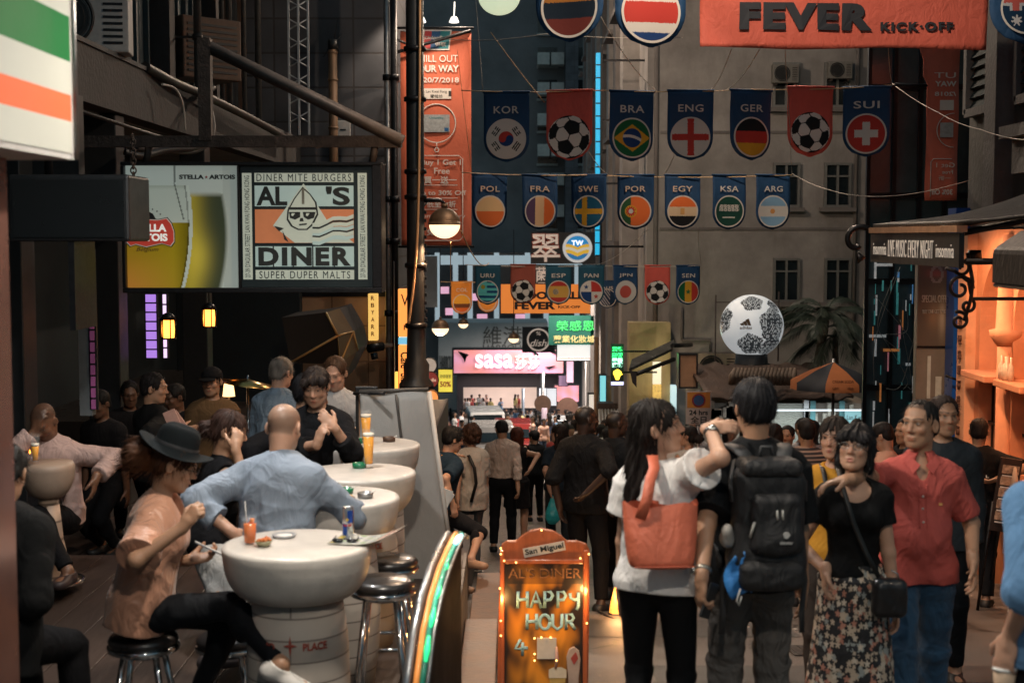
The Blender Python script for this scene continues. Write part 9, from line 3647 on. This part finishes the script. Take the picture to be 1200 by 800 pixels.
p=dict(h=1.70,res=.0072,skin='light',hair='mop',hairc=(.018,.012,.010),hyaw=8,hpitch=14,lean=12,pz=.78,face=.95,whandL=P(391,500,8.65),poleL=(-.6,.2,-1),hdirL=(.55,.1,.6),palmL=(.4,-.6,0),curlL=[.7,.9,1.0,1.1],whandR=P(372,520,8.62),poleR=(.6,.3,-1),hdirR=(-.3,.1,.8),palmR=(-.4,-.5,0),curlR=.9,
         top=dict(m=cloth('tee_coal',(.012,.013,.016)),o=.022,so=.028,sleeve=.78,loose=.022),bottom=dict(m=cloth('trousers_black',(.010,.010,.012)),o=.012),shoes=dict(c=(.02,.02,.02)))
person('person with a dark fringe smoking with both hands raised to the mouth',p,V((P(378,540,9.1).x,9.1,DECK)),170)
loc=V((P(395,500,11.2).x,11.2,DECK-.40))
p=dict(h=1.80,res=.0085,skin='fair',hair='short',hairc=(.06,.032,.018),hyaw=-14,hpitch=18,lean=6,stubble=.3,whandL=P(411,505,10.8),poleL=(-1,.0,-.6),hdirL=(.6,.6,.1),palmL=(.6,-.5,0),curlL=.9,whandR=P(388,510,10.8),top=dict(m=cloth('shirt_offwhite',(.36,.36,.36),.85,.6),collar=True,o=.022,so=.028,sleeve=.45,loose=.026),bottom=dict(m=cloth('trousers_black',(.010,.010,.012)),o=.012),shoes=dict(c=(.02,.02,.02)))
body,j_,M_,sc_,g_=person('brown haired man in an off white shirt holding a beer',p,loc,186)
hq=M_ @ V(g_['L']*sc_)
beer_glass('beer glass held by the brown haired man in the off white shirt',hq+V((-.03,-.02,-.10)),.22,.7)
for px,d_,lb,yw in((126,12.4,'dim seated guest in a dark checked top beyond the violet strip',160),(152,13.2,'dim guest with dark hair in the depth of the bar',200),(216,12.9,'dim guest hidden behind the man in the black jacket',140)):
	p=dict(h=1.66,res=.012,skin='brown',hair='short',hairc=(.01,.009,.008),pz=.72,lean=8,hpitch=12,top=dict(m=cloth('dim_top',(.018,.016,.017)),o=.024,so=.028,sleeve=.6),bottom=dict(m=cloth('trousers_black',(.010,.010,.012)),o=.012),shoes=dict(c=(.02,.02,.02)))
	person(lb,p,V((P(px,520,d_).x,d_,DECK-.42)),yw)
t=thing('brass_cymbal','shiny brass cymbal on a stand behind the grey haired man','cymbal',P(290,447,13.2))
MB().lathe([(.0,.03),(.04,.02),(.26,-.02),(.26,-.024),(.04,.014),(.0,.022)],(0,0,0),30,rot=Matrix.Rotation(.15,3,'Y')).build('plate',mat('brass',(.55,.35,.12),.22,1,.2,20),t)
MB().tube([(0,0,.06),(0,0,-1.4)],.012,8).build('stand',chrome,t)
t=thing('small_lamp','little warm table lamp glowing behind the cap wearing man','lamp',P(268,458,13.6))
MB().lathe([(.03,-.05),(.06,-.05),(.045,.07),(.02,.07)],(0,0,0),16).build('shade',mat('lamp_shade_warm',(.9,.6,.3),.5,0,0,emit=(1,.6,.25),es=2.2),t)
MB().tube([(0,0,-.05),(0,0,-1.0)],.012,8).build('stem',black,t)
# ---- people at the right beyond the couple
tees={}
def extra(label,px,d,yaw,topc,hair='short',fem=False,h=1.68,skin='tan',**k):
	nm='cloth_%d_%d_%d'%tuple(int(c*100)for c in topc)
	o=dict(h=h,fem=fem,res=.012 if d<16 else .014,skin=skin,hair=hair,hairc=k.pop('hairc',(.012,.010,.010)),top=dict(m=k.pop('m',None)or cloth(nm,topc),o=.022,so=.028,sleeve=k.pop('sleeve',.42),loose=.02,collar=k.pop('collar',False)),bottom=dict(m=cloth('trousers_black',(.010,.010,.012)),o=.012,o1=.02),shoes=dict(c=(.02,.02,.02)),strands=120)
	o.update(k)
	return person(label,o,at(px,d),yaw)
extra('boy with a round face looking out beside the backpack man',922,15.5,165,(.02,.02,.022),h=1.62,hyaw=-10)
extra('dark haired woman left of the round faced boy',905,15.0,20,(.02,.02,.024),'bob',True,1.64)
stripe=mat('striped_tee',(.10,.05,.045),.85,0,0)
nt=stripe.node_tree
wv=nt.nodes.new('ShaderNodeTexWave')
wv.bands_direction='Z'
wv.inputs['Scale'].default_value=9
tc_=nt.nodes.new('ShaderNodeTexCoord')
rr_=nt.nodes.new('ShaderNodeValToRGB')
rr_.color_ramp.interpolation='CONSTANT'
rr_.color_ramp.elements[0].color=(.03,.022,.024,1)
rr_.color_ramp.elements[1].position=.62
rr_.color_ramp.elements[1].color=(.26,.17,.13,1)
nt.links.new(tc_.outputs['Object'],wv.inputs[0])
nt.links.new(wv.outputs['Fac'],rr_.inputs[0])
nt.links.new(rr_.outputs[0],nt.nodes['Principled BSDF'].inputs['Base Color'])
extra('man in a brown striped tee seen from behind',944,12.6,5,(.1,.1,.1),m=stripe,h=1.66)
extra('man in a pale lilac shirt looking down near the parasol',988,19.5,170,(.42,.36,.44),hpitch=28,h=1.72,skin='light')
extra('tall man in black standing under the parasol',1003,21.5,15,(.012,.012,.014),h=1.78)
extra('long haired woman in black under the parasol at the stall',968,21.0,-20,(.014,.013,.014),'long',True,1.66)
extra('young man in black at the right side of the parasol',1015,21.8,-30,(.02,.02,.022),h=1.72)
extra('bespectacled old man in dark clothes at the stall',948,22.0,160,(.04,.045,.05),'bald',h=1.66,shave=.5,hairc=(.2,.18,.16))
extra('man in a salmon tee looking down right of the woman with glasses',1038,12.2,60,(.50,.28,.20),h=1.62,hpitch=24,skin='light')
extra('dark clothed man behind the salmon tee',1060,12.8,120,(.018,.018,.02),h=1.66)
extra('woman with dark hair near the glass corner building',1046,17.5,20,(.05,.05,.055),'bob',True,1.6)
extra('man in a grey tee beside the blue column',1078,15.2,40,(.10,.09,.09),h=1.70)
extra('dark haired woman in the crowd left of the 24 hrs sign',812,22,10,(.05,.045,.05),'long',True,1.62)
extra('man in a pale tee under the 24 hrs sign',834,20,190,(.34,.30,.27),h=1.66)
extra('woman in dark clothes left of the roller shutter',893,21.5,170,(.03,.03,.035),'tied',True,1.6,'light')
# ================================================================== vehicles far down the street
def car(label,px,d,bodyc,yaw=0.,van=False):
	q=P(px,520,d)
	t=thing('parked_van' if van else 'parked_car',label,'van' if van else 'car',(q.x,d,ground(d)),yaw,'vehicles in the crowd')
	H_,W2,L2=(1.95,.86,2.3)if van else(1.48,.85,2.1)
	hood=.95 if van else .88
	pm=mat('car_paint_%s'%label[:12],bodyc,.25,.1,.08,3,coat=.5)
	prof=[(-L2,.35),(-L2,.75),(-L2+.25,hood),(-L2+(.75 if van else 1.0),hood+.05),(-L2+(1.25 if van else 1.65),H_),(L2-.8,H_),(L2-.2,hood+.1),(L2,.7),(L2,.35)]
	m=MB()
	n=len(prof)
	vs=[]
	for sx_ in(-1,1):
		for y,z in prof:
			ins=.12 if z>hood+.1 else 0
			vs.append((sx_*(W2-ins),y,z))
	fs=[tuple(range(n)),tuple(n+i for i in reversed(range(n)))]+[(i,(i+1)%n,n+(i+1)%n,n+i)for i in range(n)]
	m.add(vs,fs,0)
	m.build('body',pm,t,.05)
	a,b=prof[3],prof[4]
	w=MB()
	w.add([(-W2+.16,a[0]+.06,a[1]+.06),(W2-.16,a[0]+.06,a[1]+.06),(W2-.24,b[0]-.06,b[1]-.12),(-W2+.24,b[0]-.06,b[1]-.12)],[(0,1,2,3)])
	for v in range(len(w.v)):
		w.v[v]=(w.v[v][0],w.v[v][1]-.035,w.v[v][2]+.02)
	w.build('windscreen',dglass,t)
	for sx_ in(-1,1):
		m=MB().bx(sx_*(W2-.03),sx_*(W2+.005)-sx_*.02,b[0]+.1,L2-1.0,hood+.12,H_-.16)
		m.build('side_window',dglass,t)
		MB().lathe([(.0,.05),(.10,.03),(.11,0),(.0,0)],(sx_*(W2-.22),-L2-.005,.70),14,rot=Matrix.Rotation(PI/2,3,'X')).build('headlight',mat('headlight',(.9,.9,.85),.2,0,0,emit=(1,.95,.8),es=1.5),t)
		for y in(-L2+.75,L2-.8):
			wo_=MB().lathe([(.18,-.1),(.32,-.1),(.33,0),(.32,.1),(.18,.1)],(sx_*(W2-.12),y,.33),20,rot=Matrix.Rotation(PI/2,3,'Y')).build('wheel',black,t)
			MB().lathe([(.0,-.08),(.19,-.08),(.19,.08),(.0,.08)],(sx_*(W2-.12),y,.33),16,rot=Matrix.Rotation(PI/2,3,'Y')).build('rim',steel,wo_)
	MB().bx(-.5,.5,-L2-.03,-L2-.002,.42,.62).build('grille',black,t)
	MB().bx(-.26,.26,-L2-.045,-L2-.032,.46,.58).build('number_plate',white,t)
car('white van in the crowd behind the curly haired woman',569,62,(.62,.62,.62),.1,True)
car('silver car in the crowd in front of the white van',577,50,(.42,.42,.43),.05)
car('white car half hidden right of the reddish haired woman',648,66,(.6,.6,.6),-.1)
car('red taxi half hidden behind the cream shirt',601,56,(.30,.03,.025),.0)
# ================================================================== the crowd
def crowd_material():
	m=attr_mat('crowd_clothes',rough=.85)
	nt=m.node_tree
	b=nt.nodes['Principled BSDF']
	L=nt.links.new
	oi=nt.nodes.new('ShaderNodeObjectInfo')
	rp=nt.nodes.new('ShaderNodeValToRGB')
	rp.color_ramp.interpolation='CONSTANT'
	cols=[(.60,.58,.56),(.02,.02,.024),(.45,.43,.42),(.03,.05,.10),(.55,.52,.50),(.30,.05,.045),(.015,.015,.018),(.55,.36,.30),(.10,.20,.32),(.62,.60,.58),(.20,.18,.16),(.05,.05,.06),(.58,.48,.20),(.60,.60,.60)]
	e=rp.color_ramp.elements
	e[0].position,e[0].color=0,(*cols[0],1)
	e[1].position,e[1].color=1/len(cols),(*cols[1],1)
	for i in range(2,len(cols)):
		x=e.new(i/len(cols))
		x.color=(*cols[i],1)
	L(oi.outputs['Random'],rp.inputs[0])
	a=nt.nodes.new('ShaderNodeAttribute')
	a.attribute_name='shirt'
	src=b.inputs['Base Color'].links[0].from_socket
	mx=nt.nodes.new('ShaderNodeMix')
	mx.data_type='RGBA'
	L(a.outputs['Fac'],mx.inputs['Factor'])
	L(src,mx.inputs[6])
	L(rp.outputs[0],mx.inputs[7])
	L(mx.outputs[2],b.inputs['Base Color'])
	return m
CM=crowd_material()
def crowd_mesh(seed):
	r=random.Random(seed)
	fem=r.random()<.5
	st=r.uniform(-.16,.16)
	p=dict(fem=fem,footL=(-.09,st,0,5),footR=(.09,-st,0,-5),hyaw=r.uniform(-50,50),hpitch=r.uniform(-5,20),sc=1)
	if r.random()<.4:
		p['handR']=(.12,.33,1.12)
	if r.random()<.25:
		p['handL']=(-.05,.22,1.40)
	j=rig(p)
	F=Field(.026)
	add_torso(F,j,p,.016)
	for s in 'LR':
		add_arm(F,j['sh'][s],.012,.006)
		S,E,W,f,n,sx_=j['sh'][s]
		F.ell(W+f*.08,(.035,.035,.075),None,.02)
		add_leg(F,j['leg'][s],.012,.012)
		add_foot(F,j['leg'][s],.008)
	c=j['HC']
	F.ell(c+np.array([0,.0,.0]),(.078,.092,.118),j['Rh'],.03)
	F.ell(c+j['Rh']@ np.array([0,-.03,.04]),(.092,.10,.09),j['Rh'],.02)
	if fem:
		F.cone(c+j['Rh']@ np.array([0,-.05,.02]),c+np.array([0,-.09,-.28]),.075,.05,.04)
	F.cone(j['NB'],c,.05,.05,.03)
	me=F.mesh('crowd_person')
	co=get_co(me)
	col=np.tile(np.array((.38,.22,.15)),(len(co),1))
	hairc=(.012,.010,.010)
	l=(co-c)@ j['Rh']
	head=np.linalg.norm(l,axis=1)<.2
	hair=head&((l[:,1]<.02)|(l[:,2]>.055))
	if fem:
		hair |=(np.abs(co[:,0]-c[0])<.11)&(co[:,1]<c[1]-.055)&(co[:,2]>c[2]-.32)
	col[hair]=hairc
	legs=co[:,2]<.90
	arms=np.zeros(len(co),bool)
	for s in 'LR':
		S,E,W,f,n,sx_=j['sh'][s]
		d=np.linalg.norm(co-(E*.25+W*.75),axis=1)
		arms |=(d<.17)&(np.abs(co[:,0])>.12)
		mid=S*.35+E*.65
	tr=[(.012,.014,.02),(.03,.05,.09),(.05,.05,.05),(.25,.22,.18)][seed%4]
	if seed%5==2:
		legs=(co[:,2]<.90)&(co[:,2]>.48)
	col[legs&~arms]=tr
	col[co[:,2]<.07]=(.05,.05,.05)
	shirt=((co[:,2]>.90)&~head&~hair&~arms&(co[:,2]<c[2]-.13)).astype(np.float32)
	set_col(me,col)
	at_=me.attributes.new('shirt','FLOAT','POINT')
	at_.data.foreach_set('value',shirt)
	return me
CROWD=[crowd_mesh(100+i)for i in range(10)]
rc=random.Random(21)
cnt_=0
for i in range(236):
	d=30+122*rc.random()**.9
	px=rc.uniform(508,742)
	if d<50 and(px<645 or px>735):
		continue
	if d>105 and px>690:
		continue
	q=P(px,500,d)
	me=CROWD[i%10]
	o=bpy.data.objects.new('person',me)
	if not me.materials:
		me.materials.append(CM)
	o.location=(q.x,d,ground(d))
	o.rotation_euler=(0,0,rc.choice([0,PI,0,PI,PI/2,-PI/2])+rc.uniform(-.5,.5))
	s=rc.uniform(.93,1.06)
	o.scale=(s,s,s)
	link(o)
	tag(o,'small far away pedestrian in the packed crowd down the street','person','crowd far down the street')
for i in range(54):
	k=i%3
	if k==1:
		continue
	d=rc.uniform(20,46)if k<2 else rc.uniform(15.5,25)
	px=rc.uniform(628,760)if k==0 else rc.uniform(524,640)if k==1 else rc.uniform(775,1030)
	if k==1 and d<27:
		d+=12
	q=P(px,500,d)
	o=bpy.data.objects.new('person',CROWD[(i*7+3)%10])
	o.location=(q.x,d,ground(d))
	o.rotation_euler=(0,0,rc.choice([0,PI,PI])+rc.uniform(-.6,.6))
	s=rc.uniform(.92,1.03)
	o.scale=(s,s,s)
	link(o)
	tag(o,'pedestrian in the busy street behind the foreground walkers','person','people crowding the middle of the street')
for i in range(14):
	d=rc.uniform(106,109)
	px=[545,551,556,560,566,571,587,548,575,604,607,562,553,570][i]
	q=P(px,500,d)
	o=bpy.data.objects.new('person',CROWD[(i*3)%10])
	zt=P(px,493 if i<9 else 489,d).z
	o.location=(q.x,d,max(ground(d),zt-.0))
	o.rotation_euler=(0,0,rc.uniform(0,6))
	link(o)
	tag(o,'tiny pedestrian standing before the lit shutter of the pink shop','person','people before the lit shutter')
b=MB()
p0,p1=P(530,500,105.6),P(662,493,105.6)
b.bx(p0.x,p1.x,105.5,SY+1.2,ground(108)-2,P(587,493.5,108).z-.02)
tag(b.build('shop_steps',mat('pale_steps',(.35,.33,.30),.7,0,.2,.6)),'pale raised pavement in front of the lit shutter','steps')
# unseen lamps added behind the signs to light the crowd and hoarding
for y,px,py,e,cc in((52,640,352,2200,(1,.80,.62)),(60,664,294,4000,(1,.86,.74)),(70,664,386,4000,(1,.88,.80)),(84,676,388,4200,(1,.86,.84)),(100,672,414,2600,(1,.85,.8)),(108,640,352,4500,(1,.92,.86))):
	dome_lamp('unseen white lamp added to light the far crowd',P(px,py,y),.2,e,cc,wire=.3,group='unseen lamps added for the far crowd')
b=MB()
rl=random.Random(12)
for i in range(90):
	y=rl.uniform(5.5,20)
	x=rl.uniform(-.05,4.6)
	s=rl.uniform(.008,.035)
	b.box((x,y,ground(y)+.008),(s,s*rl.uniform(.3,1.2),.006),Matrix.Rotation(rl.uniform(0,3),3,'Z'))
tag(b.build('litter',mat('paper_litter',(.50,.45,.40),.8,0,.6,5)),'scattered scraps of paper and cigarette ends on the street','litter',None,'stuff')
